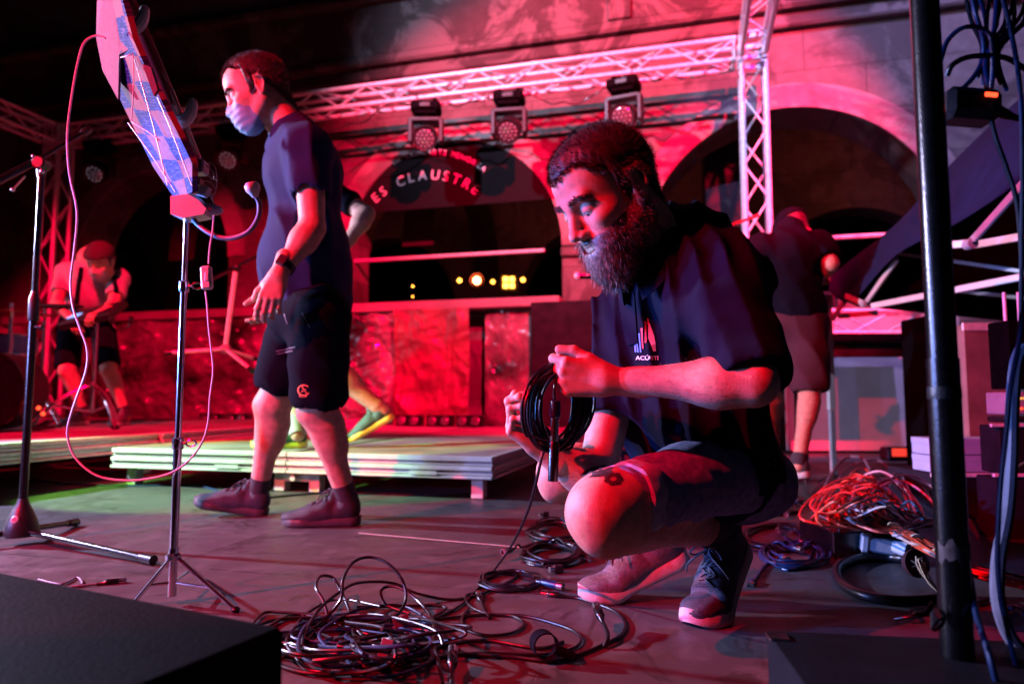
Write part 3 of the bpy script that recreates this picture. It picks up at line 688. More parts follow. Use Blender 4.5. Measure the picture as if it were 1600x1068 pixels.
    for (bx, by) in ((975, 470), (981, 500), (986, 530)):
        p_, n_ = on_shirt(bx, by, .004)
        if p_: mb = MB(); mb.lathe(p_, n_, [(0, .0052), (.0015, .0055), (.0022, .0045), (.0018, .002)], 14); mb.build('button', M['grey_plastic'], shirt)
    # the print: five stripes, a tapering blade and the word
    def decal(name, poly_list, m, off=.0022):
        mb = MB()
        for V_, F_ in poly_list:
            q = [on_shirt(x, y, off)[0] for x, y in V_]
            if all(q): mb.add(q, F_)
        if mb.v: mk(name, mb.v, mb.f, m, shirt, smooth=False)
    def strip(x0, y0, x1, y1, w0, w1, n=7):
        V_ = []
        for i in range(n):
            t = i / (n - 1); x = x0 + (x1 - x0) * t; y = y0 + (y1 - y0) * t; w_ = w0 + (w1 - w0) * t; V_ += [(x - w_, y), (x + w_, y)]
        return V_, [(2 * i, 2 * i + 1, 2 * i + 3, 2 * i + 2) for i in range(n - 1)]
    decal('blue_stripes_print', [strip(994 - 1, 540, 994, 550, .8, .8, 3), strip(994.2, 538, 994.4, 550, .9, 1.0), strip(996.2, 528, 998, 550, .9, 1.1), strip(1000, 520, 1002.5, 550, 1.0, 1.1)], M['paint_blue'])
    decal('red_stripes_print', [strip(1003.5, 512, 1006, 544, 1.2, 1.2), strip(1007.8, 502, 1010, 535, 1.3, 1.2), strip(1011.8, 497, 1013, 507, .6, 1.6, 3)], M['paint_red'])
    decal('white_blade_print', [([(1012.5, 505), (1014.5, 504), (1012.4, 516), (1018.5, 514), (1012.8, 528), (1022.5, 525), (1017.5, 540), (1024.3, 536), (1020, 548), (1024.8, 548)], [(0, 1, 3, 2), (2, 3, 5, 4), (4, 5, 7, 6), (6, 7, 9, 8)])], M['paint_white'])
    TV, TF = text_mesh('ACÚSTI', 9.2, offset=.12); V_ = [(1012 + v.x * 1.12, 562 - v.y * 1.0) for v in TV]; decal('lettering_print', [(V_, TF)], M['paint_white'])
    # denim shorts with rolled cuffs
    f = Field(); pel = J['pel']
    f.ell(pel + Vector((0.01, 0, -.015)), (.145, .185, .105), ax=ax, k=0)
    for s_, kn, hp, tt, r1 in (('L', J['knL'], J['hipL'] + Vector((0, 0, .012)), .80, .067), ('R', J['knR'], J['hipR'], .78, .078)):
        e = hp.lerp(kn, tt); f.rc(hp, e, .088, r1, k=.06); d_ = (kn - hp).normalized()
        f.ell(e + d_ * .118, (.105, .13, .13), ax=(d_, *frame_of(d_)[:2]), k=.003, sub=True).cut()
        f.rc(hp.lerp(kn, tt - .14), kn + d_ * .05, .058, .064, k=.003, sub=True).cut()
    def post2(p, d): return d - folds(p, (.3, .9, .5), .075, .0055, 8) - .0012 * fnoise(p, 80, 2)
    f.post = post2; DV, DF = f.mesh(0.005); sh = mk('denim_shorts', DV, DF, M['denim'], root, angle=None)
    for kn, hp, tt, r1 in ((J['knL'], J['hipL'] + Vector((0, 0, .012)), .77, .0685), (J['knR'], J['hipR'], .75, .0785)):
        e = hp.lerp(kn, tt); d_ = (kn - hp).normalized(); x, y, _ = frame_of(d_); mb = MB(); n = 40; vs = []; fs = []
        prof = [(-.018, -.004), (-.020, .003), (.0, .006), (.018, .005), (.022, .001), (.020, -.005), (.006, -.008)]
        for i in range(n):
            t = 2 * math.pi * i / n; rr = r1 + .003 * math.sin(3 * t + 1) + .0018 * math.sin(9 * t)
            for a_, o_ in prof: vs.append(e + d_ * (a_ + .004 * math.sin(2 * t)) + (x * math.cos(t) + y * math.sin(t)) * (rr + o_))
        for i in range(n):
            for j in range(7): fs.append((i * 7 + j, i * 7 + (j + 1) % 7, ((i + 1) % n) * 7 + (j + 1) % 7, ((i + 1) % n) * 7 + j))
        mb.add(vs, fs); mb.build('rolled_cuff', M['denim_pale'], sh)
    # socks
    for s_ in 'LR':
        an = J['an' + s_]; kn = J['kn' + s_]; mb = MB(); d_ = (kn - an).normalized(); x, y, _ = frame_of(d_)
        mb.loft([(an - d_ * .05, .040), (an, .041), (an + d_ * .03, .0405), (an + d_ * .05, .042), (an + d_ * .052, .039)], x, y, 24); mb.build('sock', M['sock'], root)
    return J
HERO = crouching_man()
# ------------------------------------------------------------------ the setting: floor, wall of the cloister
def ramp(n, L, fac, stops, mode='LINEAR'):
    c = n.new('ShaderNodeValToRGB'); c.color_ramp.interpolation = mode; e = c.color_ramp.elements
    while len(e) < len(stops): e.new(0.5)
    for q, (p, col) in zip(e, stops): q.position = p; q.color = (*col, 1) if len(col) == 3 else col
    L.new(fac, c.inputs['Fac']); return c.outputs['Color']
def mixc(n, L, fac, a, b, t='MIX'):
    m = n.new('ShaderNodeMix'); m.data_type = 'RGBA'; m.blend_type = t
    for k, v in (('Factor', fac), ('A', a), ('B', b)):
        s = [i for i in m.inputs if i.name == k and (i.type == 'RGBA' if k != 'Factor' else i.type == 'VALUE')][0]
        if isinstance(v, (int, float)): s.default_value = v
        elif isinstance(v, tuple): s.default_value = (*v, 1)
        else: L.new(v, s)
    return [o for o in m.outputs if o.type == 'RGBA'][0]
def noisen(n, L, vec, scale, detail=6, rough=0.55, dist=0.0):
    z = n.new('ShaderNodeTexNoise'); z.inputs['Scale'].default_value = scale; z.inputs['Detail'].default_value = detail; z.inputs['Roughness'].default_value = rough; z.inputs['Distortion'].default_value = dist
    L.new(vec, z.inputs['Vector']); return z.outputs['Fac']
def base_nodes(name):
    m = bpy.data.materials.new(name); m.use_nodes = True; nt = m.node_tree; n, L = nt.nodes, nt.links
    tc = n.new('ShaderNodeTexCoord'); mp = n.new('ShaderNodeMapping'); mp.inputs['Rotation'].default_value = (0, 0, YAW); L.new(tc.outputs['Object'], mp.inputs['Vector'])
    return m, n, L, n['Principled BSDF'], mp.outputs['Vector']
def stretch(n, L, vec, s):
    mp = n.new('ShaderNodeMapping'); mp.inputs['Scale'].default_value = s; L.new(vec, mp.inputs['Vector']); return mp.outputs['Vector']
def bumpn(n, L, p, h, st, dist):
    b = n.new('ShaderNodeBump'); b.inputs['Strength'].default_value = st; b.inputs['Distance'].default_value = dist; L.new(h, b.inputs['Height']); L.new(b.outputs['Normal'], p.inputs['Normal']); return b

def floor_mat():
    m, n, L, p, v = base_nodes('worn_stage_panels')
    br = n.new('ShaderNodeTexBrick'); br.offset = 0.0; br.inputs['Scale'].default_value = 1.0; br.inputs['Brick Width'].default_value = 1.25; br.inputs['Row Height'].default_value = 1.25
    br.inputs['Mortar Size'].default_value = 0.005; br.inputs['Mortar Smooth'].default_value = 0.1
    br.inputs['Color1'].default_value = (.050, .052, .060, 1); br.inputs['Color2'].default_value = (.062, .064, .072, 1); br.inputs['Mortar'].default_value = (.02, .018, .018, 1)
    sh = n.new('ShaderNodeMapping'); sh.inputs['Location'].default_value = (0.22, -0.42, 0); L.new(v, sh.inputs['Vector']); L.new(sh.outputs['Vector'], br.inputs['Vector'])
    a = noisen(n, L, v, 1.6, 8, .6, .6); b = noisen(n, L, v, 9, 8, .65, .4); c = noisen(n, L, stretch(n, L, v, (3, 40, 3)), 3, 6, .6)
    col = mixc(n, L, ramp(n, L, a, [(.40, (0, 0, 0)), (.62, (1, 1, 1))]), br.outputs['Color'], (.055, .05, .048))
    col = mixc(n, L, ramp(n, L, b, [(.50, (0, 0, 0)), (.66, (.55, .55, .55))]), col, (.105, .10, .105))
    d = noisen(n, L, v, 3.3, 9, .7, 1.6)
    col = mixc(n, L, ramp(n, L, d, [(.56, (0, 0, 0)), (.60, (.85, .85, .85)), (.70, (.9, .9, .9))]), col, (.03, .027, .027))
    sc = noisen(n, L, stretch(n, L, v, (30, 1.4, 1)), 2.0, 9, .7); col = mixc(n, L, ramp(n, L, sc, [(.66, (0, 0, 0)), (.70, (.4, .4, .4))]), col, (.24, .22, .21))
    L.new(col, p.inputs['Base Color'])
    L.new(ramp(n, L, mixc(n, L, .5, a, b), [(.38, (.34, .34, .34)), (.62, (.62, .62, .62))]), p.inputs['Roughness'])
    bumpn(n, L, p, mixc(n, L, .35, b, c), .35, .003); p.inputs['Specular IOR Level'].default_value = .22
    return m
def stone_mat(name, lo, hi, stain, blocks=True):
    m, n, L, p, v = base_nodes(name)
    v2 = n.new('ShaderNodeMapping'); v2.inputs['Rotation'].default_value = (R(90), 0, 0); L.new(v, v2.inputs['Vector'])
    a = noisen(n, L, v, 1.3, 9, .65, .8); b = noisen(n, L, v, 7, 9, .7, .3); c = noisen(n, L, v, 40, 6, .6)
    col = mixc(n, L, ramp(n, L, b, [(.35, (0, 0, 0)), (.68, (1, 1, 1))]), lo, hi)
    col = mixc(n, L, ramp(n, L, a, [(.50, (0, 0, 0)), (.56, (.8, .8, .8)), (.7, (.9, .9, .9))]), col, stain)
    h = mixc(n, L, .3, b, c)
    if blocks:
        br = n.new('ShaderNodeTexBrick'); br.inputs['Scale'].default_value = 1.0; br.inputs['Brick Width'].default_value = 1.1; br.inputs['Row Height'].default_value = .46; br.inputs['Mortar Size'].default_value = .008; br.inputs['Mortar Smooth'].default_value = .5
        br.inputs['Color1'].default_value = (1, 1, 1, 1); br.inputs['Color2'].default_value = (.86, .86, .86, 1); br.inputs['Mortar'].default_value = (.45, .45, .45, 1)
        L.new(v2.outputs['Vector'], br.inputs['Vector']); col = mixc(n, L, .8, col, br.outputs['Color'], 'MULTIPLY'); h = mixc(n, L, .5, h, br.outputs['Color'], 'MULTIPLY')
    L.new(col, p.inputs['Base Color']); p.inputs['Roughness'].default_value = .85; p.inputs['Specular IOR Level'].default_value = .25; bumpn(n, L, p, h, .7, .012)
    return m
M['floor'] = floor_mat()
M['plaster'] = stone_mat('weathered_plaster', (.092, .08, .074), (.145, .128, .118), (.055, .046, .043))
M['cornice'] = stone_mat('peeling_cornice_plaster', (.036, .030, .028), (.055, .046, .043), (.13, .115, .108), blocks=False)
M['rimstone'] = stone_mat('pale_arch_stone', (.17, .15, .14), (.26, .23, .215), (.12, .10, .095), blocks=False)
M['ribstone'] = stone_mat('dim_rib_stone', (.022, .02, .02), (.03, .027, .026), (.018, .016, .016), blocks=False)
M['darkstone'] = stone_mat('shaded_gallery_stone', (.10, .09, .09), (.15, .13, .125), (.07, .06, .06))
M['ledge'] = mat('painted_ledge_stone', (.20, .18, .17), .7, vscale=5, var=.15, bump=.5, bscale=60)

mb = MB(); mb.add([S(-14, -1.2), S(7, -1.2), S(7, 9), S(-14, 9)], [(0, 1, 2, 3)])
mk('floor', mb.v, mb.f, M['floor'], smooth=False, kind='structure')
mb = MB(); mb.add([(-60, -30, -.03), (60, -30, -.03), (60, 90, -.03), (-60, 90, -.03)], [(0, 1, 2, 3)])
mk('ground', mb.v, mb.f, M['darkstone'], smooth=False, kind='structure')
# a white chalk line and two strips on the stage floor
mb = MB(); a, b = G(560, 834), G(832, 858); d = (b - a).normalized(); s_ = d.cross(E3) * .0035
mb.add([a - s_, b - s_, b + s_, a + s_], [(0, 1, 2, 3)]); mb.v = [(x, y, .004) for x, y, z in mb.v]
mk('floor_line', mb.v, mb.f, M['paint_white'], smooth=False, label='thin white line marked across the stage floor', cat='floor marking')

WB = 7.0
ca, cz = B(703, 370, WB); cz = 2.24
ra, rz = B(1234, 383, WB); rz = 1.93
la, lz = B(235, 385, WB); lz = 2.24
ARCH = [(la, 1.16, 2.17), (ca, 1.26, 2.07), (ra, 1.38, 1.93), (la * 2 - ca - .1, 1.16, 2.17), (ra + 3.9, 1.3, 1.95)]
from mathutils.geometry import tessellate_polygon
def arch_poly(c, r, z, zb=1.40, n=28):
    return [(c - r, zb)] + [(c - r * math.cos(math.pi * i / n), z + r * math.sin(math.pi * i / n)) for i in range(n + 1)] + [(c + r, zb)]
def holed_wall(mb, a0, a1, z0, z1, holes, b, th):
    outer = [(a0, z0), (a1, z0), (a1, z1), (a0, z1)]; loops = [outer] + holes
    pts = [q for l in loops for q in l]; tri = tessellate_polygon([[Vector((x, z, 0)) for x, z in l] for l in loops]); k = len(pts)
    fs = []
    for t in tri:
        (x0, y0), (x1, y1), (x2, y2) = (pts[i] for i in t)
        if (x1 - x0) * (y2 - y0) - (x2 - x0) * (y1 - y0) < 0: t = t[::-1]
        fs.append(tuple(t)); fs.append(tuple(i + k for i in t[::-1]))
    o = 0
    for l in loops:
        n = len(l)
        for i in range(n): fs.append((o + i, o + (i + 1) % n, o + (i + 1) % n + k, o + i + k))
        o += n
    mb.add([S(x, b, z) for x, z in pts] + [S(x, b + th, z) for x, z in pts], fs)
wall = thing('cloister_wall', 'old arched cloister wall of weathered plaster behind the stage', 'wall', S(0, WB, 0))
mb = MB(); holed_wall(mb, -13, 7, 0, 4.1, [arch_poly(*q) for q in ARCH], WB, .55); mb.build('wall', M['plaster'], wall, smooth=False)
for (c, r, z) in ARCH:                                   # raised rim round each arch
    mb = MB(); n = 30; vs = []; fs = []
    for i in range(n + 1):
        t = math.pi * i / n
        for rr, bb in ((r + .002, WB + .004), (r + .002, WB - .03), (r + .24, WB - .03), (r + .24, WB + .004)): vs.append(S(c - rr * math.cos(t), bb, z + rr * math.sin(t)))
    for i in range(n):
        for j in range(4): fs.append((i * 4 + j, i * 4 + (j + 1) % 4, (i + 1) * 4 + (j + 1) % 4, (i + 1) * 4 + j))
    fs += [(3, 2, 1, 0), tuple(n * 4 + q for q in range(4))]
    mb.add(vs, fs); mb.build('arch_rim', M['rimstone'], wall, smooth=True)
def sbox(mb, a0, a1, b0, b1, z0, z1, bev=.008):
    return mb.box(S((a0 + a1) / 2, (b0 + b1) / 2, (z0 + z1) / 2), (abs(a1 - a0) / 2, abs(b1 - b0) / 2, abs(z1 - z0) / 2), (E1, E2, E3), bev)
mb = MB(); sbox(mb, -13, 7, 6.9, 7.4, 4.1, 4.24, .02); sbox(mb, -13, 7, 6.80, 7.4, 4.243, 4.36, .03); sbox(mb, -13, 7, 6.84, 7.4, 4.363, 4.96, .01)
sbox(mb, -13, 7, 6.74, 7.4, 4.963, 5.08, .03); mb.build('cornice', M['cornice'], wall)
mb = MB(); sbox(mb, -13, 7, 6.95, 7.5, 5.083, 8.2, .02); mb.build('upper_wall', M['darkstone'], wall)
for px in (400, 968):
    a_, _ = B(px, 60, 6.8); mb = MB(); sbox(mb, a_ - .12, a_ + .12, 6.80, 6.9, 4.37, 4.955, .01); mb.build('pilaster', M['cornice'], wall)
mb = MB()
for a0, a1 in ((-8.6, ca + 1.28),): sbox(mb, a0, a1, 6.72, 7.25, 1.40, 1.50, .012)
mb.build('ledge', M['ledge'], wall)
for (c, r, z) in ARCH[1:3]:
    mb = MB()
    for s_ in (-1, 1): sbox(mb, c + s_ * (r + .17) - .18, c + s_ * (r + .17) + .18, 6.95, 7.2, z - .12, z - .02, .015)
    mb.build('impost', M['plaster'], wall)
# gallery behind the arches
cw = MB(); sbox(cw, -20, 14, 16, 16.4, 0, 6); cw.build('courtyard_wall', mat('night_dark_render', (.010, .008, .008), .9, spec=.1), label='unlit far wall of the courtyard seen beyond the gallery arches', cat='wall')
gal = thing('inner_gallery', 'dim inner gallery with arches seen through the cloister openings', 'gallery', S(0, 10.4, 0))
mb = MB(); holed_wall(mb, -16, 9, 0, 4.4, [arch_poly(x, 1.25, 1.9, .9) for x in (-11.5, -8.2, -5.0, -1.45, 2.2, 5.6)], 10.4, .5); mb.build('wall', M['darkstone'], gal, smooth=False)
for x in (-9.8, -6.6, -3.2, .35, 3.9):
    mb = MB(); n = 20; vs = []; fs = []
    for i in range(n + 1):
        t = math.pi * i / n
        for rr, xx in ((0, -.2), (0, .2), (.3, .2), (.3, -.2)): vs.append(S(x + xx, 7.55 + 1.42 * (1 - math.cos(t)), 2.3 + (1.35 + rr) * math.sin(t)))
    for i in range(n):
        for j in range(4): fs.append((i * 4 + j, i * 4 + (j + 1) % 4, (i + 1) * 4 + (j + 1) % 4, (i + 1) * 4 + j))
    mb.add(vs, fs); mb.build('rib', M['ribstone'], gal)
mb = MB(); sbox(mb, -16, 9, 7.56, 10.9, 4.4, 4.6); mb.build('vault', M['darkstone'], gal)
# the printed lunette hanging in the middle arch
bn = thing('arched_banner', 'dark half-round banner lettered TERRASSA CONCERTS MENORCA ES CLAUSTRE in the middle arch', 'banner', S(ca, 6.99, 2.4))
M['banner'] = mat('dark_banner_vinyl', (.006, .004, .005), .8, spec=.1, var=.15, vscale=6, bump=.2, bscale=50)
zc = 2.58; th0 = math.asin((zc - 2.07) / 1.255); n = 30; pl = [(ca + 1.255 * math.cos(th0 + (math.pi - 2 * th0) * i / n), 2.07 + 1.255 * math.sin(th0 + (math.pi - 2 * th0) * i / n)) for i in range(n + 1)]
mb = MB(); mb.prism([S(x, 6.985, z) for x, z in pl], E2 * .02); mb.build('panel', M['banner'], bn, smooth=False)
def arc_text(name, txt, size, cx, zcen, rad, span, m, spacing, b=6.980):
    n = len(txt); V = []; F = []
    ws = []
    for ch in txt:
        tv, tf = text_mesh(ch, size) if ch != ' ' else ([], []); wd = (max(v.x for v in tv) - min(v.x for v in tv)) if tv else size * .32; ws.append((tv, tf, wd))
    tot = sum(w_[2] for w_ in ws) + spacing * (n - 1); x = -tot / 2
    for tv, tf, wd in ws:
        cxm = x + wd / 2; t = cxm / rad; x += wd + spacing
        if not tv:
            if V: mk(name, [tuple(v) for v in V], F, m, bn, smooth=False); V = []; F = []
            continue
        mx = (max(v.x for v in tv) + min(v.x for v in tv)) / 2; k = len(V)
        for v in tv:
            xx = v.x - mx; rr = rad + v.y; V.append(S(cx + math.sin(t) * rr + math.cos(t) * xx, b, zcen + math.cos(t) * rr - math.sin(t) * xx))
        F += [tuple(i + k for i in f) for f in tf]
    mk(name, [tuple(v) for v in V], F, m, bn, smooth=False)
M['banner_grey'] = mat('grey_banner_ink', (.75, .68, .70), .6, var=.08, vscale=30)
M['banner_pink'] = mat('pale_banner_ink', (.62, .5, .52), .6, var=.08, vscale=30)
_, zt = B(664, 239, 6.98); ax_, zes = B(664, 263, 6.98)
arc_text('small_lettering', 'TERRASSA CONCERTS MENORCA', .082, ax_, zt - 1.08, 1.06, 0, M['banner_grey'], .017)
arc_text('large_lettering', 'ES CLAUSTRE', .158, ax_, zes - 1.0 - .03, .90, 0, M['banner_pink'], .046)
# tubes across the arches
for px0, py0, px1, py1, lab in ((540, 409, 848, 391, 'pale tube rail crossing the middle arch'), (1250, 370, 1440, 368, 'thin tube rail crossing the right arch')):
    a0, z0 = B(px0, py0, 7.2); a1, z1 = B(px1, py1, 7.2); z0 = z1 = (z0 + z1) / 2; mb = MB(); mb.cyl(S(a0 - .2, 7.2, z0), S(a1 + .02, 7.2, z1), .022)
    mb.build('rail', M['alu_white'], label=lab, cat='rail')
# far lamps of the courtyard, seen through the middle arch
for i, (px, py, r, mm, lab) in enumerate(((718, 438, .05, 'led_amber', 'amber lamp left of the bright red one beyond the middle arch'), (745, 438, .09, 'redlamp', 'large bright red lamp beyond the middle arch'), (770, 440, .045, 'led_amber', 'small amber lamp right of the bright red one'),
        (817, 437, .05, 'led_amber', 'rightmost amber lamp beyond the middle arch'), (645, 447, .022, 'led_amber', 'upper of two tiny warm lamps left in the middle arch'), (645, 463, .018, 'led_amber', 'lower of two tiny warm lamps left in the middle arch'))):
    if mm == 'redlamp' and 'redlamp' not in M: M['redlamp'] = mat('red_lamp_glow', (.8, .2, .1), .3, emit=(1.0, .10, .03), estr=110)
    if mm == 'led_amber' and 'ambl' not in M: M['ambl'] = mat('amber_lamp_glow', (.8, .5, .1), .3, emit=(1.0, .34, .04), estr=16)
    c = P(px, py, 10.3); t = thing('courtyard_lamp', lab, 'lamp', c, 'lamps beyond the middle arch')
    mb = MB(); mb.lathe(c + Vector((0, .08, 0)), (0, -1, 0), [(0, r * .8), (.05, r * 1.15), (.10, r * 1.15), (.08, r)], 16); mb.build('housing', M['black_metal'], t)
    mb = MB(); mb.lathe(c + Vector((0, .02, 0)), (0, -1, 0), [(0, r), (.01, r * .95), (.025, r * .5), (.03, r * .05)], 16); mb.build('lens', M['redlamp' if mm == 'redlamp' else 'ambl'], t)
wl = thing('lit_window', 'small four-pane window glowing amber between the courtyard lamps', 'window', P(795, 441, 10.3)); mb = MB()
for dx in (-5, 5):
    for dy in (-5, 5): c = P(795 + dx, 441 + dy, 10.3); mb.box(c, (.036, .01, .034))
mb.build('pane', M['ambl'], wl); mb = MB(); c = P(795, 441, 10.3) + Vector((0, .03, 0)); mb.box(c, (.13, .015, .12)); mb.build('frame', M['darkstone'], wl)
M['redlampo'] = None; M.pop('redlampo')

# ---- foil and tarpaulins hung on the parapet
def sheet(name, a0, a1, z0, z1, b, m, amp, seed, label, nx=220, nz=80, big=.0, kind=None, freq=1.0):
    g = np.stack(np.meshgrid(np.linspace(a0, a1, nx), np.linspace(z0, z1, nz), indexing='ij'), -1).reshape(-1, 2)
    q = np.stack([g[:, 0], g[:, 1] * .9, np.zeros(len(g))], 1) * freq
    h = np.zeros(len(g))
    for k, (f_, a_) in enumerate(((5, 1), (11, .55), (23, .3), (47, .14))): h += a_ * (1 - 2 * np.abs(fnoise(q, f_, seed + k, 1.8)))
    h = h * amp + big * np.sin(g[:, 0] * 6 + g[:, 1])
    V = np.array([list(S(a, b - hh, z)) for (a, z), hh in zip(g, h)]); F = []
    for i in range(nx - 1):
        for j in range(nz - 1): k = i * nz + j; F.append((k, k + nz, k + nz + 1, k + 1))
    n = len(V); V2 = V + np.array(list(E2)) * .004; bd = [i * nz for i in range(nx)] + [(nx - 1) * nz + j for j in range(1, nz)] + [i * nz + nz - 1 for i in range(nx - 2, -1, -1)] + [j for j in range(nz - 2, 0, -1)]
    F += [(bd[i], bd[(i + 1) % len(bd)], bd[(i + 1) % len(bd)] + n, bd[i] + n)[::-1] for i in range(len(bd))] + [tuple(x + n for x in f[::-1]) for f in F[:(nx - 1) * (nz - 1)]]
    return mk(name, np.concatenate([V, V2]), F, m, angle=None, label=label, cat='sheet')
M['foil'] = mat('highlit_plastic_sheet', (.012, .009, .010), .26, vscale=2.0, col2=(.26, .20, .21), bump=1.0, bscale=11, coat=.5, detail=9)  # pale blotches put the highlights of the crumples into the colour
M['tarp'] = mat('dull_red_tarpaulin', (.10, .05, .04), .42, vscale=3, col2=(.22, .11, .09), bump=.8, bscale=16)
a0, _ = B(100, 560, 6.75); a1, _ = B(626, 560, 6.75); a2, _ = B(752, 560, 6.75); a3, _ = B(828, 560, 6.75); a4, _ = B(935, 560, 6.8)
sheet('plastic_sheet', a0 - 2.4, a1, .04, 1.395, 6.80, M['foil'], .045, 11, 'crumpled dark plastic sheet lining the parapet behind the walking men', nx=420)
sheet('plastic_sheet', a2 + .02, a3, .04, 1.395, 6.84, M['foil'], .020, 31, 'paler mottled plastic sheet on the parapet right of the red tarpaulin', nx=90)
sheet('tarpaulin', a1 - .03, a2 - .1, .10, 1.40, 6.66, M['tarp'], .035, 51, 'dull red tarpaulin draped over the parapet ledge under the banner', nx=90, freq=.6)
mb = MB(); sbox(mb, a3 + .02, a4 + 2.2, 6.70, 6.98, 0.0, 1.44, .01); mb.build('parapet_panel', M['ply'], label='brown wooden panel standing against the parapet behind the crouching man', cat='panel')

# ---- risers
def deck_rail(mb, p0, p1, out, zt, hts):
    """extruded aluminium rail: stacked lips"""
    d = (p1 - p0); l = d.length; d.normalize()
    for (z0, z1, o) in hts: mb.box((p0 + p1) / 2 + out * o / 2 + E3 * (zt + (z0 + z1) / 2), (l / 2, max(abs(o) / 2, .004), (z1 - z0) / 2), (d, out, E3), .003)
M['deck_top'] = mat('deck_top_ply', (.22, .20, .19), .5, vscale=3, var=.3, bump=.3, bscale=60)
def riser(a0, a1, b0, b1, zt, label, legs, na, nb, rail_m):
    t = thing('stage_riser', label, 'riser', S((a0 + a1) / 2, (b0 + b1) / 2, 0), 'low stage risers')
    mb = MB()
    for i in range(na):
        for j in range(nb):
            x0 = a0 + (a1 - a0) * i / na; x1 = a0 + (a1 - a0) * (i + 1) / na; y0 = b0 + (b1 - b0) * j / nb; y1 = b0 + (b1 - b0) * (j + 1) / nb
            sbox(mb, x0 + .028, x1 - .028, y0 + .028, y1 - .028, zt - .03, zt, .002)
    mb.build('deck_top', M['deck_top'], t, smooth=False)
    H = [(-.020, .004, .030), (-.040, -.0225, .018), (-.062, -.0425, .034), (-.085, -.0645, .022), (-.100, -.0875, .036)]
    for i in range(na):
        x0 = a0 + (a1 - a0) * i / na + .002; x1 = a0 + (a1 - a0) * (i + 1) / na - .002
        mb = MB(); deck_rail(mb, S(x0, b0 + .03), S(x1, b0 + .03), -E2, zt, H)
        mb.box(S((x0 + x1) / 2 + .2, b0 - .008, zt - .0755), (.07, .004, .0085), (E1, E2, E3)); mb.build('front_rail', rail_m, t)
    for j in range(nb):
        y0 = b0 + (b1 - b0) * j / nb + .03; y1 = b0 + (b1 - b0) * (j + 1) / nb
        for sx, xx in ((1, a1 - .03), (-1, a0 + .03)):
            mb = MB(); deck_rail(mb, S(xx, y0), S(xx, y1 - .004), E1 * sx, zt, H); mb.build('side_rail', rail_m, t)
    for (x, y) in legs:
        mb = MB(); sbox(mb, x - .03, x + .03, y - .03, y + .03, .003, zt - .09, .004); lg = mb.build('leg', rail_m, t)
    return t
r2 = riser(-3.07, -.91, 3.05, 6.25, .20, 'silver-edged stage riser lit green and white behind the walking man', [(-2.98, 3.13), (-2.06, 3.13), (-1.86, 3.13), (-1.00, 3.13), (-1.0, 4.6), (-2.98, 4.6), (-1.0, 6.1), (-2.98, 6.1)], 2, 2, M['alu_white'])
mb = MB(); sbox(mb, -2.09, -1.83, 3.10, 3.16, .055, .095, .004); mb.cyl(S(-1.96, 3.09, .075), S(-1.96, 3.06, .075), .014); mb.build('leg_clamp', M['alu_white'], r2)
r1 = riser(-7.5, -3.27, 2.3, 6.25, .25, 'dark-sided drum riser at the left under the percussionist', [(-3.36, 2.4), (-3.36, 3.6), (-3.36, 5), (-5.5, 2.4)], 4, 3, M['alu'])
M['ringp'] = mat('pale_green_floor_paint', (.35, .5, .4), .5, var=.1)
# foot lamps along the back of the riser
for px, lab in ((640, 'footlight bar under the left end of the red tarpaulin'), (688, 'footlight bar under the middle of the red tarpaulin'), (735, 'footlight bar under the right end of the red tarpaulin'), (372, 'footlight bar just left of the masked man\'s legs'), (330, 'footlight bar by the silver-legged boom stand, farthest left'), (420, 'footlight bar seen past the masked man\'s leading leg')):
    a_, _ = B(px, 660, 6.1); t = thing('footlight', lab, 'stage light', S(a_, 6.1, .2), 'footlights along the back of the riser')
    mb = MB(); sbox(mb, a_ - .13, a_ + .13, 6.06, 6.16, .203, .31, .01); mb.build('housing', M['black_metal'], t)
    for s_ in (-1, 1):
        mb = MB(); mb.lathe(S(a_ + s_ * .065, 6.055, .257), -E2 + E3 * .3, [(0, .045), (.012, .045), (.022, .03), (.026, .003)], 16); mb.build('lens', M['lensglass'], t)
# ------------------------------------------------------------------ trusses and moving heads
TB = 6.33; W_ = .10
def truss_piece(name, p0, p1, up, label, group, step=.30, half=W_, rt=.0225, m=None):
    d = (p1 - p0); l = d.length; d.normalize(); up = (up - d * up.dot(d)).normalized(); sd = d.cross(up)
    t = thing(name, label, 'truss', p0, group)
    cs = [(-1, -1), (1, -1), (1, 1), (-1, 1)]
    for cu, cs_ in cs:
        o = up * cu * half + sd * cs_ * half; mb = MB(); mb.cyl(p0 + o, p1 + o, rt, n=14); mb.build('chord', m or M['alu'], t)
    mb = MB(); n = max(2, int(l / step)); st = l / n
    for k in range(4):
        a, b = cs[k], cs[(k + 1) % 4]; oa = up * a[0] * half + sd * a[1] * half; ob = up * b[0] * half + sd * b[1] * half
        for i in range(n):
            q0, q1 = (oa, ob) if (i + k) % 2 else (ob, oa); mb.cyl(p0 + d * st * i + q0, p0 + d * st * (i + 1) + q1, .0085, n=8, cap=False)
    mb.build('bracing', m or M['alu'], t)
    mb = MB()
    for q in (0.02, l - .02):
        for k in range(4):
            a, b = cs[k], cs[(k + 1) % 4]; c = p0 + d * q; mb.cyl(c + up * a[0] * half + sd * a[1] * half, c + up * b[0] * half + sd * b[1] * half, .012, n=8)
    mb.build('end_frame', m or M['alu'], t); return t
zt = 3.60
truss_piece('truss', S(-7.2, TB, zt), S(.42, TB, zt), E3, 'long aluminium truss hanging across the top of the back wall', 'box trusses of the lighting rig')
truss_piece('truss', S(.56, TB, 0.02), S(.56, TB, zt - .14), E2, 'upright aluminium truss tower right of the crouching man', 'box trusses of the lighting rig')
truss_piece('truss', S(.56, TB - .16, zt), S(.56, -.5, zt), E3, 'aluminium truss running forward overhead from the right tower', 'box trusses of the lighting rig')
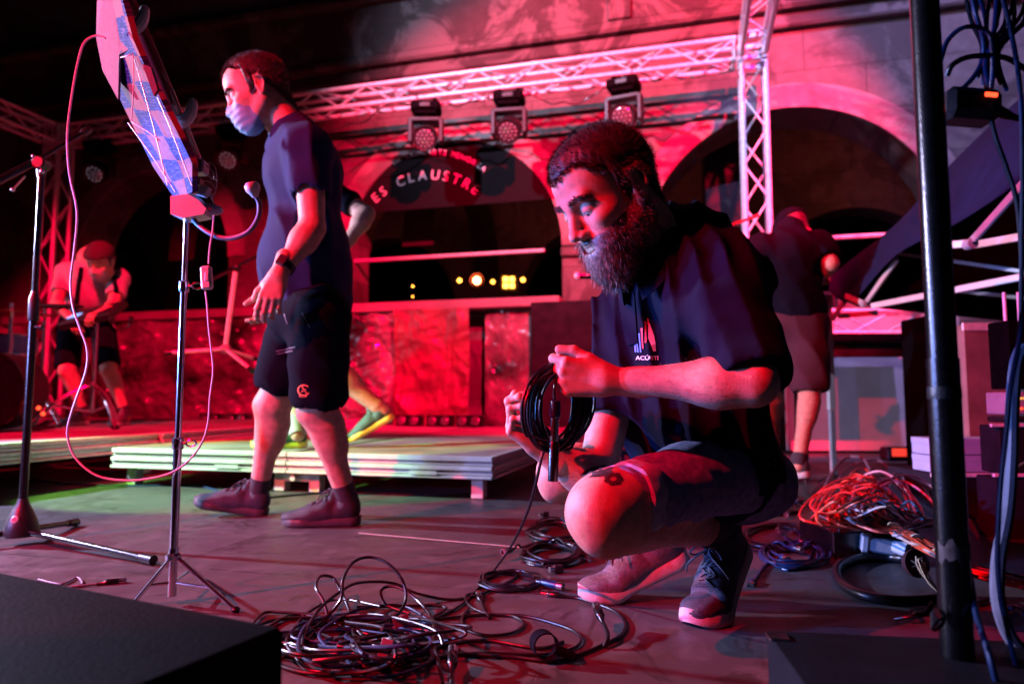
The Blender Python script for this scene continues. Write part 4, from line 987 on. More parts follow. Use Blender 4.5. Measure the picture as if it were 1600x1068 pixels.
truss_piece('truss', S(-7.35, TB, 0.27), S(-7.35, TB, zt - .14), E2, 'upright aluminium truss tower lit red at the far left', 'box trusses of the lighting rig')
truss_piece('truss', S(-7.35, TB - .16, zt), S(-7.35, 2.0, zt), E3, 'dim truss running forward overhead at the far left', 'box trusses of the lighting rig')
for a_, lab in ((.56, 'flat steel corner block joining the trusses above the right tower'), (-7.35, 'corner block joining the trusses above the left tower')):
    t = thing('truss_corner', lab, 'truss corner', S(a_, TB, zt - .13), 'truss corner blocks'); mb = MB()
    for sx in (-1, 1):
        for sy in (-1, 1): sbox(mb, a_ + sx * W_ - .025, a_ + sx * W_ + .025, TB + sy * W_ - .025, TB + sy * W_ + .025, zt - .125, zt + .125, .012)
    for sz in (-1, 1):
        for sy in (-1, 1): sbox(mb, a_ - .075, a_ + .075, TB + sy * W_ - .012, TB + sy * W_ + .012, zt + sz * .10 - .024, zt + sz * .10 + .024)
        for sx in (-1, 1): sbox(mb, a_ + sx * W_ - .012, a_ + sx * W_ + .012, TB - .075, TB + .075, zt + sz * .10 - .024, zt + sz * .10 + .024)
    mb.build('frame', M['alu'], t); mb = MB(); sbox(mb, a_ - .09, a_ + .09, TB - .1, TB + .1, zt - .018, zt - .006, .002); mb.build('gusset', M['alu_white'], t)
    for q in (-.04, .04): mb = MB(); mb.cyl(S(a_ + q, TB - .128, zt + .1), S(a_ + q, TB - .134, zt + .1), .016); mb.build('pin', M['black_metal'], t)

def moving_head(loc, rz, tilt, label):
    t = thing('moving_head', label, 'stage light', loc, 'moving heads hanging from the back truss', (0, 0, rz)); X, Y, Z = Vector((1, 0, 0)), Vector((0, 1, 0)), Vector((0, 0, 1))
    k = lambda mb, n, m, par=t: mb.build(n, m, par, local=True)
    mb = MB(); mb.box((0, 0, -.10), (.15, .11, .05), bev=.02); mb.box((0, 0, -.165), (.11, .09, .016), bev=.008); mb.box((0, -.112, -.10), (.09, .004, .03)); mb.cyl((0, 0, -.18), (0, 0, -.2), .06, n=20); k(mb, 'base', M['black_rough'])
    mb = MB(); mb.box((0, -.1145, -.10), (.05, .002, .018)); k(mb, 'display', M['black_plastic'])
    for s_ in (-1, 1):
        mb = MB(); mb.box((s_ * .09, 0, -.03), (.02, .03, .03)); mb.cyl((s_ * .09 - .02, 0, .01), (s_ * .09 + .02, 0, .01), .042, n=16); mb.cyl((s_ * .09, -.06, .0), (s_ * .09, -.035, .0), .012); k(mb, 'clamp', M['black_metal'])
    mb = MB(); mb.box((0, 0, -.225), (.155, .06, .022), bev=.02); k(mb, 'yoke_bridge', M['black_plastic'])
    for s_ in (-1, 1):
        mb = MB(); mb.box((s_ * .155, 0, -.34), (.022, .06, .125), bev=.02); mb.lathe((s_ * .15, 0, -.40), (s_, 0, 0), [(0, .05), (.03, .05), (.036, .035)], 18); k(mb, 'yoke_arm', M['black_plastic'])
    ct, st = math.cos(tilt), math.sin(tilt); d = Vector((0, -ct, -st)); o = Vector((0, 0, -.40))
    mb = MB(); mb.lathe(o - d * .10, d, [(0, .04), (.004, .085), (.05, .118), (.13, .122), (.19, .124), (.205, .118), (.200, .104), (.185, .102)], 26); h = k(mb, 'head', M['black_plastic'])
    mb = MB(); mb.lathe(o + d * .085, d, [(0, .101), (.012, .085), (.02, .05), (.023, .004)], 26); k(mb, 'lens', M['lensglass'], h)
    x, y, _ = frame_of(d); mb = MB()
    for rr, n in ((0, 1), (.042, 6), (.08, 12)):
        for i in range(n): a = 2 * math.pi * i / n; mb.sph(o + d * (.108 - rr * .12) + (x * math.cos(a) + y * math.sin(a)) * rr, .0065, n=6, m=4)
    k(mb, 'led_cluster', M['led_dot'], h)
    return t
for px, py, tl, dz, lab in ((668, 150, R(28), .5, 'moving head light hanging in front of the banner lettering'), (797, 142, R(38), .2, 'moving head light hanging right of the banner arch top'),
        (975, 120, R(22), -.3, 'moving head light hanging just above the crouching man'), (366, 195, R(35), .3, 'moving head light hanging beside the walking man\'s masked face'), (160, 210, R(35), .5, 'darkest moving head light hanging at the far left of the truss')):
    a_, z_ = B(px, py, TB - .02); moving_head(S(a_, TB - .05, zt - .10), -YAW + dz * .5, tl, lab)
# loose cables along the truss
for i, (x0, x1) in enumerate(((-6.4, -4.6), (-4.5, -2.9), (-2.9, -1.7), (-1.6, -.6), (-.5, .4))):
    pts = [S(x0, TB - .08, zt - .10)]
    for j in range(1, 9): t = j / 9; pts.append(S(x0 + (x1 - x0) * t, TB - .1 + .03 * math.sin(j * 2 + i), zt - .12 - (.10 + .12 * (i % 2)) * math.sin(math.pi * t) + .03 * math.sin(j * 3.1 + i)))
    pts.append(S(x1, TB - .08, zt - .1)); mb = MB(); mb.tube(pts, .007, 6); mb.build('power_cable', M['rubber'], label='black power cable sagging from the back truss ' + ('at its far left end', 'between the two leftmost moving heads', 'behind the masked man', 'near the banner lights', 'right of the light above the crouching man')[i], cat='cable', group='cables sagging below the back truss')
# ------------------------------------------------------------------ the other people
def sleeve_cut(f, a, b, t0, r0=.052, r1=.06):
    d_ = (b - a).normalized(); f.rc(a.lerp(b, t0), a.lerp(b, t0) + d_ * .11, r0, r1, k=.002, sub=True).cut()
def sock(root, an, kn, up=.06, m='sock', r=.041):
    d_ = (kn - an).normalized(); x, y, _ = frame_of(d_); mb = MB()
    mb.loft([(an - d_ * .05, r), (an, r), (an + d_ * up * .6, r - .001), (an + d_ * up, r + .001), (an + d_ * (up + .002), r - .003)], x, y, 22); mb.build('sock', M[m], root)
def print_on(bv, pts2d, F_, m, parent, name, off=.003):
    q = []
    for x, y in pts2d:
        h_ = bv.ray_cast(Vector((0, 0, CAMZ)), ray(x, y).normalized())
        if not h_[0]: return
        q.append(h_[0] + h_[1] * off)
    mk(name, q, F_, m, parent, smooth=False)
def ring2d(cx, cy, r0, r1, n=20, a0=0, a1=2 * math.pi, sy=1.0):
    P_ = []; F_ = []
    for i in range(n + 1):
        t = a0 + (a1 - a0) * i / n; P_ += [(cx + math.cos(t) * r0, cy + math.sin(t) * r0 * sy), (cx + math.cos(t) * r1, cy + math.sin(t) * r1 * sy)]
    for i in range(n): F_.append((2 * i, 2 * i + 1, 2 * i + 3, 2 * i + 2))
    return P_, F_

def walking_man():
    root = thing('person', 'man in face mask, navy tee and black shorts walking past the silver riser', 'person', P(480, 822, 2.58))
    toeB = G(438, 822); heelB = toeB + Vector((.298, .03, 0))
    toeA = P(302, 789, 2.80); heelA = P(418, 808, 2.84)
    J = dict(head=P(404, 148, 2.50), neck=P(452, 208, 2.58), shL=P(482, 232, 2.40), shR=P(448, 232, 2.78), elL=P(488, 356, 2.36), wrL=P(436, 428, 2.28),
             elR=P(452, 350, 2.86), wrR=P(425, 455, 2.80), hipL=P(500, 492, 2.46), hipR=P(468, 492, 2.70), knL=P(497, 640, 2.52), knR=P(427, 636, 2.74), pel=P(480, 482, 2.58))
    sB, anB = shoe(root, toeB, heelB, (0, 0, 1), M['shoe_purple'], M['sole_dark'], side=-1, h=.005)
    sA, anA = shoe(root, toeA, heelA, (.12, 0, 1), M['shoe_dark'], M['sole_dark'], side=1, h=.005)
    J['anL'] = anB; J['anR'] = anA; J['toeL'] = toeB; J['toeR'] = toeA
    f = Field(); limbs(f, J, 'L', sc=1.08); limbs(f, J, 'R', sc=1.06)
    f.rc(J['shL'], J['shR'], .06, .06, k=.03); f.rc(J['neck'] + Vector((.03, 0, -.10)), J['pel'], .09, .11, k=.04); f.rc(J['neck'], J['head'] + Vector((.03, 0, -.05)), .060, .056, k=.03)
    V, F = f.mesh(.008)
    F0 = Vector((-.97, -.24, 0)).normalized(); pit = R(24)
    H = Head(J['head'], F0 * math.cos(pit) + Vector((0, 0, -math.sin(pit))), F0 * math.sin(pit) + Vector((0, 0, math.cos(pit))), 1.10, .0036)
    hl = hand('L', J['wrL'], (J['wrL'] - J['elL']).normalized() + Vector((0, 0, -.8)), (.15, -1, .1), curls=((.35, .6, .4), (.45, .65, .4), (.5, .7, .4), (.55, .7, .4)), thumb=((.85, .5, -.3), (.9, .2, -.5)), scale=1.05, h=.003)
    hr = hand('R', J['wrR'], (-.25, 0, -1), (.3, 1, 0), curls=(.5, .6, .6, .7), scale=1.02, h=.003)
    BV, BF = join((V, F), (H.w(H.V), H.F), hl, hr); mk('body', BV, BF, M['skin'], root, angle=None)
    H.eyes(root); H.brows(root, 700); H.mask(root); H.hair(root, off=.009, recede=.030, n=9000, length=.012, width=.0015, h=.005)
    # tee
    f = Field(); ax = (F0, Vector((0, 0, 1)).cross(F0), Vector((0, 0, 1)))
    f.ell(P(476, 272, 2.58), (.150, .20, .165), ax=ax, k=0); f.ell(P(478, 395, 2.58), (.168, .20, .20), ax=ax, k=.12); f.rc(P(478, 440, 2.58), P(484, 470, 2.58), .165, .165, k=.06)
    f.rc(P(452, 198, 2.58), P(468, 235, 2.58), .070, .12, k=.05); f.rc(P(462, 207, 2.53), J['shL'], .078, .08, k=.05); f.rc(P(452, 210, 2.64), J['shR'], .078, .08, k=.05)
    sl = J['shL'].lerp(J['elL'], .44); sr = J['shR'].lerp(J['elR'], .5); f.rc(J['shL'], sl, .078, .080, k=.04); f.rc(J['shR'], sr, .075, .076, k=.04)
    for a, b in ((J['shL'], sl), (J['shR'], sr)):
        d_ = (b - a).normalized(); f.ell(b + d_ * .115, (.088, .085, .085), ax=(d_, *frame_of(d_)[:2]), k=.001, sub=True).cut()
    sleeve_cut(f, J['shL'], J['elL'], .3, .058, .062); sleeve_cut(f, J['shR'], J['elR'], .35, .056, .06)
    f.ell(P(484, 560, 2.58), (.4, .4, .172), k=.002, sub=True).cut(); f.rc(P(484, 500, 2.58), P(482, 440, 2.58), .13, .13, k=.002, sub=True).cut()
    f.post = lambda p, d: d - folds(p, (1, .2, .25), .085, .008, 13) * np.clip(np.linalg.norm(p - V3(sl), axis=1) / .15, .3, 1) - .004 * fnoise(p, 16, 3)
    TV, TF = f.mesh(.007); mk('tee_shirt', TV, TF, M['tee'], root, angle=None)
    # shorts
    f = Field(); f.ell(P(482, 497, 2.58), (.150, .185, .115), ax=ax, k=0)
    for hp, kn, tt in ((J['hipL'], J['knL'], .80), (J['hipR'], J['knR'], .68)):
        e = hp.lerp(kn, tt); d_ = (kn - hp).normalized(); f.rc(hp, e, .112, .108, k=.05); f.ell(e + d_ * .155, (.110, .17, .17), ax=(d_, *frame_of(d_)[:2]), k=.001, sub=True).cut()
        f.rc(hp.lerp(kn, tt - .2), kn + d_ * .05, .082, .09, k=.002, sub=True).cut()
    f.post = lambda p, d: d - folds(p, (.7, .3, .55), .09, .006, 17) - .003 * fnoise(p, 20, 6)
    SV, SF = f.mesh(.007); sh = mk('shorts', SV, SF, M['black_cloth'], root, angle=None); sb = bvh(SV, SF)
    print_on(sb, *ring2d(475, 609, 9.5, 7.8, 22, .5, 5.6, .95), M['orange_print'], sh, 'logo_print'); print_on(sb, *ring2d(475, 613, 4.4, 3.2, 16, -2.9, .3, .8), M['orange_print'], sh, 'logo_print')
    print_on(sb, *ring2d(477, 604, 4.6, 3.2, 12, 1.2, 4.4), M['orange_print'], sh, 'logo_print'); print_on(sb, *ring2d(474, 618, 6, 4.6, 14, 0, 6.283, .35), M['orange_print'], sh, 'logo_print')
    for k, (x0, y0, x1, y1) in enumerate(((432, 548, 462, 541), (434, 552, 458, 547), (444, 490, 449, 505), (472, 488, 484, 512))):
        print_on(sb, [(x0 + (x1 - x0) * i / 6 + (0 if j else (1.2 if k > 1 else 0)), y0 + (y1 - y0) * i / 6 + (0 if j else 1.3)) for i in range(7) for j in (0, 1)], [(2 * i, 2 * i + 1, 2 * i + 3, 2 * i + 2) for i in range(6)], M['grey_cable'], sh, 'pocket_piping')
    sock(root, J['anL'], J['knL'], .05); sock(root, J['anR'], J['knR'], .05)
    # watch
    d_ = (J['wrL'] - J['elL']).normalized(); x, y, _ = frame_of(d_); wc = J['wrL'] - d_ * .035; mb = MB(); n = 24
    mb.loft([(wc - d_ * .012, .034), (wc - d_ * .011, .036), (wc + d_ * .011, .0355), (wc + d_ * .012, .0335)], x, y, n, cap=False); wt = mb.build('watch_strap', M['rubber'], root)
    mb = MB(); nrm = Vector((-.1, -1, .05)); nrm = (nrm - d_ * nrm.dot(d_)).normalized(); mb.box(wc + nrm * .037, (.020, .017, .006), (d_, nrm.cross(d_), nrm), .005); mb.build('watch_face', M['black_plastic'], wt)
    return root
walking_man()

def green_lit_man():
    z = .2; Y = 3.9
    root = thing('person', 'person striding on the riser behind the masked man, one foot lit green', 'person', P(480, 697, 3.9))
    toeF = G(392, 700, .203); heelF = toeF + Vector((.29, .05, 0))
    J = dict(head=P(462, 262, 3.92), neck=P(478, 285, 3.95), shL=P(520, 300, 3.85), shR=P(470, 300, 4.1), elL=P(572, 334, 3.80), wrL=P(540, 384, 3.72), elR=P(455, 350, 4.15), wrR=P(440, 400, 4.05),
             hipL=P(495, 455, 3.9), hipR=P(470, 455, 4.05), knL=P(515, 575, 3.85), knR=P(455, 570, 4.0), pel=P(484, 445, 3.95))
    sF, anF = shoe(root, toeF, heelF, (0, 0, 1), M['teal_shoe'], M['yellow_sole'], side=1, h=.006, laces=False)
    toeB = P(544, 697, 3.84); toeB.z = .215; heelB = toeB + Vector((.255, .03, .145))
    sB, anB = shoe(root, toeB, heelB, (-.45, 0, 1), M['teal_shoe'], M['yellow_sole'], side=-1, h=.006, laces=False)
    J['anL'] = anB; J['anR'] = anF; J['toeL'] = toeB; J['toeR'] = toeF
    f = Field(); limbs(f, J, 'L', sc=1.2); limbs(f, J, 'R', sc=1.15); f.rc(J['shL'], J['shR'], .05, .05, k=.03); f.rc(J['neck'], J['pel'], .1, .1, k=.04); f.rc(J['neck'], J['head'], .058, .056, k=.03); V, F = f.mesh(.009)
    H = Head(J['head'], (-1, -.1, -.1), (-.1, 0, 1), 1.0, .006)
    BV, BF = join((V, F), (H.w(H.V), H.F), hand('L', J['wrL'], (-.5, -.4, -.7), (.2, -1, 0), h=.004), hand('R', J['wrR'], (-.3, -.1, -1), (.2, 1, 0), h=.004)); mk('body', BV, BF, M['skin'], root, angle=None)
    H.hair(root, off=.008, n=800, length=.012, h=.006)
    f = Field(); f.ell(P(492, 325, 3.95), (.13, .19, .16), k=0); f.rc(P(492, 380, 3.95), P(486, 440, 3.95), .14, .14, k=.06); f.rc(J['neck'], P(490, 310, 3.95), .07, .1, k=.04)
    sl = J['shL'].lerp(J['elL'], .52); f.rc(J['shL'], sl, .07, .072, k=.05); d_ = (sl - J['shL']).normalized(); f.ell(sl + d_ * .105, (.08, .1, .1), ax=(d_, *frame_of(d_)[:2]), k=.001, sub=True).cut()
    sr = J['shR'].lerp(J['elR'], .55); f.rc(J['shR'], sr, .07, .072, k=.05); f.post = lambda p, d: d - folds(p, (1, 0, .2), .09, .006, 4)
    TV, TF = f.mesh(.009); mk('tee_shirt', TV, TF, M['black_cloth'], root, angle=None)
    f = Field(); f.ell(J['pel'] + Vector((0, 0, -.04)), (.13, .17, .12), k=0)
    for hp, kn, tt in ((J['hipL'], J['knL'], .8), (J['hipR'], J['knR'], .8)):
        e = hp.lerp(kn, tt); d_ = (kn - hp).normalized(); f.rc(hp, e, .095, .085, k=.05); f.ell(e + d_ * .125, (.09, .13, .13), ax=(d_, *frame_of(d_)[:2]), k=.001, sub=True).cut()
    f.post = lambda p, d: d - folds(p, (1, 0, .4), .09, .006, 5); SV, SF = f.mesh(.009); mk('shorts', SV, SF, M['black_cloth'], root, angle=None)
    sock(root, J['anR'], J['knR'], .06, 'white_tee', .046)
green_lit_man()

def bending_man():
    """percussionist at his pad, bent forward, facing the camera"""
    Y = 5.55; zr = .25
    root = thing('person', 'bare-armed person in pale tee, cap and white mask bending over a pad on a stand', 'person', P(130, 660, Y))
    tL = P(172, 664, 5.35); tL.z = .252; tR = P(95, 664, 5.38); tR.z = .252
    J = dict(head=P(156, 408, 5.28), neck=P(146, 406, 5.50), shL=P(186, 436, 5.52), shR=P(104, 425, 5.52), elL=P(176, 478, 5.30), wrL=P(160, 487, 5.10), elR=P(88, 474, 5.38), wrR=P(112, 500, 5.12),
             hipL=P(160, 500, 5.78), hipR=P(112, 502, 5.78), knL=P(170, 578, 5.55), knR=P(105, 580, 5.55), pel=P(137, 492, 5.80))
    sL, aL = shoe(root, tL, tL + Vector((-.03, .29, 0)), (0, 0, 1), M['shoe_grey'], M['sole'], side=1, h=.007, laces=False); sR, aR = shoe(root, tR, tR + Vector((.03, .29, 0)), (0, 0, 1), M['shoe_grey'], M['sole'], side=-1, h=.007, laces=False)
    J['anL'] = aL; J['anR'] = aR; J['toeL'] = tL; J['toeR'] = tR
    f = Field(); limbs(f, J, 'L', sc=1.02); limbs(f, J, 'R', sc=1.02); f.rc(J['shL'], J['shR'], .06, .06, k=.04); f.rc(J['neck'], J['pel'], .12, .12, k=.05); f.rc(J['neck'], J['head'], .06, .058, k=.03); V, F = f.mesh(.010)
    H = Head(J['head'], (.05, -.80, -.60), (.12, -.55, .80), 1.08, .0055)
    BV, BF = join((V, F), (H.w(H.V), H.F), hand('L', J['wrL'], (-.5, -.6, -.4), (.3, -.3, 1), h=.0045), hand('R', J['wrR'], (.6, -.5, -.4), (-.3, -.3, 1), h=.0045)); mk('body', BV, BF, M['skin'], root, angle=None)
    H.eyes(root); H.mask(root, .005, 'white_tee'); H.hair(root, off=.010, n=1500, length=.018, width=.0016, h=.006)
    capV, capF = H.shell(.016, lambda q: np.minimum(q[:, 2] - .055, q[:, 0] + .2), .006, taper=.001); cp = mk('cap', H.w(capV), capF, M['maroon'], root, angle=None)
    f = Field(); f.rc(P(144, 428, 5.52), J['pel'] + Vector((0, -.02, .05)), .150, .150, k=.05); f.rc(J['shL'], J['shR'], .078, .078, k=.08); f.ell(P(140, 458, 5.55), (.19, .15, .19), k=.06)
    for a, b in ((J['shL'], J['elL']), (J['shR'], J['elR'])):
        e = a.lerp(b, .55); f.rc(a, e, .072, .075, k=.04); d_ = (b - a).normalized(); f.ell(e + d_ * .11, (.088, .11, .11), ax=(d_, *frame_of(d_)[:2]), k=.001, sub=True).cut()
    f.post = lambda p, d: d - folds(p, (1, 0, .3), .10, .009, 14); TV, TF = f.mesh(.010); ts = mk('tee_shirt', TV, TF, M['white_tee'], root, angle=None)
    mb = MB(); tb = bvh(TV, TF)                                              # two dark straps
    for x0, x1 in ((128, 118), (176, 186)):
        row = []
        for i in range(9):
            t = i / 8; h_ = tb.ray_cast(Vector((0, 0, CAMZ)), ray(x0 + (x1 - x0) * t, 418 + 66 * t).normalized())
            if h_[0]: row.append(h_[0] + h_[1] * .008)
        if len(row) > 2: mb.tube(row, .018, 6, 2)
    if mb.v: mb.build('strap', M['black_cloth'], ts)
    f = Field(); f.ell(J['pel'] + Vector((0, 0, -.06)), (.18, .15, .13), k=0)
    for hp, kn, tt in ((J['hipL'], J['knL'], .85), (J['hipR'], J['knR'], .85)):
        e = hp.lerp(kn, tt); d_ = (kn - hp).normalized(); f.rc(hp, e, .10, .095, k=.05); f.ell(e + d_ * .13, (.10, .14, .14), ax=(d_, *frame_of(d_)[:2]), k=.001, sub=True).cut()
    f.post = lambda p, d: d - folds(p, (1, 0, .4), .09, .006, 5); SV, SF = f.mesh(.010); mk('shorts', SV, SF, M['black_cloth'], root, angle=None)
    sock(root, aL, J['knL'], .04); sock(root, aR, J['knR'], .04)
bending_man()

def capped_man():
    """seen from behind at the right, stepping away"""
    P0 = globals()['P']; P = lambda a, b, c: P0(a + 14, b, c)
    root = thing('person', 'person in black cap, dark tee and maroon shorts stepping away behind the crouching man', 'person', P(1250, 750, 3.95))
    heel = P(1250, 748, 3.80); heel.z = .035
    toe = heel + Vector((-.10, .27, -.03)); toe.z = .004
    J = dict(head=P(1224, 362, 4.34), neck=P(1218, 372, 4.05), shL=P(1172, 388, 4.02), shR=P(1266, 384, 4.02), elL=P(1152, 455, 4.2), wrL=P(1165, 500, 4.4), elR=P(1285, 412, 3.92), wrR=P(1262, 440, 4.25),
             hipL=P(1215, 505, 4.10), hipR=P(1245, 505, 4.05), knL=P(1190, 600, 4.35), knR=P(1252, 608, 4.0), pel=P(1228, 490, 4.1))
    # local: seen from behind, his right side is at picture right
    sR, aR = shoe(root, toe, heel, (0, 0, 1), M['sole_dark'], M['sole'], side=1, h=.006, laces=False)
    tl = G(1185, 720); hl_ = tl + Vector((.05, -.28, 0)); sL, aL = shoe(root, tl, hl_, (0, 0, 1), M['sole_dark'], M['sole'], side=-1, h=.006, laces=False)
    J['anR'] = aR; J['anL'] = aL; J['toeR'] = toe; J['toeL'] = tl
    f = Field(); limbs(f, J, 'L'); limbs(f, J, 'R', sc=1.05); f.rc(J['shL'], J['shR'], .06, .06, k=.04); f.rc(J['neck'] + Vector((0, 0, -.12)), J['pel'], .10, .12, k=.05); f.rc(J['neck'], J['head'], .058, .058, k=.03); V, F = f.mesh(.009)
    H = Head(J['head'], (-.25, .75, -.65), (-.1, .65, .75), 1.08, .006)
    BV, BF = join((V, F), (H.w(H.V), H.F), hand('L', J['wrL'], (0, .5, -.8), (-1, 0, 0), h=.005), hand('R', J['wrR'], (-.5, .8, 0), (.3, 0, 1), h=.005)); mk('body', BV, BF, M['skin'], root, angle=None)
    H.hair(root, off=.008, n=1200, length=.012, h=.006)
    capV, capF = H.shell(.018, lambda q: np.minimum(q[:, 2] - .035, q[:, 0] + .2), .006, taper=.001); cp = mk('cap', H.w(capV), capF, M['black_cloth'], root, angle=None)
    mb = MB(); mb.sph(H.w([(.10, 0, .045)])[0], (.075, .07, .008), (H.X, H.Y, H.Z)); mb.build('cap_peak', M['black_cloth'], cp)
    f = Field(); f.ell(P(1220, 408, 4.05), (.205, .16, .19), k=0); f.rc(P(1222, 455, 4.08), P(1232, 480, 4.08), .165, .17, k=.08); f.rc(P(1220, 362, 4.07), P(1220, 395, 4.05), .095, .16, k=.05); f.rc(J['shL'], J['shR'], .08, .08, k=.06)
    for a, b, t in ((J['shL'], J['elL'], .7), (J['shR'], J['elR'], .55)):
        e = a.lerp(b, t); f.rc(a, e, .08, .082, k=.05); d_ = (b - a).normalized(); f.ell(e + d_ * .115, (.088, .12, .12), ax=(d_, *frame_of(d_)[:2]), k=.001, sub=True).cut()
    f.post = lambda p, d: d - folds(p, (1, 0, .5), .11, .007, 24); TV, TF = f.mesh(.009); mk('tee_shirt', TV, TF, M['black_cloth'], root, angle=None)
    f = Field(); f.ell(P(1232, 505, 4.08), (.17, .15, .14), k=0)
    for hp, kn, tt, r_ in ((J['hipL'], J['knL'], .85, .10), (J['hipR'], J['knR'], .88, .118)):
        e = hp.lerp(kn, tt); d_ = (kn - hp).normalized(); f.rc(hp, e, .115, r_, k=.06); f.ell(e + d_ * .155, (.11, .17, .17), ax=(d_, *frame_of(d_)[:2]), k=.001, sub=True).cut()
        f.rc(hp.lerp(kn, tt - .2), kn + d_ * .05, .075, .085, k=.002, sub=True).cut()
    f.post = lambda p, d: d - folds(p, (.9, 0, .35), .11, .006, 25); SV, SF = f.mesh(.009); mk('shorts', SV, SF, M['maroon'], root, angle=None)
    sock(root, aR, J['knR'], .02); sock(root, aL, J['knL'], .02)
capped_man()
# ------------------------------------------------------------------ stands and gear
# boom microphone stand, front left
def mic_stand():
    b = G(32, 850); b = Vector((b.x, b.y, 0)); t = thing('microphone_stand', 'black boom microphone stand with cast tripod base at the front left', 'microphone stand', b)
    top = P(56, 262, b.y); mid = P(40, 460, b.y); x = b.x
    mb = MB(); mb.cyl((x, b.y, .10), (x, b.y, mid.z), .0125, n=18); mb.build('lower_tube', M['black_metal'], t)
    mb = MB(); mb.cyl((x, b.y, mid.z - .01), (x, b.y, top.z), .0095, n=16); mb.build('upper_tube', M['black_metal'], t)
    mb = MB(); mb.lathe((x, b.y, mid.z - .09), (0, 0, 1), [(0, .014), (.005, .0165), (.075, .0165), (.09, .012), (.10, .010)], 20); cl = mb.build('clutch', M['black_plastic'], t)
    mb = MB(); mb.cyl((x, b.y, mid.z - .11), (x + .03, b.y - .01, mid.z - .11), .005); mb.lathe((x + .028, b.y - .01, mid.z - .11), (1, 0, 0), [(0, .006), (.004, .009), (.012, .009), (.015, .005)], 12); mb.build('clutch_knob', M['black_plastic'], cl)
    mb = MB(); mb.lathe((x, b.y, .028), (0, 0, 1), [(0, .050), (.012, .052), (.05, .043), (.085, .028), (.105, .018), (.12, .015)], 24); bs = mb.build('base', M['black_plastic'], t)
    mb = MB(); mb.lathe((x + .004, b.y - .036, .085), (.05, -1, .35), [(0, .012), (.004, .0125), (.006, .010)], 18); bg = mb.build('badge', M['grey_plastic'], bs)
    mb = MB(); mb.lathe((x + .004, b.y - .042, .0875), (.05, -1, .35), [(0, .0065), (.001, .006)], 12); mb.build('badge_mark', M['paint_red'], bg)
    for k, (ex, ey) in enumerate((G(232, 882)[:2], G(-160, 872)[:2], (b.x - .02, b.y + .30))):
        e = Vector((ex, ey, .016)); s0 = Vector((x, b.y, .045)); mb = MB(); mb.cyl(s0, e, .0095, n=14); lg = mb.build('leg', M['black_metal'], t); d = (e - s0).normalized()
        mb = MB(); mb.cyl(e - d * .035, e + d * .02, .0125, .0145, n=16); mb.build('rubber_foot', M['rubber'], lg)
    # swivel and boom
    mb = MB(); mb.lathe(Vector((x, b.y, top.z)) + Vector((0, .02, .012)), (0, -1, 0), [(0, .020), (.006, .023), (.04, .023), (.045, .018)], 20); mb.lathe(Vector((x, b.y, top.z - .035)), (0, 0, 1), [(0, .012), (.03, .016), (.04, .016)], 16); sw = mb.build('swivel', M['black_plastic'], t)
    for px, py in ((52, 244), (66, 268), (20, 296)):
        c = P(px, py, b.y - .02); mb = MB(); mb.sph(c, .0075); mb.cyl(c, Vector((x, b.y - .02, top.z + .012)).lerp(c, .5), .003); mb.build('swivel_screw', M['metal'], sw)
    e0 = P(-60, 312, b.y - .18); e1 = P(135, 205, b.y + .22); c0 = P(56, 252, b.y)
    mb = MB(); mb.cyl(e0, c0 + (c0 - e0).normalized() * .0, .0125); mb.build('boom_sleeve', M['black_metal'], t)
    mb = MB(); mb.cyl(c0, e1, .0085); bm = mb.build('boom', M['black_metal'], t)
    mb = MB(); d = (e1 - c0).normalized(); mb.lathe(e1, d, [(-.03, .010), (-.01, .014), (.01, .014), (.02, .009)], 14); mb.sph(e1 + Vector((.004, -.01, -.014)), .007); mb.build('boom_tip', M['black_plastic'], bm)
mic_stand()

# chrome light stand with the notes board
def light_stand():
    b = G(268, 944); t = thing('lamp_stand', 'thin chrome tripod stand carrying the tilted patchwork board', 'stand', (b.x, b.y, 0)); x, y = b.x, b.y
    zt_ = P(268, 320, y).z; joins = [P(268, py, y).z for py in (862, 692, 447, 330)]
    for i, (z0, z1, r) in enumerate(((.02, joins[1], .0095), (joins[1], joins[2], .0075), (joins[2], zt_, .0058))):
        mb = MB(); mb.cyl((x, y, z0), (x, y, z1), r, n=16); mb.build('tube', M['metal'], t)
    for z, r in ((joins[1], .012), (joins[2], .0105)):
        mb = MB(); mb.lathe((x, y, z - .014), (0, 0, 1), [(0, r), (.002, r + .001), (.024, r + .001), (.027, r - .002)], 18); c = mb.build('collar', M['metal'], t)
        mb = MB(); mb.cyl((x, y, z), (x + .022, y - .006, z), .0028); pts = [(x + .022 + .012 * (1 - math.cos(a)), y - .006, z + .0075 * math.sin(a)) for a in [2 * math.pi * i / 12 for i in range(13)]]; mb.tube(pts, .0022, 6, 2); mb.build('wing_screw', M['metal'], c)
    mb = MB(); mb.lathe((x, y, joins[0] - .02), (0, 0, 1), [(0, .012), (.004, .018), (.014, .018), (.018, .012), (.03, .011)], 18); mb.build('leg_collar', M['metal'], t)
    hub = Vector((x, y, joins[0] - .006))
    for (px, py) in ((214, 944), (368, 956)):
        g = G(px, py); g = Vector((g.x, g.y + (.0 if px > 300 else -.02), .006)); mb = MB(); mb.cyl(hub, g, .0048, n=10); mb.cyl(Vector((x, y, .05)), hub.lerp(g, .62), .0035, n=8); lg = mb.build('leg', M['metal'], t)
        mb = MB(); mb.sph(g, (.010, .010, .007)); mb.build('rubber_foot', M['rubber'], lg)
    g = Vector((x - .03, y + .22, .006)); mb = MB(); mb.cyl(hub, g, .0048, n=10); mb.cyl(Vector((x, y, .05)), hub.lerp(g, .62), .0035, n=8); mb.build('leg', M['metal'], t)
    return x, y
LX, LY = light_stand()

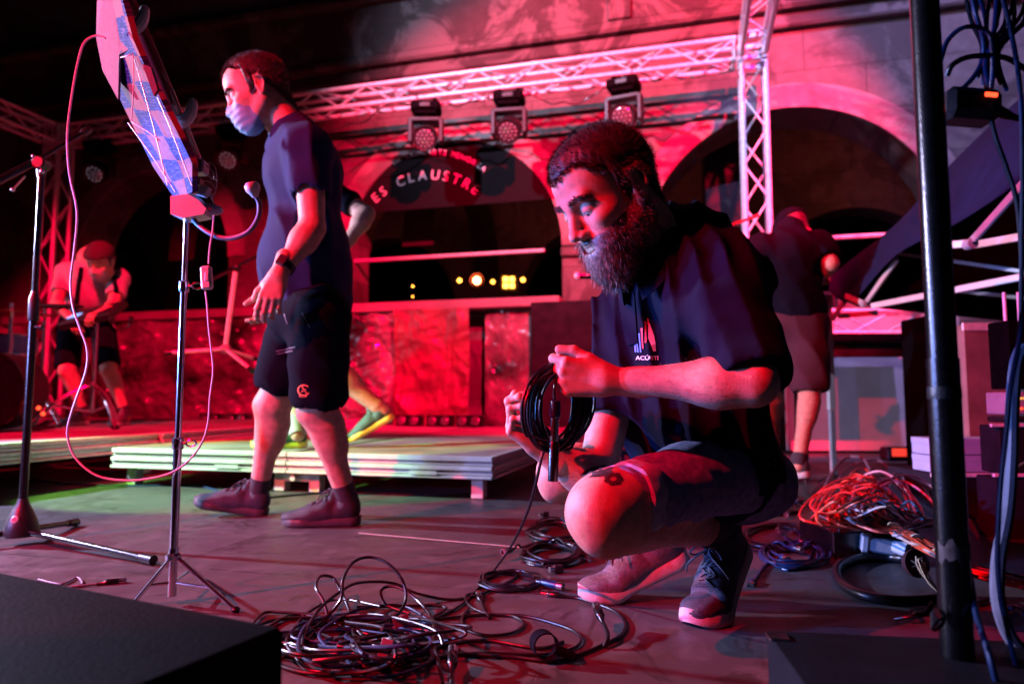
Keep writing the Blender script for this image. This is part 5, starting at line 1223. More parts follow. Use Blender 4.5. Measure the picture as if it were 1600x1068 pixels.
def board_mat():
    m = bpy.data.materials.new('blue_and_pink_patchwork'); m.use_nodes = True; n, L = m.node_tree.nodes, m.node_tree.links; p = n['Principled BSDF']
    tc = n.new('ShaderNodeTexCoord'); mp = n.new('ShaderNodeMapping'); mp.inputs['Scale'].default_value = (5.5, 8.0, 1.0); L.new(tc.outputs['UV'], mp.inputs['Vector'])
    ck = n.new('ShaderNodeTexChecker'); ck.inputs['Scale'].default_value = 1.0
    wv = noisen(n, L, tc.outputs['UV'], 6, 3, .5); ad = n.new('ShaderNodeVectorMath'); ad.operation = 'MULTIPLY_ADD'; ad.inputs[1].default_value = (.35, .35, 0); L.new(mp.outputs['Vector'], ad.inputs[2])
    cb = n.new('ShaderNodeCombineXYZ'); L.new(wv, cb.inputs[0]); L.new(wv, cb.inputs[1]); L.new(cb.outputs[0], ad.inputs[0]); L.new(ad.outputs[0], ck.inputs['Vector'])
    st = noisen(n, L, stretch(n, L, tc.outputs['UV'], (6, 60, 1)), 2.5, 6, .7); blue = ramp(n, L, st, [(.34, (.002, .006, .05)), (.5, (.006, .022, .16)), (.66, (.10, .14, .26))])
    pink = ramp(n, L, noisen(n, L, tc.outputs['UV'], 40, 4, .6), [(.3, (.11, .065, .09)), (.7, (.17, .10, .13))])
    col = mixc(n, L, ck.outputs['Fac'], blue, pink); L.new(col, p.inputs['Base Color']); p.inputs['Roughness'].default_value = .8; p.inputs['Specular IOR Level'].default_value = .05; return m
def notes_board():
    y = LY; t = thing('patchwork_board', 'tilted blue and pink patchwork board clamped on top of the chrome stand', 'board', P(285, 318, y))
    # plane corners
    A = P(272, 312, y + .0); Bq = P(300, 298, y + .14); Cq = P(172, -60, y + .12); D = P(122, -60, y - .18)
    D2 = P(152, 62, y - .10); n_ = (D2 - A).cross(Cq - A).normalized(); n_ = n_ if n_.y < 0 else -n_
    nx, ny = 26, 40; V = []; F = []; UV = []
    def row(s):   # left and right board edge at height s (0 bottom .. 1 top)
        l = [(274, 312, .06), (240, 262, .07), (205, 192, .09), (176, 132, .10), (160, 60, .12), (152, -70, .14)]; r = [(300, 300, -.06), (300, 255, -.07), (276, 205, -.08), (238, 130, -.08), (208, 62, -.09), (172, -70, -.10)]
        k = s * 5; i = min(int(k), 4); f_ = k - i; q = lambda T: P(T[i][0] + (T[i + 1][0] - T[i][0]) * f_, T[i][1] + (T[i + 1][1] - T[i][1]) * f_, y + T[i][2] + (T[i + 1][2] - T[i][2]) * f_); return q(l), q(r)
    for j in range(ny + 1):
        l, r = row(j / ny)
        for i in range(nx + 1): V.append(l.lerp(r, i / nx)); UV.append((i / nx * .45 + j / ny * .12, j / ny * 1.0))
    for j in range(ny):
        for i in range(nx): k = j * (nx + 1) + i; F.append((k, k + 1, k + nx + 2, k + nx + 1))
    k = len(V); th = Vector((.012, .004, .004)); V2 = V + [v + th for v in V]; bd = list(range(nx + 1)) + [j * (nx + 1) + nx for j in range(1, ny + 1)] + [ny * (nx + 1) + i for i in range(nx - 1, -1, -1)] + [j * (nx + 1) for j in range(ny - 1, 0, -1)]
    F2 = F + [tuple(q + k for q in f[::-1]) for f in F] + [(bd[i], bd[(i + 1) % len(bd)], bd[(i + 1) % len(bd)] + k, bd[i] + k)[::-1] for i in range(len(bd))]
    o = mk('patchwork_panel', V2, F2, board_mat(), t, smooth=False); me = o.data; uv = me.uv_layers.new(name='u')
    idx = np.zeros(len(me.loops), int); me.loops.foreach_get('vertex_index', idx); UU = np.array(UV + UV)[idx]; uv.data.foreach_set('uv', UU.reshape(-1))
    # pink felt flap
    fl = [(150, 60, .11), (153, -70, .13), (170, -70, .0), (190, 40, .0), (200, 78, -.02), (186, 85, .02), (184, 155, .05), (160, 110, .10)]
    mb = MB(); mb.prism([P(a, b, y + c - .015) for a, b, c in fl], Vector((.003, .005, .001))); mb.build('felt_flap', M['felt'], t, smooth=False)
    fl = [(222, 100, -.0), (235, 105, .0), (246, 140, .0), (240, 150, .0)]; mb = MB(); mb.prism([P(a, b, y - .10) for a, b, c in fl], Vector((.003, .005, .001))); mb.build('felt_scrap', M['felt'], t, smooth=False)
    # pale wires binding the patches
    for ln in (((208, 85, 205, 190)), ((205, 190, 250, 220)), ((210, 92, 262, 290)), ((188, 90, 208, 84)), ((232, 120, 300, 290)), ((200, 192, 274, 300))):
        mb = MB(); mb.tube([P(ln[0], ln[1], y - .06), P((ln[0] + ln[2]) / 2 + 2, (ln[1] + ln[3]) / 2, y - .08), P(ln[2], ln[3], y - .08)], .0013, 6, 4); mb.build('wire', M['pink_cable'], t)
    # red tube behind with two hooks
    p0 = P(302, 246, y + .17); p1 = P(188, -30, y + .17); mb = MB(); mb.cyl(p0, p1, .020, n=20); mb.sph(p0, .020); rt = mb.build('red_tube', M['redtube'], t)
    for cx, cy in ((212, 38), (287, 184)):
        mb = MB(); c = P(cx, cy, y + .14); s_ = 1.0
        mb.tube([c + Vector((-.035, 0, .03)), c + Vector((-.028, 0, .0)), c + Vector((-.004, 0, -.012)), c + Vector((.016, 0, .008)), c + Vector((.022, 0, .035))], lambda q: .013 + .004 * math.sin(q * 3.1), 10, 4); mb.sph(c + Vector((.022, 0, .038)), (.013, .012, .016)); mb.build('hook', M['white_plastic'], rt)
    # white clamp at the foot of the board
    mb = MB(); q = [(266, 306), (300, 302), (322, 326), (318, 334), (286, 340), (266, 334)]; mb.prism([P(a, b, y - .03) for a, b in q], Vector((0, .05, 0))); mb.build('clamp_jaw', M['white_plastic'], t, smooth=False)
    mb = MB(); mb.sph(P(334, 328, y), (.022, .02, .013)); mb.box(P(316, 326, y), (.026, .016, .010), bev=.008); cl = mb.build('clamp_grip', M['grey_plastic'], t)
    mb = MB(); mb.box(P(310, 262, y + .05), (.020, .02, .017), bev=.004); mb.build('battery_box', M['grey_plastic'], t); mb = MB(); mb.box(P(304, 285, y + .03), (.018, .015, .010), bev=.003); mb.build('black_block', M['black_plastic'], t)
    mb = MB(); mb.prism([P(a, b, y + .0) for a, b in ((296, 300), (312, 290), (326, 292), (318, 306))], Vector((0, .02, 0))); mb.build('spring_lever', M['white_plastic'], t, smooth=False)
    for lp in ([(322, 258), (332, 268), (334, 280), (324, 274)], [(318, 282), (330, 286), (336, 300), (322, 306), (312, 296), (322, 290), (334, 318)], [(326, 254), (336, 262), (338, 290), (330, 312)]):
        mb = MB(); mb.tube([P(a, b, y + .02) for a, b in lp], .0018, 6, 6); mb.build('thin_lead', M['pink_cable'], t)
    # lamp on a gooseneck
    l = thing('gooseneck_lamp', 'small white clip lamp on a bent gooseneck in front of the walking man', 'lamp', P(300, 340, y)); pts = [(300, 338), (310, 352), (335, 368), (362, 372), (388, 362), (403, 340), (405, 318), (398, 304)]
    mb = MB(); mb.tube([P(a, b, y - .01 * i) for i, (a, b) in enumerate(pts)], .0058, 12, 6); mb.build('gooseneck', M['grey_cable'], l)
    c = P(394, 296, y - .08); mb = MB(); mb.lathe(c + Vector((.008, 0, -.018)), (-.28, -.25, 1), [(0, .007), (.008, .011), (.016, .0165), (.026, .0175), (.030, .0165)], 20); hd = mb.build('lamp_head', M['white_plastic'], l)
    mb = MB(); mb.lathe(c + Vector((-.0005, -.007, .012)), (-.28, -.25, 1), [(0, .014), (.002, .013), (.003, .002)], 18); mb.build('lens', M['pink_cable'], hd)
    # its lead with the inline switch
    w_ = thing('lamp_lead', 'white lamp lead with an inline switch drooping under the clip lamp', 'cable', P(325, 420, y)); y2 = y - .03
    mb = MB(); mb.tube([P(a, b, y2) for a, b in ((334, 336), (332, 362), (328, 385), (326, 412))], .0023, 8, 5); mb.tube([P(a, b, y2) for a, b in ((321, 455), (324, 480), (326, 510), (330, 545), (333, 580), (328, 620), (325, 660), (316, 690), (296, 718), (268, 738), (230, 748), (190, 750), (150, 742), (120, 718), (107, 690), (106, 665), (118, 625), (134, 580), (136, 545), (124, 510), (114, 480), (110, 440), (116, 390), (120, 330), (108, 270), (105, 210), (112, 150), (122, 95), (132, 66), (150, 56), (165, 60))], .0024, 8, 4); mb.build('lead', M['pink_cable'], w_)
    mb = MB(); mb.box(P(323, 434, y2), (.0125, .009, .028), (Vector((1, 0, .1)).normalized(), Vector((0, 1, 0)), Vector((-.1, 0, 1)).normalized()), .006); sw = mb.build('inline_switch', M['white_plastic'], w_)
    mb = MB(); mb.box(P(323, 432, y2 - .009), (.0045, .0025, .010), bev=.002); mb.build('switch_slider', M['white_plastic'], sw)
notes_board()

# low silver boom stand on the riser
def riser_stand():
    Y = 4.9; c = P(352, 545, Y); t = thing('microphone_stand', 'silver-legged boom stand lit green standing on the riser', 'microphone stand', (c.x, c.y, .2))
    mb = MB(); mb.cyl(P(352, 545, Y), P(368, 425, Y), .017); mb.build('tube', M['alu'], t); mb = MB(); mb.sph(c, (.04, .04, .035)); mb.build('hub', M['grey_plastic'], t)
    for px, py, dY in ((262, 551, -.1), (393, 578, -.3), (398, 560, .3)):
        mb = MB(); e = P(px, py, Y + dY); mb.cyl(c, e, .013); lg = mb.build('leg', M['alu'], t); mb = MB(); d = (e - c).normalized(); mb.cyl(e - d * .03, e + d * .02, .02); mb.build('rubber_foot', M['rubber'], lg)
    mb = MB(); mb.sph(P(370, 418, Y), (.03, .03, .03)); mb.build('swivel', M['black_plastic'], t); mb = MB(); mb.cyl(P(330, 436, Y - .2), P(402, 400, Y + .3), .012); mb.build('boom', M['black_metal'], t)
riser_stand()

# percussion pad on a double braced stand
def pad_stand():
    Y = 5.15; x = P(150, 500, Y).x; t = thing('pad_stand', 'chrome double-braced tripod under the percussion pad', 'stand', (x, Y, .25)); zt_ = P(150, 505, Y).z
    mb = MB(); mb.cyl((x, Y, .36), (x, Y, zt_), .017); mb.build('tube', M['metal'], t)
    for dx, dy in ((-.30, -.22), (.31, -.22), (.02, .34)):
        a = Vector((x, Y, .58)); m_ = Vector((x + dx * .55, Y + dy * .55, .46)); e = Vector((x + dx, Y + dy, .262)); mb = MB(); mb.tube([a, m_, e], .014, 8, 4); mb.cyl(Vector((x, Y, .37)), m_.lerp(e, .2), .010); lg = mb.build('leg', M['metal'], t)
        mb = MB(); mb.sph(e, (.03, .03, .018)); mb.build('rubber_foot', M['rubber'], lg)
    mb = MB(); mb.cyl((x - .02, Y - .03, .58), (x + .02, Y - .03, .58), .02); mb.build('collar', M['metal'], t)
    p = thing('percussion_pad', 'black electronic percussion pad with a lit blue screen on the chrome tripod', 'drum pad', (x, Y, zt_))
    ax = (Vector((.97, 0, .22)).normalized(), Vector((0, .85, .5)).normalized(), None); ax = (ax[0], ax[1], ax[0].cross(ax[1]).normalized())
    c = P(146, 492, Y); mb = MB(); mb.box(c, (.20, .13, .03), ax, .012); b = mb.build('case', M['black_plastic'], p)
    for i in range(3):
        for j in range(2): mb = MB(); mb.box(c + ax[0] * (-.02 + .075 * i) + ax[1] * (-.06 + .1 * j) + ax[2] * .034, (.034, .045, .006), ax, .004); mb.build('pad', M['rubber'], b)
    M['screen'] = mat('blue_screen', (.1, .25, .6), .2, var=.1, emit=(.15, .45, 1.0), estr=2.2); mb = MB(); mb.box(c - ax[0] * .12 + ax[2] * .033 - ax[1] * .02, (.045, .03, .003), ax, .002); mb.build('screen', M['screen'], b)
    s = thing('side_table', 'dark narrow pad tray at the bending player\'s side', 'tray', P(100, 470, 5.2)); mb = MB(); mb.box(P(92, 478, 5.25), (.16, .06, .012), bev=.006); mb.build('tray', M['black_plastic'], s)
    h = thing('headphones', 'black headphones hanging from the percussion pad', 'headphones', P(195, 505, Y)); cc = P(190, 500, Y - .1); pts = [cc + Vector((.07 * math.cos(a), 0, .07 * math.sin(a))) for a in [math.pi * i / 8 + math.pi for i in range(9)]]; mb = MB(); mb.tube(pts, .006, 8, 3); mb.build('headband', M['rubber'], h)
    for e in (pts[0], pts[-1]): mb = MB(); mb.lathe(e + Vector((-.012, 0, 0)), (1, 0, 0), [(0, .02), (.005, .032), (.02, .032), (.025, .02)], 14); mb.build('ear_cup', M['black_plastic'], h)
pad_stand()

# drum kit at the left edge
def kit():
    Y = 4.6
    t = thing('bass_drum', 'large black bass drum cut by the left edge', 'drum', P(-20, 600, Y)); c = P(-22, 598, Y); c.z = .25 + .27; mb = MB(); mb.lathe(c + Vector((-.0, .2, 0)), (.25, -1, 0), [(0, .25), (.005, .262), (.38, .262), (.385, .25)], 32); mb.build('shell', M['black_plastic'], t)
    mb = MB(); mb.lathe(c + Vector((.10, -.185, 0)), (.25, -1, 0), [(0, .272), (.015, .275), (.03, .268), (.028, .24)], 32); mb.build('hoop', M['black_metal'], t)
    t = thing('snare_drum', 'blue sparkle snare drum behind the bass drum', 'drum', P(15, 540, 4.9)); c = P(12, 540, 5.0); M['bluespark'] = mat('blue_sparkle_wrap', (.10, .14, .45), .25, vscale=300, var=.8, coat=.6); mb = MB(); mb.lathe(c - E3 * .07, (0, 0, 1), [(0, .175), (.14, .175)], 28); sh = mb.build('shell', M['bluespark'], t)
    for z in (-.075, .062): mb = MB(); mb.lathe(c + E3 * z, (0, 0, 1), [(0, .176), (.002, .184), (.014, .184), (.016, .176)], 28); mb.build('hoop', M['metal'], sh)
    for i in range(8): a = i * math.pi / 4; q = c + Vector((math.cos(a), math.sin(a), 0)) * .182; mb = MB(); mb.cyl(q - E3 * .05, q + E3 * .05, .007); mb.build('lug', M['metal'], sh)
    M['bronze'] = mat('cymbal_bronze', (.35, .22, .10), .3, metal=1, vscale=20)
    for px, py, r, Yc, lab in ((18, 486, .22, 4.7, 'larger cymbal over the drums at the left edge'), (70, 494, .14, 5.4, 'small dark cymbal behind the black microphone stand')):
        c = P(px, py, Yc); t = thing('cymbal', lab, 'cymbal', c); mb = MB(); mb.lathe(c, (.03, -.1, 1), [(0, .018), (.02, .03), (.012, .05), (0, r), (-.002, r), (.008, .05), (.014, .01)], 32, cap=False); mb.build('plate', M['bronze'], t)
        t = thing('cymbal_stand', 'chrome stand holding the %s' % ('larger cymbal' if r > .2 else 'small dark cymbal'), 'stand', (c.x, c.y, .25)); mb = MB(); mb.cyl((c.x, c.y, .35), c + E3 * .06, .012); mb.build('tube', M['metal'], t); mb = MB(); mb.lathe(c + E3 * .022, (0, 0, 1), [(0, .012), (.03, .012), (.035, .006)], 12); mb.build('wing_nut', M['metal'], t)
        for dx, dy in ((-.25, -.15), (.26, -.15), (0, .3)): mb = MB(); mb.cyl((c.x, c.y, .52), (c.x + dx, c.y + dy, .262), .009); lg = mb.build('leg', M['metal'], t); mb = MB(); mb.sph((c.x + dx, c.y + dy, .265), .02); mb.build('rubber_foot', M['rubber'], lg)
    t = thing('foot_pedal', 'drum pedal with two small orange lights left of the chrome tripod', 'pedal', P(62, 640, 5.2)); c = P(64, 648, 4.6); c.z = .275; mb = MB(); mb.box(c, (.04, .10, .012), bev=.004); mb.box(c + Vector((0, .02, .02)), (.03, .09, .006), (Vector((1, 0, 0)), Vector((0, .95, .3)), Vector((0, -.3, .95))), .003); mb.build('board', M['black_metal'], t)
    for q in ((60, 637), (67, 646)): mb = MB(); mb.sph(P(q[0], q[1], 4.5), .013); mb.build('light', M['led_red'], t)
kit()

# foreground: flight cases, black tripod pole with a power box
def foreground():
    z = .22; t = thing('stage_monitor', 'black flat-topped speaker box in the bottom left corner', 'speaker', (G(150, 1000, z).x, G(150, 1000, z).y, 0))
    c1 = G(450, 978, z); c0 = G(-60, 880, z); c3 = G(-200, 1100, z); d = (c1 - c0).normalized(); e = Vector((d.y, -d.x, 0)); poly = [c1, c1 - d * 1.2, c1 - d * 1.2 + e * .42, c1 + e * .42]
    mb = MB(); cc = (poly[0] + poly[2]) / 2; mb.box((cc.x, cc.y, z / 2), (.6, .21, z / 2), (d, e, E3), .008); mb.build('cabinet', M['black_rough'], t)
    g = mb = MB(); mb.box(Vector((cc.x, cc.y, 0)) + e * .214 + E3 * (z * .5), (.55, .003, z * .42), (d, e, E3), .002); mb.build('grille', M['black_plastic'], t)
    for sx in (-1, 1): mb = MB(); mb.box(Vector((cc.x, cc.y, z - .004)) + d * sx * .585 + e * .195, (.018, .018, .008), (d, e, E3), .004); mb.build('corner_guard', M['black_metal'], t)
    # right: dark ply case with a hand hole
    t = thing('flight_case', 'dark scuffed wooden case with a hand hole at the bottom right', 'case', P(1350, 1040, .95)); z = .14; a = G(1196, 984, z); b_ = G(1478, 996, z); d = (b_ - a).normalized(); e = Vector((d.y, -d.x, 0)); w_ = (b_ - a).length + .5
    ax = (d, e, E3); th = .009
    def face(c, h, nm='panel', m='ply'): mb = MB(); mb.box(c, h, ax, .0025); return mb.build(nm, M[m], t)
    o = Vector((a.x, a.y, 0)); face(o + d * w_ / 2 + e * .16 + E3 * (z - th), (w_ / 2, .16, th), 'lid')
    # lid with a slot: two boards left and right of the hole in the front face
    face(o + d * .045 + e * .322 + E3 * z * .46, (.045, th * .5, z * .46)); face(o + d * (w_ + .16) / 2 + e * .322 + E3 * z * .46, ((w_ - .16) / 2, th * .5, z * .46)); face(o + d * .125 + e * .322 + E3 * z * .83, (.034, th * .5, z * .09)); face(o + d * .004 + e * .16 + E3 * z * .46, (.0035, .152, z * .46), 'side')
    mb = MB(); mb.box(o + d * .01 + e * .03 + E3 * (z + .001), (.014, .014, .002), ax, .001); mb.build('corner_plate', M['nickel'], t)
foreground()

def pole():
    Y = .93; c = P(1490, 900, Y); x = c.x; t = thing('speaker_pole', 'thick black pole rising through the right foreground', 'pole', (x, Y, 0))
    mb = MB(); mb.cyl((x, Y, 0), (x, Y, P(1490, 560, Y).z), .0200, n=28); mb.build('lower_tube', M['black_metal'], t); mb = MB(); mb.cyl((x, Y, P(1490, 565, Y).z), (x, Y, 2.2), .0185, n=28); mb.build('upper_tube', M['black_metal'], t)
    mb = MB(); zc_ = P(1490, 600, Y).z; mb.lathe((x, Y, zc_ - .02), (0, 0, 1), [(0, .0202), (.002, .0205), (.012, .0205), (.03, .0187)], 26); mb.build('collar', M['black_plastic'], t)
    mb = MB(); q = P(1490, 862, Y - .01); n = 12; M['tapeb'] = mat('worn_grey_tape', (.08, .06, .065), .7, vscale=60, var=.5); pts = [(x + .0206 * math.cos(a), Y + .0206 * math.sin(a), q.z + .003 * math.sin(5 * a)) for a in [math.pi * (1.05 + i / n * .85) for i in range(n + 1)]]; vs = []; fs = []
    for i, p_ in enumerate(pts): vs += [(p_[0], p_[1], p_[2] - .011 - .005 * math.sin(i * 2.3)), (p_[0], p_[1], p_[2] + .012 + .005 * math.cos(i * 1.7))]
    mb.add(vs, [(2 * i, 2 * i + 2, 2 * i + 3, 2 * i + 1) for i in range(n)]); mb.build('worn_tape', M['tapeb'], t)
    # power box with a red light
    t = thing('power_box', 'black moulded power box with a red light hung from the pole by its cables', 'power box', P(1515, 170, Y + .05)); X = (P(1560, 172, Y + .05) - P(1480, 166, Y + .05)).normalized(); Z = X.cross(Vector((0, 1, 0))); c = P(1512, 168, Y + .05)
    mb = MB(); mb.box(c, (.040, .024, .0235), (X, Vector((0, 1, 0)), Z), .009); bx = mb.build('housing', M['black_plastic'], t); mb = MB(); mb.box(c + X * .018 - Vector((0, .024, 0)) + Z * .010, (.009, .002, .0032), (X, Vector((0, 1, 0)), Z), .001); mb.build('indicator', M['led_red'], bx)
    for s_, e in ((-1, P(1502, 140, Y + .05)), (1, P(1580, 182, Y + .05))):
        mb = MB(); mb.cyl(c + X * .038 * s_ if s_ > 0 else c + Z * .022 - X * .012, e, .010, .006); mb.build('plug', M['rubber'], bx)
    def cb(nm, pts, r, m, lab, grp=None): mb = MB(); mb.tube([P(a, b, yy) for a, b, yy in pts], r, 10, 6); mb.build(nm, M[m], label=lab, cat='cable', group=grp)
    g = 'cables hanging beside the black pole'
    cb('hanging_cable', [(1500, 142, .98), (1520, 122, .98), (1535, 95, .98), (1536, 60, .97), (1524, 20, .96), (1512, -40, .96)], .0035, 'rubber_bluelit', 'blue-lit cable rising from the power box in a gentle curve', g)
    cb('hanging_cable', [(1470, 95, .96), (1482, 62, .96), (1510, 42, .95), (1545, 52, .95), (1552, 90, .95), (1548, 140, .96), (1540, 100, .97), (1552, 60, .97), (1560, -30, .97)], .0035, 'rubber_bluelit', 'cable making a blue-lit arch at the top beside the pole', g)
    cb('hanging_cable', [(1480, 118, .96), (1490, 100, .95), (1520, 88, .95), (1570, 90, .96), (1605, 110, .97)], .004, 'rubber', 'black cable swept sideways above the power box', g)
    cb('hanging_cable', [(1580, 182, .98), (1600, 184, .98), (1640, 170, .98)], .005, 'rubber', 'short black lead leaving the power box to the right', g)
    cb('hanging_cable', [(1560, -30, .93), (1578, 40, .93), (1592, 120, .93), (1598, 220, .92), (1597, 400, .92), (1594, 520, .91), (1580, 600, .90), (1572, 680, .9), (1562, 780, .9), (1560, 900, .9), (1578, 1000, .9), (1600, 1080, .9)], .0032, 'rubber_bluelit', 'long blue-lit cable hanging down the right edge', g)
    cb('hanging_cable', [(1540, 120, .97), (1552, 200, .97), (1572, 260, .97), (1590, 320, .97), (1598, 420, .98)], .0035, 'rubber', 'thin black cable hanging behind the power box', g)
    cb('hanging_cable', [(1600, 540, 1.05), (1588, 570, 1.05), (1582, 640, 1.04), (1580, 720, 1.03), (1574, 800, 1.02), (1560, 880, 1.0), (1562, 950, .98), (1590, 1010, .97), (1660, 1060, .96)], .0095, 'grey_cable', 'thick grey cable curving down the right edge', g)
    cb('hanging_cable', [(1610, 720, 1.1), (1580, 740, 1.1), (1566, 790, 1.1), (1558, 850, 1.08), (1560, 900, 1.05)], .0035, 'red_cable', 'single bright red cable arching down at the right edge', g)
    cb('hanging_cable', [(1500, 830, 1.0), (1506, 860, .98), (1516, 900, .94), (1526, 960, .90), (1545, 1020, .86), (1560, 1080, .85)], .004, 'rubber_bluelit', 'blue-lit cable curving to the floor right of the pole foot', g)
    for k in range(6): x0 = 1495 + k * 18; cb('hanging_cable', [(x0 + 10, -30, 1.0 + k * .01), (x0 + 22 + 6 * math.sin(k), 30, 1.0), (1535 + 4 * k, 75, .99), (1528 + 9 * k, 120 + 10 * (k % 3), .99), (1536 + 5 * k, 80, 1.0), (x0 + 30, 20, 1.01), (x0 + 40, -40, 1.01)], .0030, 'rubber_bluelit' if k % 2 else 'rubber', 'thin cable doubled back in the bunch above the power box', g)
pole()

# folding canopy with its frame
def canopy():
    t = thing('folding_canopy', 'half-lowered dark folding canopy with pale scissor frame at the right', 'canopy', (P(1293, 740, 4.2).x, 4.2, 0))
    Y = 4.2; c = P(1293, 470, Y)
    mb = MB(); mb.box((c.x, Y, (c.z + .40) / 2), (.0195, .0195, (c.z - .402) / 2), bev=.003); mb.build('leg', M['alu_white'], t); mb = MB(); mb.box((c.x, Y, .20), (.016, .016, .198), bev=.003); mb.build('leg', M['grey_plastic'], t)
    mb = MB(); mb.box((c.x, Y, c.z + .0), (.03, .03, .035), bev=.006); mb.build('corner_bracket', M['grey_plastic'], t)
    E = lambda px, py, yy: P(px, py, yy)
    # roof sheet from the eave corner up to the ridge on the right, sagging a little
    V = []; F = []; nx, ny = 26, 14
    lo = [(1294, 452, 4.25), (1330, 470, 4.1), (1400, 398, 3.4), (1500, 345, 2.9), (1620, 265, 2.5), (1760, 160, 2.2)]; hi = [(1296, 434, 4.3), (1318, 415, 4.25), (1400, 350, 3.9), (1480, 262, 3.5), (1600, 148, 3.1), (1760, 20, 2.9)]
    lo = catmull([E(*q) for q in lo], 5); hi = catmull([E(*q) for q in hi], 5); nx = len(lo)
    for i in range(nx):
        for j in range(ny + 1):
            s_ = j / ny; p = lo[i].lerp(hi[i], s_); p += Vector((.0, -.02, -.02)) * math.sin(i * .9 + 1.5 * s_) * math.sin(math.pi * s_) + Vector((0, -.012, 0)) * math.sin(i * 2.3 + j * .6) * max(0, 1 - i / 12); V.append(p)
    for i in range(nx - 1):
        for j in range(ny): k = i * (ny + 1) + j; F.append((k, k + ny + 1, k + ny + 2, k + 1))
    k = len(V); V2 = V + [v + Vector((0, .004, -.004)) for v in V]; F2 = F + [tuple(q + k for q in f[::-1]) for f in F]
    mk('roof_fabric', V2, F2, M['tent'], t, angle=None)
    mb = MB(); back = [E(1300, 460, 4.3), E(1340, 478, 4.6), E(1760, 520, 4.6), E(1760, 150, 4.2), E(1600, 170, 4.0), E(1400, 372, 4.2)]
    mb.prism(back, Vector((0, .01, 0))); mb.build('inner_fabric', M['black_cloth'], t, smooth=False)
    bars = [((1322, 462, 4.1), (1352, 475, 3.9)), ((1352, 475, 3.9), (1402, 404, 3.5)), ((1362, 478, 3.8), (1600, 432, 3.0)), ((1470, 384, 2.9), (1514, 380, 2.8)), ((1516, 380, 2.75), (1600, 286, 2.4)), ((1514, 384, 3.0), (1640, 362, 2.6)),
            ((1310, 494, 4.2), (1372, 488, 4.0)), ((1400, 395, 3.9), (1640, 430, 3.3)), ((1320, 470, 4.2), (1300, 500, 4.2)), ((1460, 450, 3.9), (1640, 470, 3.6))]
    for i, (a, b) in enumerate(bars):
        mb = MB(); p, q = E(*a), E(*b); d = (q - p); l = d.length; d.normalize(); x, y, _ = frame_of(d); w_ = .016 if i not in (7, 9) else .010
        mb.box((p + q) / 2, (l / 2, w_, .008), (d, Vector((0, 0, 1)).cross(d).cross(d).normalized() * -1, Vector((0, 0, 1)).cross(d).normalized()), .003); br = mb.build('scissor_bar', M['alu_white'], t)
    for q in ((1352, 475, 3.88), (1516, 381, 2.74)):
        mb = MB(); mb.cyl(E(*q) + Vector((0, -.02, 0)), E(*q) + Vector((0, .02, 0)), .022, n=16); j = mb.build('joint', M['grey_plastic'], t); mb = MB(); mb.cyl(E(*q) + Vector((0, -.027, 0)), E(*q) + Vector((0, -.02, 0)), .008, n=8); mb.build('bolt', M['nickel'], j)
canopy()

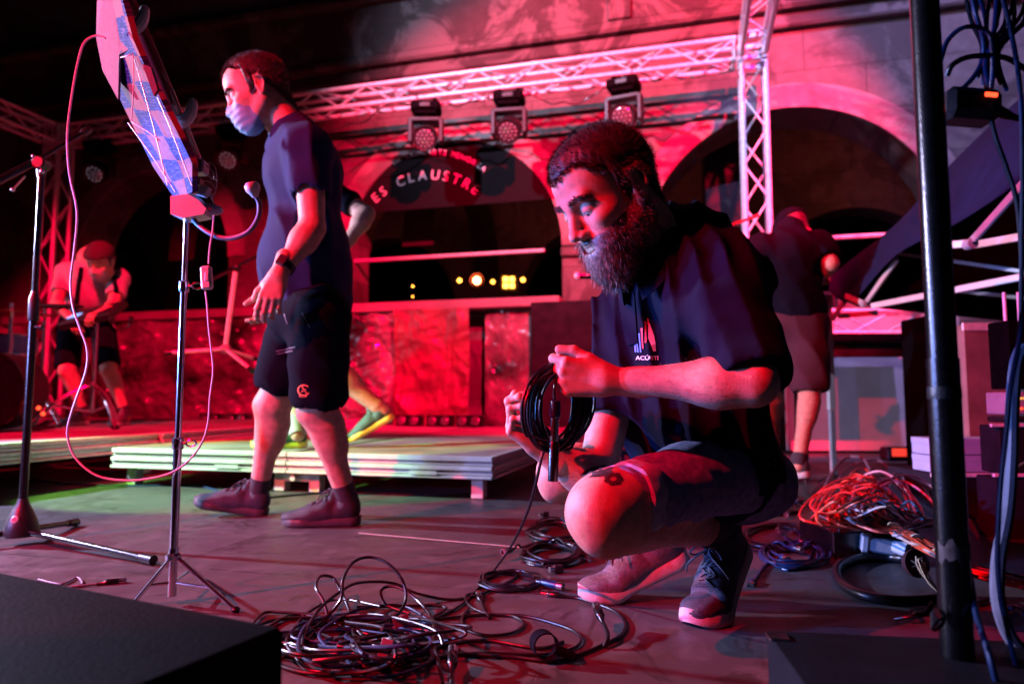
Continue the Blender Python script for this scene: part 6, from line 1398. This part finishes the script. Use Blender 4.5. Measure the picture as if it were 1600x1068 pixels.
def backline():
    # work table with a truss lying on it
    Y = 5.2; zt_ = P(1370, 522, Y).z; a = P(1262, 530, Y); b = P(1452, 530, Y + .0)
    t = thing('work_table', 'long dark work table behind the canopy leg with a truss lying on it', 'table', (a.x, Y, 0)); mb = MB(); mb.box(((a.x + b.x) / 2, Y + .25, zt_ - .03), ((b.x - a.x) / 2 + .1, .33, .03), bev=.006); mb.build('tabletop', M['black_rough'], t); mb = MB(); mb.box(((a.x + b.x) / 2, Y + .0, zt_ - .12), ((b.x - a.x) / 2 + .08, .015, .055), bev=.004); mb.build('apron', M['ply'], t)
    for x in (a.x - .05, b.x + .04): mb = MB(); mb.box((x, Y + .05, (zt_ - .06) / 2), (.05 if x > a.x else .03, .05, (zt_ - .07) / 2), bev=.004); mb.build('leg', M['black_rough'], t)
    truss_piece('truss', Vector((a.x - .25, Y + .18, zt_ + .105)), Vector((b.x + .1, Y + .18, zt_ + .105)), E3, 'short red-lit truss lying on the dark work table', 'box trusses of the lighting rig', half=.085, rt=.02)
    # pale panel on the wall behind it
    M['panelp'] = mat('grey_painted_panel', (.36, .34, .36), .5, vscale=3, var=.12, bump=.2, bscale=30); p0 = P(1296, 700, 5.9); p1 = P(1440, 560, 5.9); mb = MB(); mb.box(((p0.x + p1.x) / 2, 5.93, .62), ((p1.x - p0.x) / 2 + .35, .02, .60), bev=.004); mb.build('backing_panel', M['panelp'], label='pale grey panel leaning upright under the work table', cat='panel')
    # amp tower and rack
    t = thing('speaker_stack', 'tall black cabinet standing right of the pale panel', 'cabinet', (P(1455, 700, 4.4).x, 4.4, 0)); x = P(1452, 600, 4.4).x; mb = MB(); mb.box((x, 4.4, .50), (.085, .15, .49), bev=.01); mb.build('cabinet', M['black_rough'], t)
    for k in range(3): mb = MB(); mb.box((x - .03, 4.244, .30 + .2 * k), (.035, .004, .06), bev=.003); mb.build('louvre', M['black_plastic'], t)
    M['redpanel'] = mat('dull_red_case_side', (.22, .12, .13), .6, vscale=8, var=.2)
    t = thing('flight_case', 'upright case with a pale side standing behind the rack', 'case', P(1518, 640, 3.6)); mb = MB(); c = P(1524, 600, 3.6); mb.box((c.x, 3.6, .45), (.12, .1, .40), bev=.01); mb.build('body', M['redpanel'], t); mb = MB(); mb.box((c.x, 3.498, .84), (.12, .006, .02), bev=.002); mb.build('edge', M['alu'], t)
    # rack units at the far right
    Y = 2.35; x0 = P(1536, 600, Y).x + .075; t = thing('equipment_rack', 'open equipment rack with rows of lit red and amber lamps at the right edge', 'rack', (x0 + .25, Y, 0))
    def rb(nm, y0, y1, m, dx=0, dep=.10, rail=None, yy=None):
        z1 = P(1560, y0, Y).z; z0 = P(1560, y1, Y).z; mb = MB(); mb.box((x0 + dx + .25, Y + dep / 2, (z0 + z1) / 2), (.25, dep / 2, (z1 - z0) / 2 - .001), bev=.004); return mb.build(nm, M[m], rail or t), z0, z1
    rb('case_body', 500, 608, 'black_rough', .02); u, z0, z1 = rb('power_unit', 612, 648, 'grey_plastic', .0); rb('blank_unit', 650, 660, 'black_plastic', .0); u2, z2, z3 = rb('lower_case', 664, 740, 'ply', -.03); rb('bottom_case', 745, 900, 'ply', -.05); mb = MB()
    for k in range(8):
        for zz, cm in ((.72, 'led_amber'), (.28, 'led_red')): mb = MB(); mb.box((x0 + .035 + k * .0145, Y - .003, z0 + (z1 - z0) * zz), (.0042, .002, .0035), bev=.001); mb.build('lamp', M[cm], u)
    for yy in (664, 742): z = P(1560, yy, Y).z; mb = MB(); mb.box((x0 + .2, Y - .004, z), (.26, .006, .006), bev=.002); mb.build('edge_trim', M['alu'], t)
    for k in range(3): mb = MB(); z = P(1560, 500, Y).z; mb.cyl((x0 + .03 + .05 * k, Y + .02, z), (x0 + .03 + .05 * k, Y + .02, z + .10), .006); mb.build('rack_bar', M['alu'], t)
    # two white cartons on a dark case
    Y = 2.75; t = thing('flight_case', 'low dark case with silver edge carrying the white cartons', 'case', P(1490, 800, Y)); x1 = P(1436, 740, Y).x + .035; z = P(1480, 739, Y - .02).z; mb = MB(); mb.box((x1 + .20, Y + .15, z / 2), (.19, .16, z / 2 - .002), bev=.004); mb.build('body', M['ply'], t); mb = MB(); mb.box((x1 + .20, Y - .012, z - .008), (.195, .005, .008), bev=.002); mb.build('edge', M['alu'], t)
    for k, (y0, y1, lab) in enumerate(((706, 733, 'lower of two white cartons beside the black pole'), (679, 705, 'upper of two white cartons, crossed by red tape'))):
        za = P(1436, y1, Y).z; zb = P(1436, y0, Y).z; za = z + .002 if k == 0 else zp + .002; zb = za + .066; zp = zb; t = thing('carton', lab, 'carton', (x1 + .15, Y + .1, za), 'white cartons on the dark case')
        mb = MB(); mb.box((x1 + .145, Y + .05, (za + zb) / 2), (.14, .06, .0315), bev=.002); bd = mb.build('box', M['cardboard'], t); mb = MB(); mb.box((x1 + .145, Y + .05, zb - .012), (.1415, .0615, .0125), bev=.002); mb.build('lid', M['cardboard'], t)
        ax = (Vector((.97, 0, -.25)).normalized(), Vector((0, 1, 0)), Vector((.25, 0, .97)).normalized()); mb = MB(); mb.box((x1 + .045 + .012 * k, Y - .0135, (za + zb) / 2), (.010, .0012, .031), bev=.0005); mb.build('tape', M['tape'], t)
        for q in range(2): mb = MB(); mb.box((x1 + .115, Y - .0135, za + .016 + .014 * q), (.014, .0008, .0018), bev=.0003); mb.build('printed_line', M['grey_plastic'], t)
    # cans of small things: a spot light with a red glow on the floor
    t = thing('floor_lamp', 'low black floor lamp glowing red under the work table', 'stage light', P(1410, 706, 5.0)); c = P(1408, 706, 5.0); mb = MB(); mb.box((c.x, 5.0, .07), (.13, .06, .05), bev=.015); mb.build('housing', M['black_plastic'], t); M['redglow'] = mat('red_lamp_window', (.7, .1, .05), .3, emit=(1, .05, .03), estr=1.6); mb = MB(); mb.box((c.x, 4.935, .085), (.10, .004, .028), bev=.003); mb.build('window', M['redglow'], t)
backline()
# black torch-like microphone tip behind the beard
mb = MB(); a, b = P(902, 431, 4.6), P(948, 431, 4.6); mb.cyl(a, b, .022, .020); mcx = thing('microphone', 'small dark microphone with a pale tip poking out behind the beard', 'microphone', (b + a) / 2); mb.build('body', M['black_metal'], mcx); mb = MB(); mb.sph(a, .026); mb.build('grille', M['white_plastic'], mcx); mb = MB(); mb.cyl(b, P(1010, 440, 4.6), .012); mb.cyl(P(1010, 440, 4.6), Vector((P(1010, 440, 4.6).x, 4.6, .02)), .012); mb.build('stand_tube', M['black_metal'], mcx)
mb = MB(); mb.cyl(P(1125, 358, 4.5), P(1186, 336, 4.4), .010); t_ = thing('boom_arm', 'thin red-lit boom arm behind the crouching man\'s shoulder', 'microphone boom', P(1186, 336, 4.4)); mb.build('arm', M['redtube'], t_)  # the red light on the arm is put into its colour

# added unseen stack, left of the frame, shading the right foreground from the red key
t = thing('light_blocker', 'added unseen black stack left of the camera blocking the red key light', 'speaker', (-1.74, -.14, 0))
for k in range(3):
    mb = MB(); mb.box((-1.74, -.14, .43 + .865 * k), (.24, .44, .43), bev=.02); c = mb.build('cabinet', M['black_rough'], t); mb = MB(); mb.box((-1.494, -.14, .43 + .865 * k), (.005, .40, .39), bev=.003); mb.build('grille', M['black_plastic'], c)
# ------------------------------------------------------------------ cables
def xlr(parent, p, d, m='rubber', L=.062, r=.0085, blue=False, ring=True):
    """a cable connector: boot, barrel, nickel nose"""
    p = Vector(p); d = Vector(d).normalized(); mb = MB(); mb.lathe(p, d, [(0, r * .38), (.004, r * .5), (.018, r * .75), (.020, r * .95), (.022, r)], 16); c = mb.build('connector_boot', M['rubber_bluelit' if blue else 'rubber'], parent)
    mb = MB(); mb.lathe(p + d * .022, d, [(0, r * 1.0), (.002, r * 1.08), (L - .034, r * 1.08), (L - .033, r)], 18); mb.build('connector_barrel', M['rubber_bluelit'] if blue else M['black_metal'], c)
    mb = MB(); mb.lathe(p + d * (L - .013), d, [(0, r * 1.02), (.018, r * 1.02), (.018, r * .84), (.010, r * .80), (.010, 0.0005)], 18); mb.build('connector_nose', M['nickel'], c)
    return c
def cable(name, pts, r, m, label, group=None, ends=(False, False), blue=False, k=6, sides=9):
    t = thing(name, label, 'cable', (sum((Vector(p) for p in pts), Vector()) / len(pts)) * 1.0, group); t.location.z = 0
    mb = MB(); mb.tube(pts, r, sides, k); mb.build('cable_run', M[m], t)
    if ends[0]: xlr(t, pts[0], Vector(pts[0]) - Vector(pts[1]), blue=blue)
    if ends[1]: xlr(t, pts[-1], Vector(pts[-1]) - Vector(pts[-2]), blue=blue)
    return t
def gp(lst, z0=.004):      # floor points from (px, py[, z])
    return [G(q[0], q[1], (q[2] if len(q) > 2 else z0)) for q in lst]

# the coil held by the crouching man
def held_coil():
    Y = 1.345; c = P(872, 634, Y); t = thing('cable_coil', 'black cable coil held in both hands of the crouching man, connector hanging', 'cable coil', c)
    ex = Vector((.93, .36, .05)).normalized(); ez = Vector((.05, .0, 1)); ey = Vector((-.36, .93, 0)); g = np.random.default_rng(5)
    pts = []; turns = 24; n = 22
    for i in range(turns * n):
        k = i / n; a = -2 * math.pi * k + math.pi / 2; j = k / turns
        ox = -.032 + .064 * j + .004 * math.sin(k * 2.3); rx = .0610 - .013 * ((k * .618) % 1) + .005 * math.sin(k * 1.7) ; rz = .085 - .013 * ((k * .618) % 1) + .006 * math.sin(k * 2.9 + 1)
        pin = max(0, math.sin(a)) ** 3           # turns gathered where the hand grips them
        tw = .010 * math.cos(a) * (1 - 2 * j)
        pts.append(c + ex * (math.cos(a) * rx + ox * (1 - .5 * pin) + .004 * pin) + ez * (math.sin(a) * rz + .003 * math.sin(5 * k)) + ey * ((j - .5) * .060 * (1 - .5 * pin) + tw))
    mb = MB(); mb.tube(pts, .0031, 8, 2); mb.build('coil_turns', M['rubber'], t)
    q = [P(876, 572, Y - .03), P(870, 590, Y - .045), P(866, 612, Y - .05), P(867, 628, Y - .052)]; mb = MB(); mb.tube(q, .0031, 8, 5); mb.build('cable_tail', M['rubber'], t)
    d = (P(864, 748, Y - .05) - P(868, 626, Y - .052)).normalized(); p = P(868, 624, Y - .052); mb = MB(); mb.lathe(p, d, [(0, .005), (.003, .0095), (.016, .0105), (.032, .0105), (.034, .009)], 18); b = mb.build('connector_boot', M['rubber_bluelit'], t)
    mb = MB(); mb.lathe(p + d * .034, d, [(0, .0078), (.045, .0078)], 18); mb.build('connector_shell', M['nickel'], b); mb = MB(); mb.lathe(p + d * .078, d, [(0, .0086), (.002, .0098), (.074, .0098), (.074, .008), (.066, .0075), (.066, .001)], 18); mb.build('connector_body', M['black_metal'], b)
    # run to the floor
    run = [P(852, 700, Y), P(846, 716, Y - .01), P(838, 752, Y), P(824, 800, Y + .10), P(800, 850, Y + .25)] + gp([(772, 890, .01), (744, 922), (715, 948), (672, 968), (620, 985), (575, 990), (540, 978)])
    mb = MB(); mb.tube(run, .0031, 9, 7); mb.build('trailing_run', M['rubber'], t)
held_coil()

HG = 'black cables tangled in the heap on the floor'
# the traced cables of the heap
cable('cable', gp([(452, 1000), (486, 985), (512, 962, .02), (533, 935, .05), (536, 905, .085), (552, 878, .105), (578, 870, .11), (606, 880, .10), (628, 905, .07), (634, 935, .035), (618, 962, .01), (580, 975), (540, 968), (505, 975), (470, 1010)]), .0036, 'rubber', 'thick black cable standing up in the tallest arch of the heap', HG)
cable('cable', gp([(512, 962, .004), (505, 938, .03), (494, 918, .05), (500, 900, .06), (520, 902, .05), (534, 925, .03), (545, 950, .01), (560, 985), (590, 1010), (640, 1020), (700, 1006), (760, 1000), (840, 1012), (880, 1002)]), .0036, 'rubber', 'cable with a small raised loop at the left of the heap running right', HG)
cable('cable', gp([(640, 958, .004), (604, 945, .012), (595, 925, .03), (604, 916, .04), (625, 918, .04), (655, 940, .02), (676, 968, .015), (678, 1005, .02), (684, 1030, .02), (692, 1068, .01)]), .0036, 'rubber', 'cable falling forward over the front of the heap', HG)
cable('cable', gp([(470, 1020), (478, 985, .015), (500, 950, .03), (530, 925, .045), (560, 910, .05), (612, 910, .04), (650, 926, .02), (700, 936), (735, 932), (770, 920), (800, 905), (812, 893)]), .0034, 'rubber', 'cable leaving the heap toward the small flat coil', HG)
cable('cable', gp([(550, 1000), (600, 985, .01), (640, 972), (700, 965), (760, 960), (820, 962), (880, 978), (905, 992, .006), (900, 1010), (850, 1022), (760, 1020), (690, 1024)]), .0034, 'rubber', 'cable in a long shallow bow right of the heap', HG)
cable('cable', gp([(732, 950), (722, 965), (728, 982), (760, 992), (800, 988), (818, 974), (800, 962), (760, 958), (734, 946), (728, 930), (752, 925)]), .0034, 'rubber', 'cable making a flat oval loop right of the heap', HG)
cable('cable', gp([(888, 932), (905, 934), (930, 942), (960, 954), (976, 972), (972, 990), (950, 1003), (905, 1022), (860, 1032), (800, 1026), (720, 1022), (660, 1030), (600, 1026)]), .0036, 'rubber', 'cable sweeping round below the pale shoe from its connector', None, (True, False))
cable('cable', gp([(765, 965), (756, 952), (752, 940)]), .0034, 'rubber', 'short cable end with a silver nose in front of the flat coil', None, (False, True))
cable('cable', gp([(690, 1110), (705, 1075, .01), (706, 1052, .02)]), .0042, 'rubber', 'cable end with a fat upright connector at the bottom of the heap', None, (False, True))
g = np.random.default_rng(21)
for k in range(9):
    pts = []; cx, cy = 560 + g.uniform(-55, 55), 985 + g.uniform(-12, 35); ph = g.uniform(0, 6); lift = g.uniform(.015, .06); rx0 = g.uniform(45, 125); ry0 = g.uniform(16, 46); sgn = g.choice([-1, 1])
    for i in range(20):
        a = ph + sgn * i * .62; s_ = 1 + .35 * math.sin(i * .9 + k); z = .006 + lift * max(0, math.sin(i * .7 + k)) ** 2
        pts.append(G(cx + rx0 * s_ * math.cos(a) + i * g.uniform(-3, 3), min(1062, max(925, cy + ry0 * s_ * math.sin(a) + g.uniform(-5, 5))), z))
    cable('cable', pts, .0034 + .0003 * (k % 2), 'rubber' if k % 3 else 'rubber_bluelit', 'black cable looped through the middle of the heap', HG)
for (px, py, lab) in ((627, 970, 'pinkish tape flag on a cable in the heap'), (602, 1012, 'violet-grey cable tie strap in the heap')):
    c = G(px, py, .03); mb = MB(); x = Vector((1, .2, .3)).normalized() if px > 610 else Vector((.3, .1, 1)).normalized(); mb.box(c, (.016, .010, .0012), (x, x.cross(Vector((0, 1, 0))).normalized(), x.cross(x.cross(Vector((0, 1, 0)))).normalized()), .0004)
    mb.build('cable_tag', M['felt'] if px > 610 else M['grey_plastic'], label=lab, cat='cable tag')
# velcro band, small black block
c = G(862, 1016, .02); t = thing('velcro_strap', 'curled black hook-and-loop strap holding cables right of the heap', 'strap', c); mb = MB(); n = 18; vs = []; fs = []
for i in range(n + 1):
    a = 2 * math.pi * i / n * .9; p = c + Vector((-.012 + .022 * math.cos(a), .008 * math.sin(a * 1), .010 + .020 * math.sin(a))); vs += [p + Vector((.004, -.012, 0)), p + Vector((-.004, .012, 0)), p * 1.0 + Vector((-.004, .012, 0)) + (p - c) * .08, p + Vector((.004, -.012, 0)) + (p - c) * .08]
for i in range(n):
    for j in range(4): fs.append((i * 4 + j, i * 4 + (j + 1) % 4, i * 4 + 4 + (j + 1) % 4, i * 4 + 4 + j))
mb.add(vs, fs); mb.build('loop', M['black_cloth'], t); mb = MB(); mb.box(c + Vector((.022, -.01, .0)), (.022, .012, .006), (Vector((.9, .1, -.4)).normalized(), Vector((0, 1, 0)), Vector((.4, 0, .9)).normalized()), .003); mb.build('tail', M['black_cloth'], t)
cable('cable', gp([(944, 1010), (950, 992, .02), (942, 972, .03)]), .0044, 'rubber', 'cable end with a connector propped up at the right tip of the big loop', None, (False, True))

def coil(px, py, rx, ry, turns, label, m='rubber', r=.0032, z=.004, ends=1, seed=1, fig8=False, blue=False, group=None, h=.0045):
    g = np.random.default_rng(seed); c = G(px, py); ex = (G(px + rx, py) - c); ey = (G(px, py - ry) - c); pts = []; n = 20; rr0 = 1
    for i in range(int(turns * n)):
        k = i / n; a = 2 * math.pi * k + seed; rr = 1 - .28 * ((k * .618) % 1) + .03 * math.sin(k * 5 + a); ph = math.sin(2 * a) if fig8 else math.sin(a)
        pts.append(c + ex * math.cos(a) * rr + ey * (.55 * ph if fig8 else ph) * rr + E3 * (z + k * h * (.45 if not fig8 else 1) + .0025 * math.sin(3 * a + k)) + ex * .06 * math.sin(k * 3) + ey * .08 * math.cos(k * 2.2))
    t = thing('cable_coil', label, 'cable coil', c, group); mb = MB(); mb.tube(pts, r, 7, 2); mb.build('coil_turns', M[m], t)
    if ends:
        p = pts[-1]; e = p + (ex * g.uniform(-.3, .5) - ey * .3) + E3 * .004; mb = MB(); mb.tube([pts[-3], p, (p + e) / 2 + E3 * .01, e], r, 7, 4); mb.build('cable_tail', M[m], t); xlr(t, e, (e - p) + E3 * -.002, blue=blue)
    if ends > 1:
        p = pts[0]; e = p + ex * .5 - ey * .7; e.z = .011; mb = MB(); mb.tube([p, (p + e) / 2, e], r, 7, 4); mb.build('cable_tail', M[m], t); xlr(t, e, (e - p), blue=blue)
    return t
coil(795, 911, 50, 15, 7, 'small flat black coil lying left of the pale shoe', 'rubber', seed=2, ends=0, h=.003)
coil(862, 872, 50, 16, 10, 'larger coiled cable bundle on the red floor under the knee', 'rubber', seed=3, ends=2, group='wound cable bundles under the knee')
coil(868, 838, 44, 17, 10, 'upper coiled cable bundle just behind the one under the knee', 'rubber', seed=5, ends=2, z=.012, group='wound cable bundles under the knee')
for px, py, lab in ((872, 888, 'loose black connector block beside the coiled bundles'), (852, 803, 'black plug end sticking up behind the coiled bundles')):
    c = G(px, py, .012); t = thing('plug', lab, 'plug', c); mb = MB(); mb.box(c, (.014, .009, .010), (Vector((.95, .3, 0)).normalized(), Vector((-.3, .95, 0)).normalized(), E3), .003); b = mb.build('body', M['black_plastic'], t); mb = MB(); mb.cyl(c + Vector((-.012, -.006, .0)), c + Vector((-.024, -.012, 0)), .0075, n=14); mb.build('nose', M['nickel'], b)
cc = coil(878, 927, 3, 1, 1, 'blue-lit silver-nosed connector lying left of the pale shoe', 'rubber_bluelit', ends=0)
for ch in list(cc.children): bpy.data.objects.remove(ch)
cc.name = 'connector'; cc['category'] = 'connector'; xlr(cc, G(838, 908, .012), G(880, 916, .012) - G(838, 908, .012), blue=True, L=.075, r=.0095)
cable('cable', gp([(60, 905), (95, 912), (120, 902), (128, 912), (112, 916), (150, 912)]), .0030, 'grey_cable', 'thin cable with a black connector lying in front of the left box', None, (False, True))
cable('cable', gp([(-40, 746), (40, 748), (110, 756), (200, 759), (300, 758), (350, 770), (380, 782), (430, 776), (500, 770), (560, 766)]), .006, 'rubber_bluelit', 'long cable crossing the floor in front of the silver riser')
# right side heaps
coil(1215, 842, 62, 20, 8, 'flat dark coil on the red floor right of the man\'s back', 'rubber', seed=8, ends=1, r=.004, h=.003)
coil(1240, 868, 55, 20, 7, 'blue-lit coil with silver connectors right of the near shoe', 'rubber_bluelit', seed=9, ends=2, blue=True, r=.004, h=.003)
coil(1205, 795, 48, 10, 7, 'thin flat coil farther back on the red floor', 'rubber', seed=12, ends=1, r=.0045, h=.003)
cable('cable', gp([(1240, 745), (1243, 728, .06), (1252, 722, .08), (1258, 740, .04), (1262, 768, .01), (1290, 775), (1330, 765), (1350, 740, .03)]), .005, 'rubber', 'black cable standing in a loop beside the stepping shoe')
cable('cable', gp([(1282, 792), (1295, 748, .05), (1320, 716, .12), (1348, 716, .13), (1362, 745, .08), (1352, 775, .02), (1330, 800)]), .0075, 'grey_cable', 'thick pale cable arching over the floor beside the orange bundle')
cable('cable', gp([(1300, 770), (1320, 735, .06), (1345, 722, .10), (1375, 720, .10), (1400, 745, .05), (1420, 770, .02)]), .005, 'grey_cable', 'thinner pale cable rising behind the orange bundle')
cable('cable', gp([(1180, 905), (1200, 880), (1230, 890), (1260, 880), (1270, 850), (1250, 835)]), .004, 'rubber_bluelit', 'blue-lit cable with a connector beside the near shoe', None, (True, True), blue=True)
def bundle():
    g = np.random.default_rng(4); t = thing('cable_bundle', 'fan of orange-red cables bound into one loom running under the black pole', 'cable loom', G(1360, 800)); t.location.z = 0
    end = [(1420, 838, .10), (1465, 862, .09), (1520, 890, .08), (1600, 910, .06)]
    for i in range(46):
        a = i / 46; hue = 'red_cable' if i < 24 else ('pink_cable' if i % 3 == 0 else 'grey_cable' if i % 3 == 1 else 'rubber'); cx = 1325 + 66 * (i >= 24) + g.uniform(-30, 30); top = g.uniform(728, 792); w_ = g.uniform(20, 58)
        pts = [(1400 + g.uniform(-8, 8), 822 + g.uniform(-8, 8), .10), (cx + w_ * .4, 830 - g.uniform(0, 25), .07 + g.uniform(0, .03)), (cx - w_, 800 + g.uniform(-14, 18), .09 + g.uniform(0, .04)), (cx - w_ * .6, top + 14, .12 + g.uniform(0, .05)), (cx + w_ * .2, top, .14 + g.uniform(0, .05)), (cx + w_, top + 26, .12), (cx + w_ * 1.2 + 8, 812, .10), (1400 + g.uniform(-5, 8), 828 + g.uniform(-6, 6), .10)]
        pts += [(q[0], q[1] + g.uniform(-9, 9), q[2] + g.uniform(-.006, .006)) for q in end]; mb = MB(); mb.tube(gp(pts), .0040 if i % 4 else .0030, 7, 6); mb.build('cable_strand', M[hue], t)
    for q in ((1396, 822, .102), (1432, 842, .10), (1468, 864, .095)):
        c = G(*q); d = (G(1520, 890, .08) - G(1420, 838, .10)).normalized(); mb = MB(); x, y, _ = frame_of(d); mb.loft([(c - d * .004, (.018, .014)), (c + d * .004, (.018, .014))], x, y, 16); mb.build('tie', M['rope'], t)
bundle()
g = np.random.default_rng(77)
for k, lab in enumerate(('black cable wandering over the red floor behind the near shoe', 'black cable half under the thin flat coil', 'dark cable crossing toward the black cable box', 'dark cable trailing from the orange-red loom toward the cartons', 'black cable bunched at the foot of the dark case', 'dark cable looped beside the black pole foot', 'black cable lying right of the black pole foot', 'dark cable snaking under the canopy leg')):
    x0, y0, x1, y1 = ((1200, 770, 1310, 800), (1190, 800, 1290, 780), (1230, 850, 1310, 830), (1380, 790, 1470, 760), (1400, 800, 1450, 770), (1410, 960, 1470, 930), (1530, 930, 1620, 960), (1280, 745, 1400, 735))[k]
    cable('cable', gp([(x0 + (x1 - x0) * i / 9 + g.uniform(-16, 16), y0 + (y1 - y0) * i / 9 + g.uniform(-9, 9), .005 + .02 * g.random() * (i % 2)) for i in range(10)]), .0042, 'rubber' if k % 2 else 'rubber_bluelit', lab, 'loose cables on the floor at the right', (False, k % 2 == 0))
def stage_box():
    t = thing('stage_box', 'black cable box with silver screws under the orange-red loom', 'stage box', G(1345, 870)); Y0 = G(1300, 868).y
    a = G(1303, 872); b = G(1405, 872); d = (b - a); L = d.length; d.normalize(); e = Vector((-d.y, d.x, 0)); c = a + d * L * .55 + e * .12; mb = MB(); mb.box((c.x, c.y, .038), (L * .55, .12, .038), (d, e, E3), .003); bd = mb.build('case', M['black_metal'], t)
    for px, py in ((1312, 828), (1312, 846), (1342, 826), (1342, 850), (1375, 830)): q = P(px, py, Y0 - .004); mb = MB(); mb.sph(q, (.0035, .002, .0035)); mb.build('screw', M['nickel'], bd)
    h = thing('multipin_connector', 'grey rectangular multipin connector plugged in front of the black box', 'connector', G(1380, 885)); ax = (Vector((.93, -.35, -.12)).normalized(), Vector((.35, .93, 0)).normalized(), None); ax = (ax[0], ax[1], ax[0].cross(ax[1]).normalized()); c = P(1378, 852, Y0 - .07)
    mb = MB(); mb.box(c, (.052, .022, .020), ax, .006); hb = mb.build('hood', M['grey_plastic'], h); mb = MB(); mb.box(c - ax[0] * .046, (.010, .026, .024), ax, .004); mb.build('flange', M['grey_plastic'], hb)
    for s_ in (-1, 1): mb = MB(); mb.box(c - ax[0] * .040 + ax[2] * .026 * s_, (.012, .003, .004), ax, .001); mb.build('latch', M['nickel'], hb)
    mb = MB(); p = P(1408, 856, Y0 - .11); d2 = Vector((.55, -.8, -.10)).normalized(); mb.lathe(p, d2, [(-.02, .016), (0, .020), (.02, .021), (.022, .017), (.012, .014)], 20); mb.build('gland', M['white_plastic'], hb)
    n = thing('cord_cap', 'round dark cap with knotted cream cords hanging from it', 'cord cap', P(1430, 880, 1.6)); p = P(1431, 880, 1.72); d3 = Vector((.15, -.9, .25)).normalized(); mb = MB(); mb.lathe(p, d3, [(-.012, .030), (0, .0335), (.006, .0335), (.007, .030), (.004, .028), (.004, .001)], 26); mb.build('cap', M['maroon'], n); g = np.random.default_rng(2)
    for k in range(7):
        mb = MB(); a = k * .9; s0 = p + d3 * .008 + Vector((.018 * math.cos(a), 0, .018 * math.sin(a))); pts = [s0, p + d3 * .012 + Vector((.010 * math.cos(a + 2), -.004, .01 * math.sin(a + 2)))] + [P(1440 + q * 11 + g.uniform(-5, 5), 893 + q * 13, 1.70 - q * .01) for q in range(1, 5)]; mb.tube(pts, .0019, 6, 5); mb.build('cord', M['rope'], n)
    cable('multicore_cable', gp([(1470, 935, .02), (1410, 938, .012), (1350, 930, .012), (1312, 908, .012), (1310, 885, .012), (1340, 872, .012), (1385, 870, .014), (1412, 872, .02), (1425, 866, .03)]), .012, 'rubber', 'very thick black multicore cable making a broad loop on the blue floor', sides=14)
    kn = thing('rope_knot', 'grey knotted cord tied low on the black pole', 'knot', P(1462, 965, .95))
    for k in range(5): mb = MB(); mb.tube([P(1466 + 9 * math.cos(a + k), 962 + 9 * math.sin(a + k * .8) + k * 3, .92 - .01 * k) for a in [i * .8 for i in range(9)]], .0024, 6, 4); mb.build('turn', M['rubber'], kn)
stage_box()
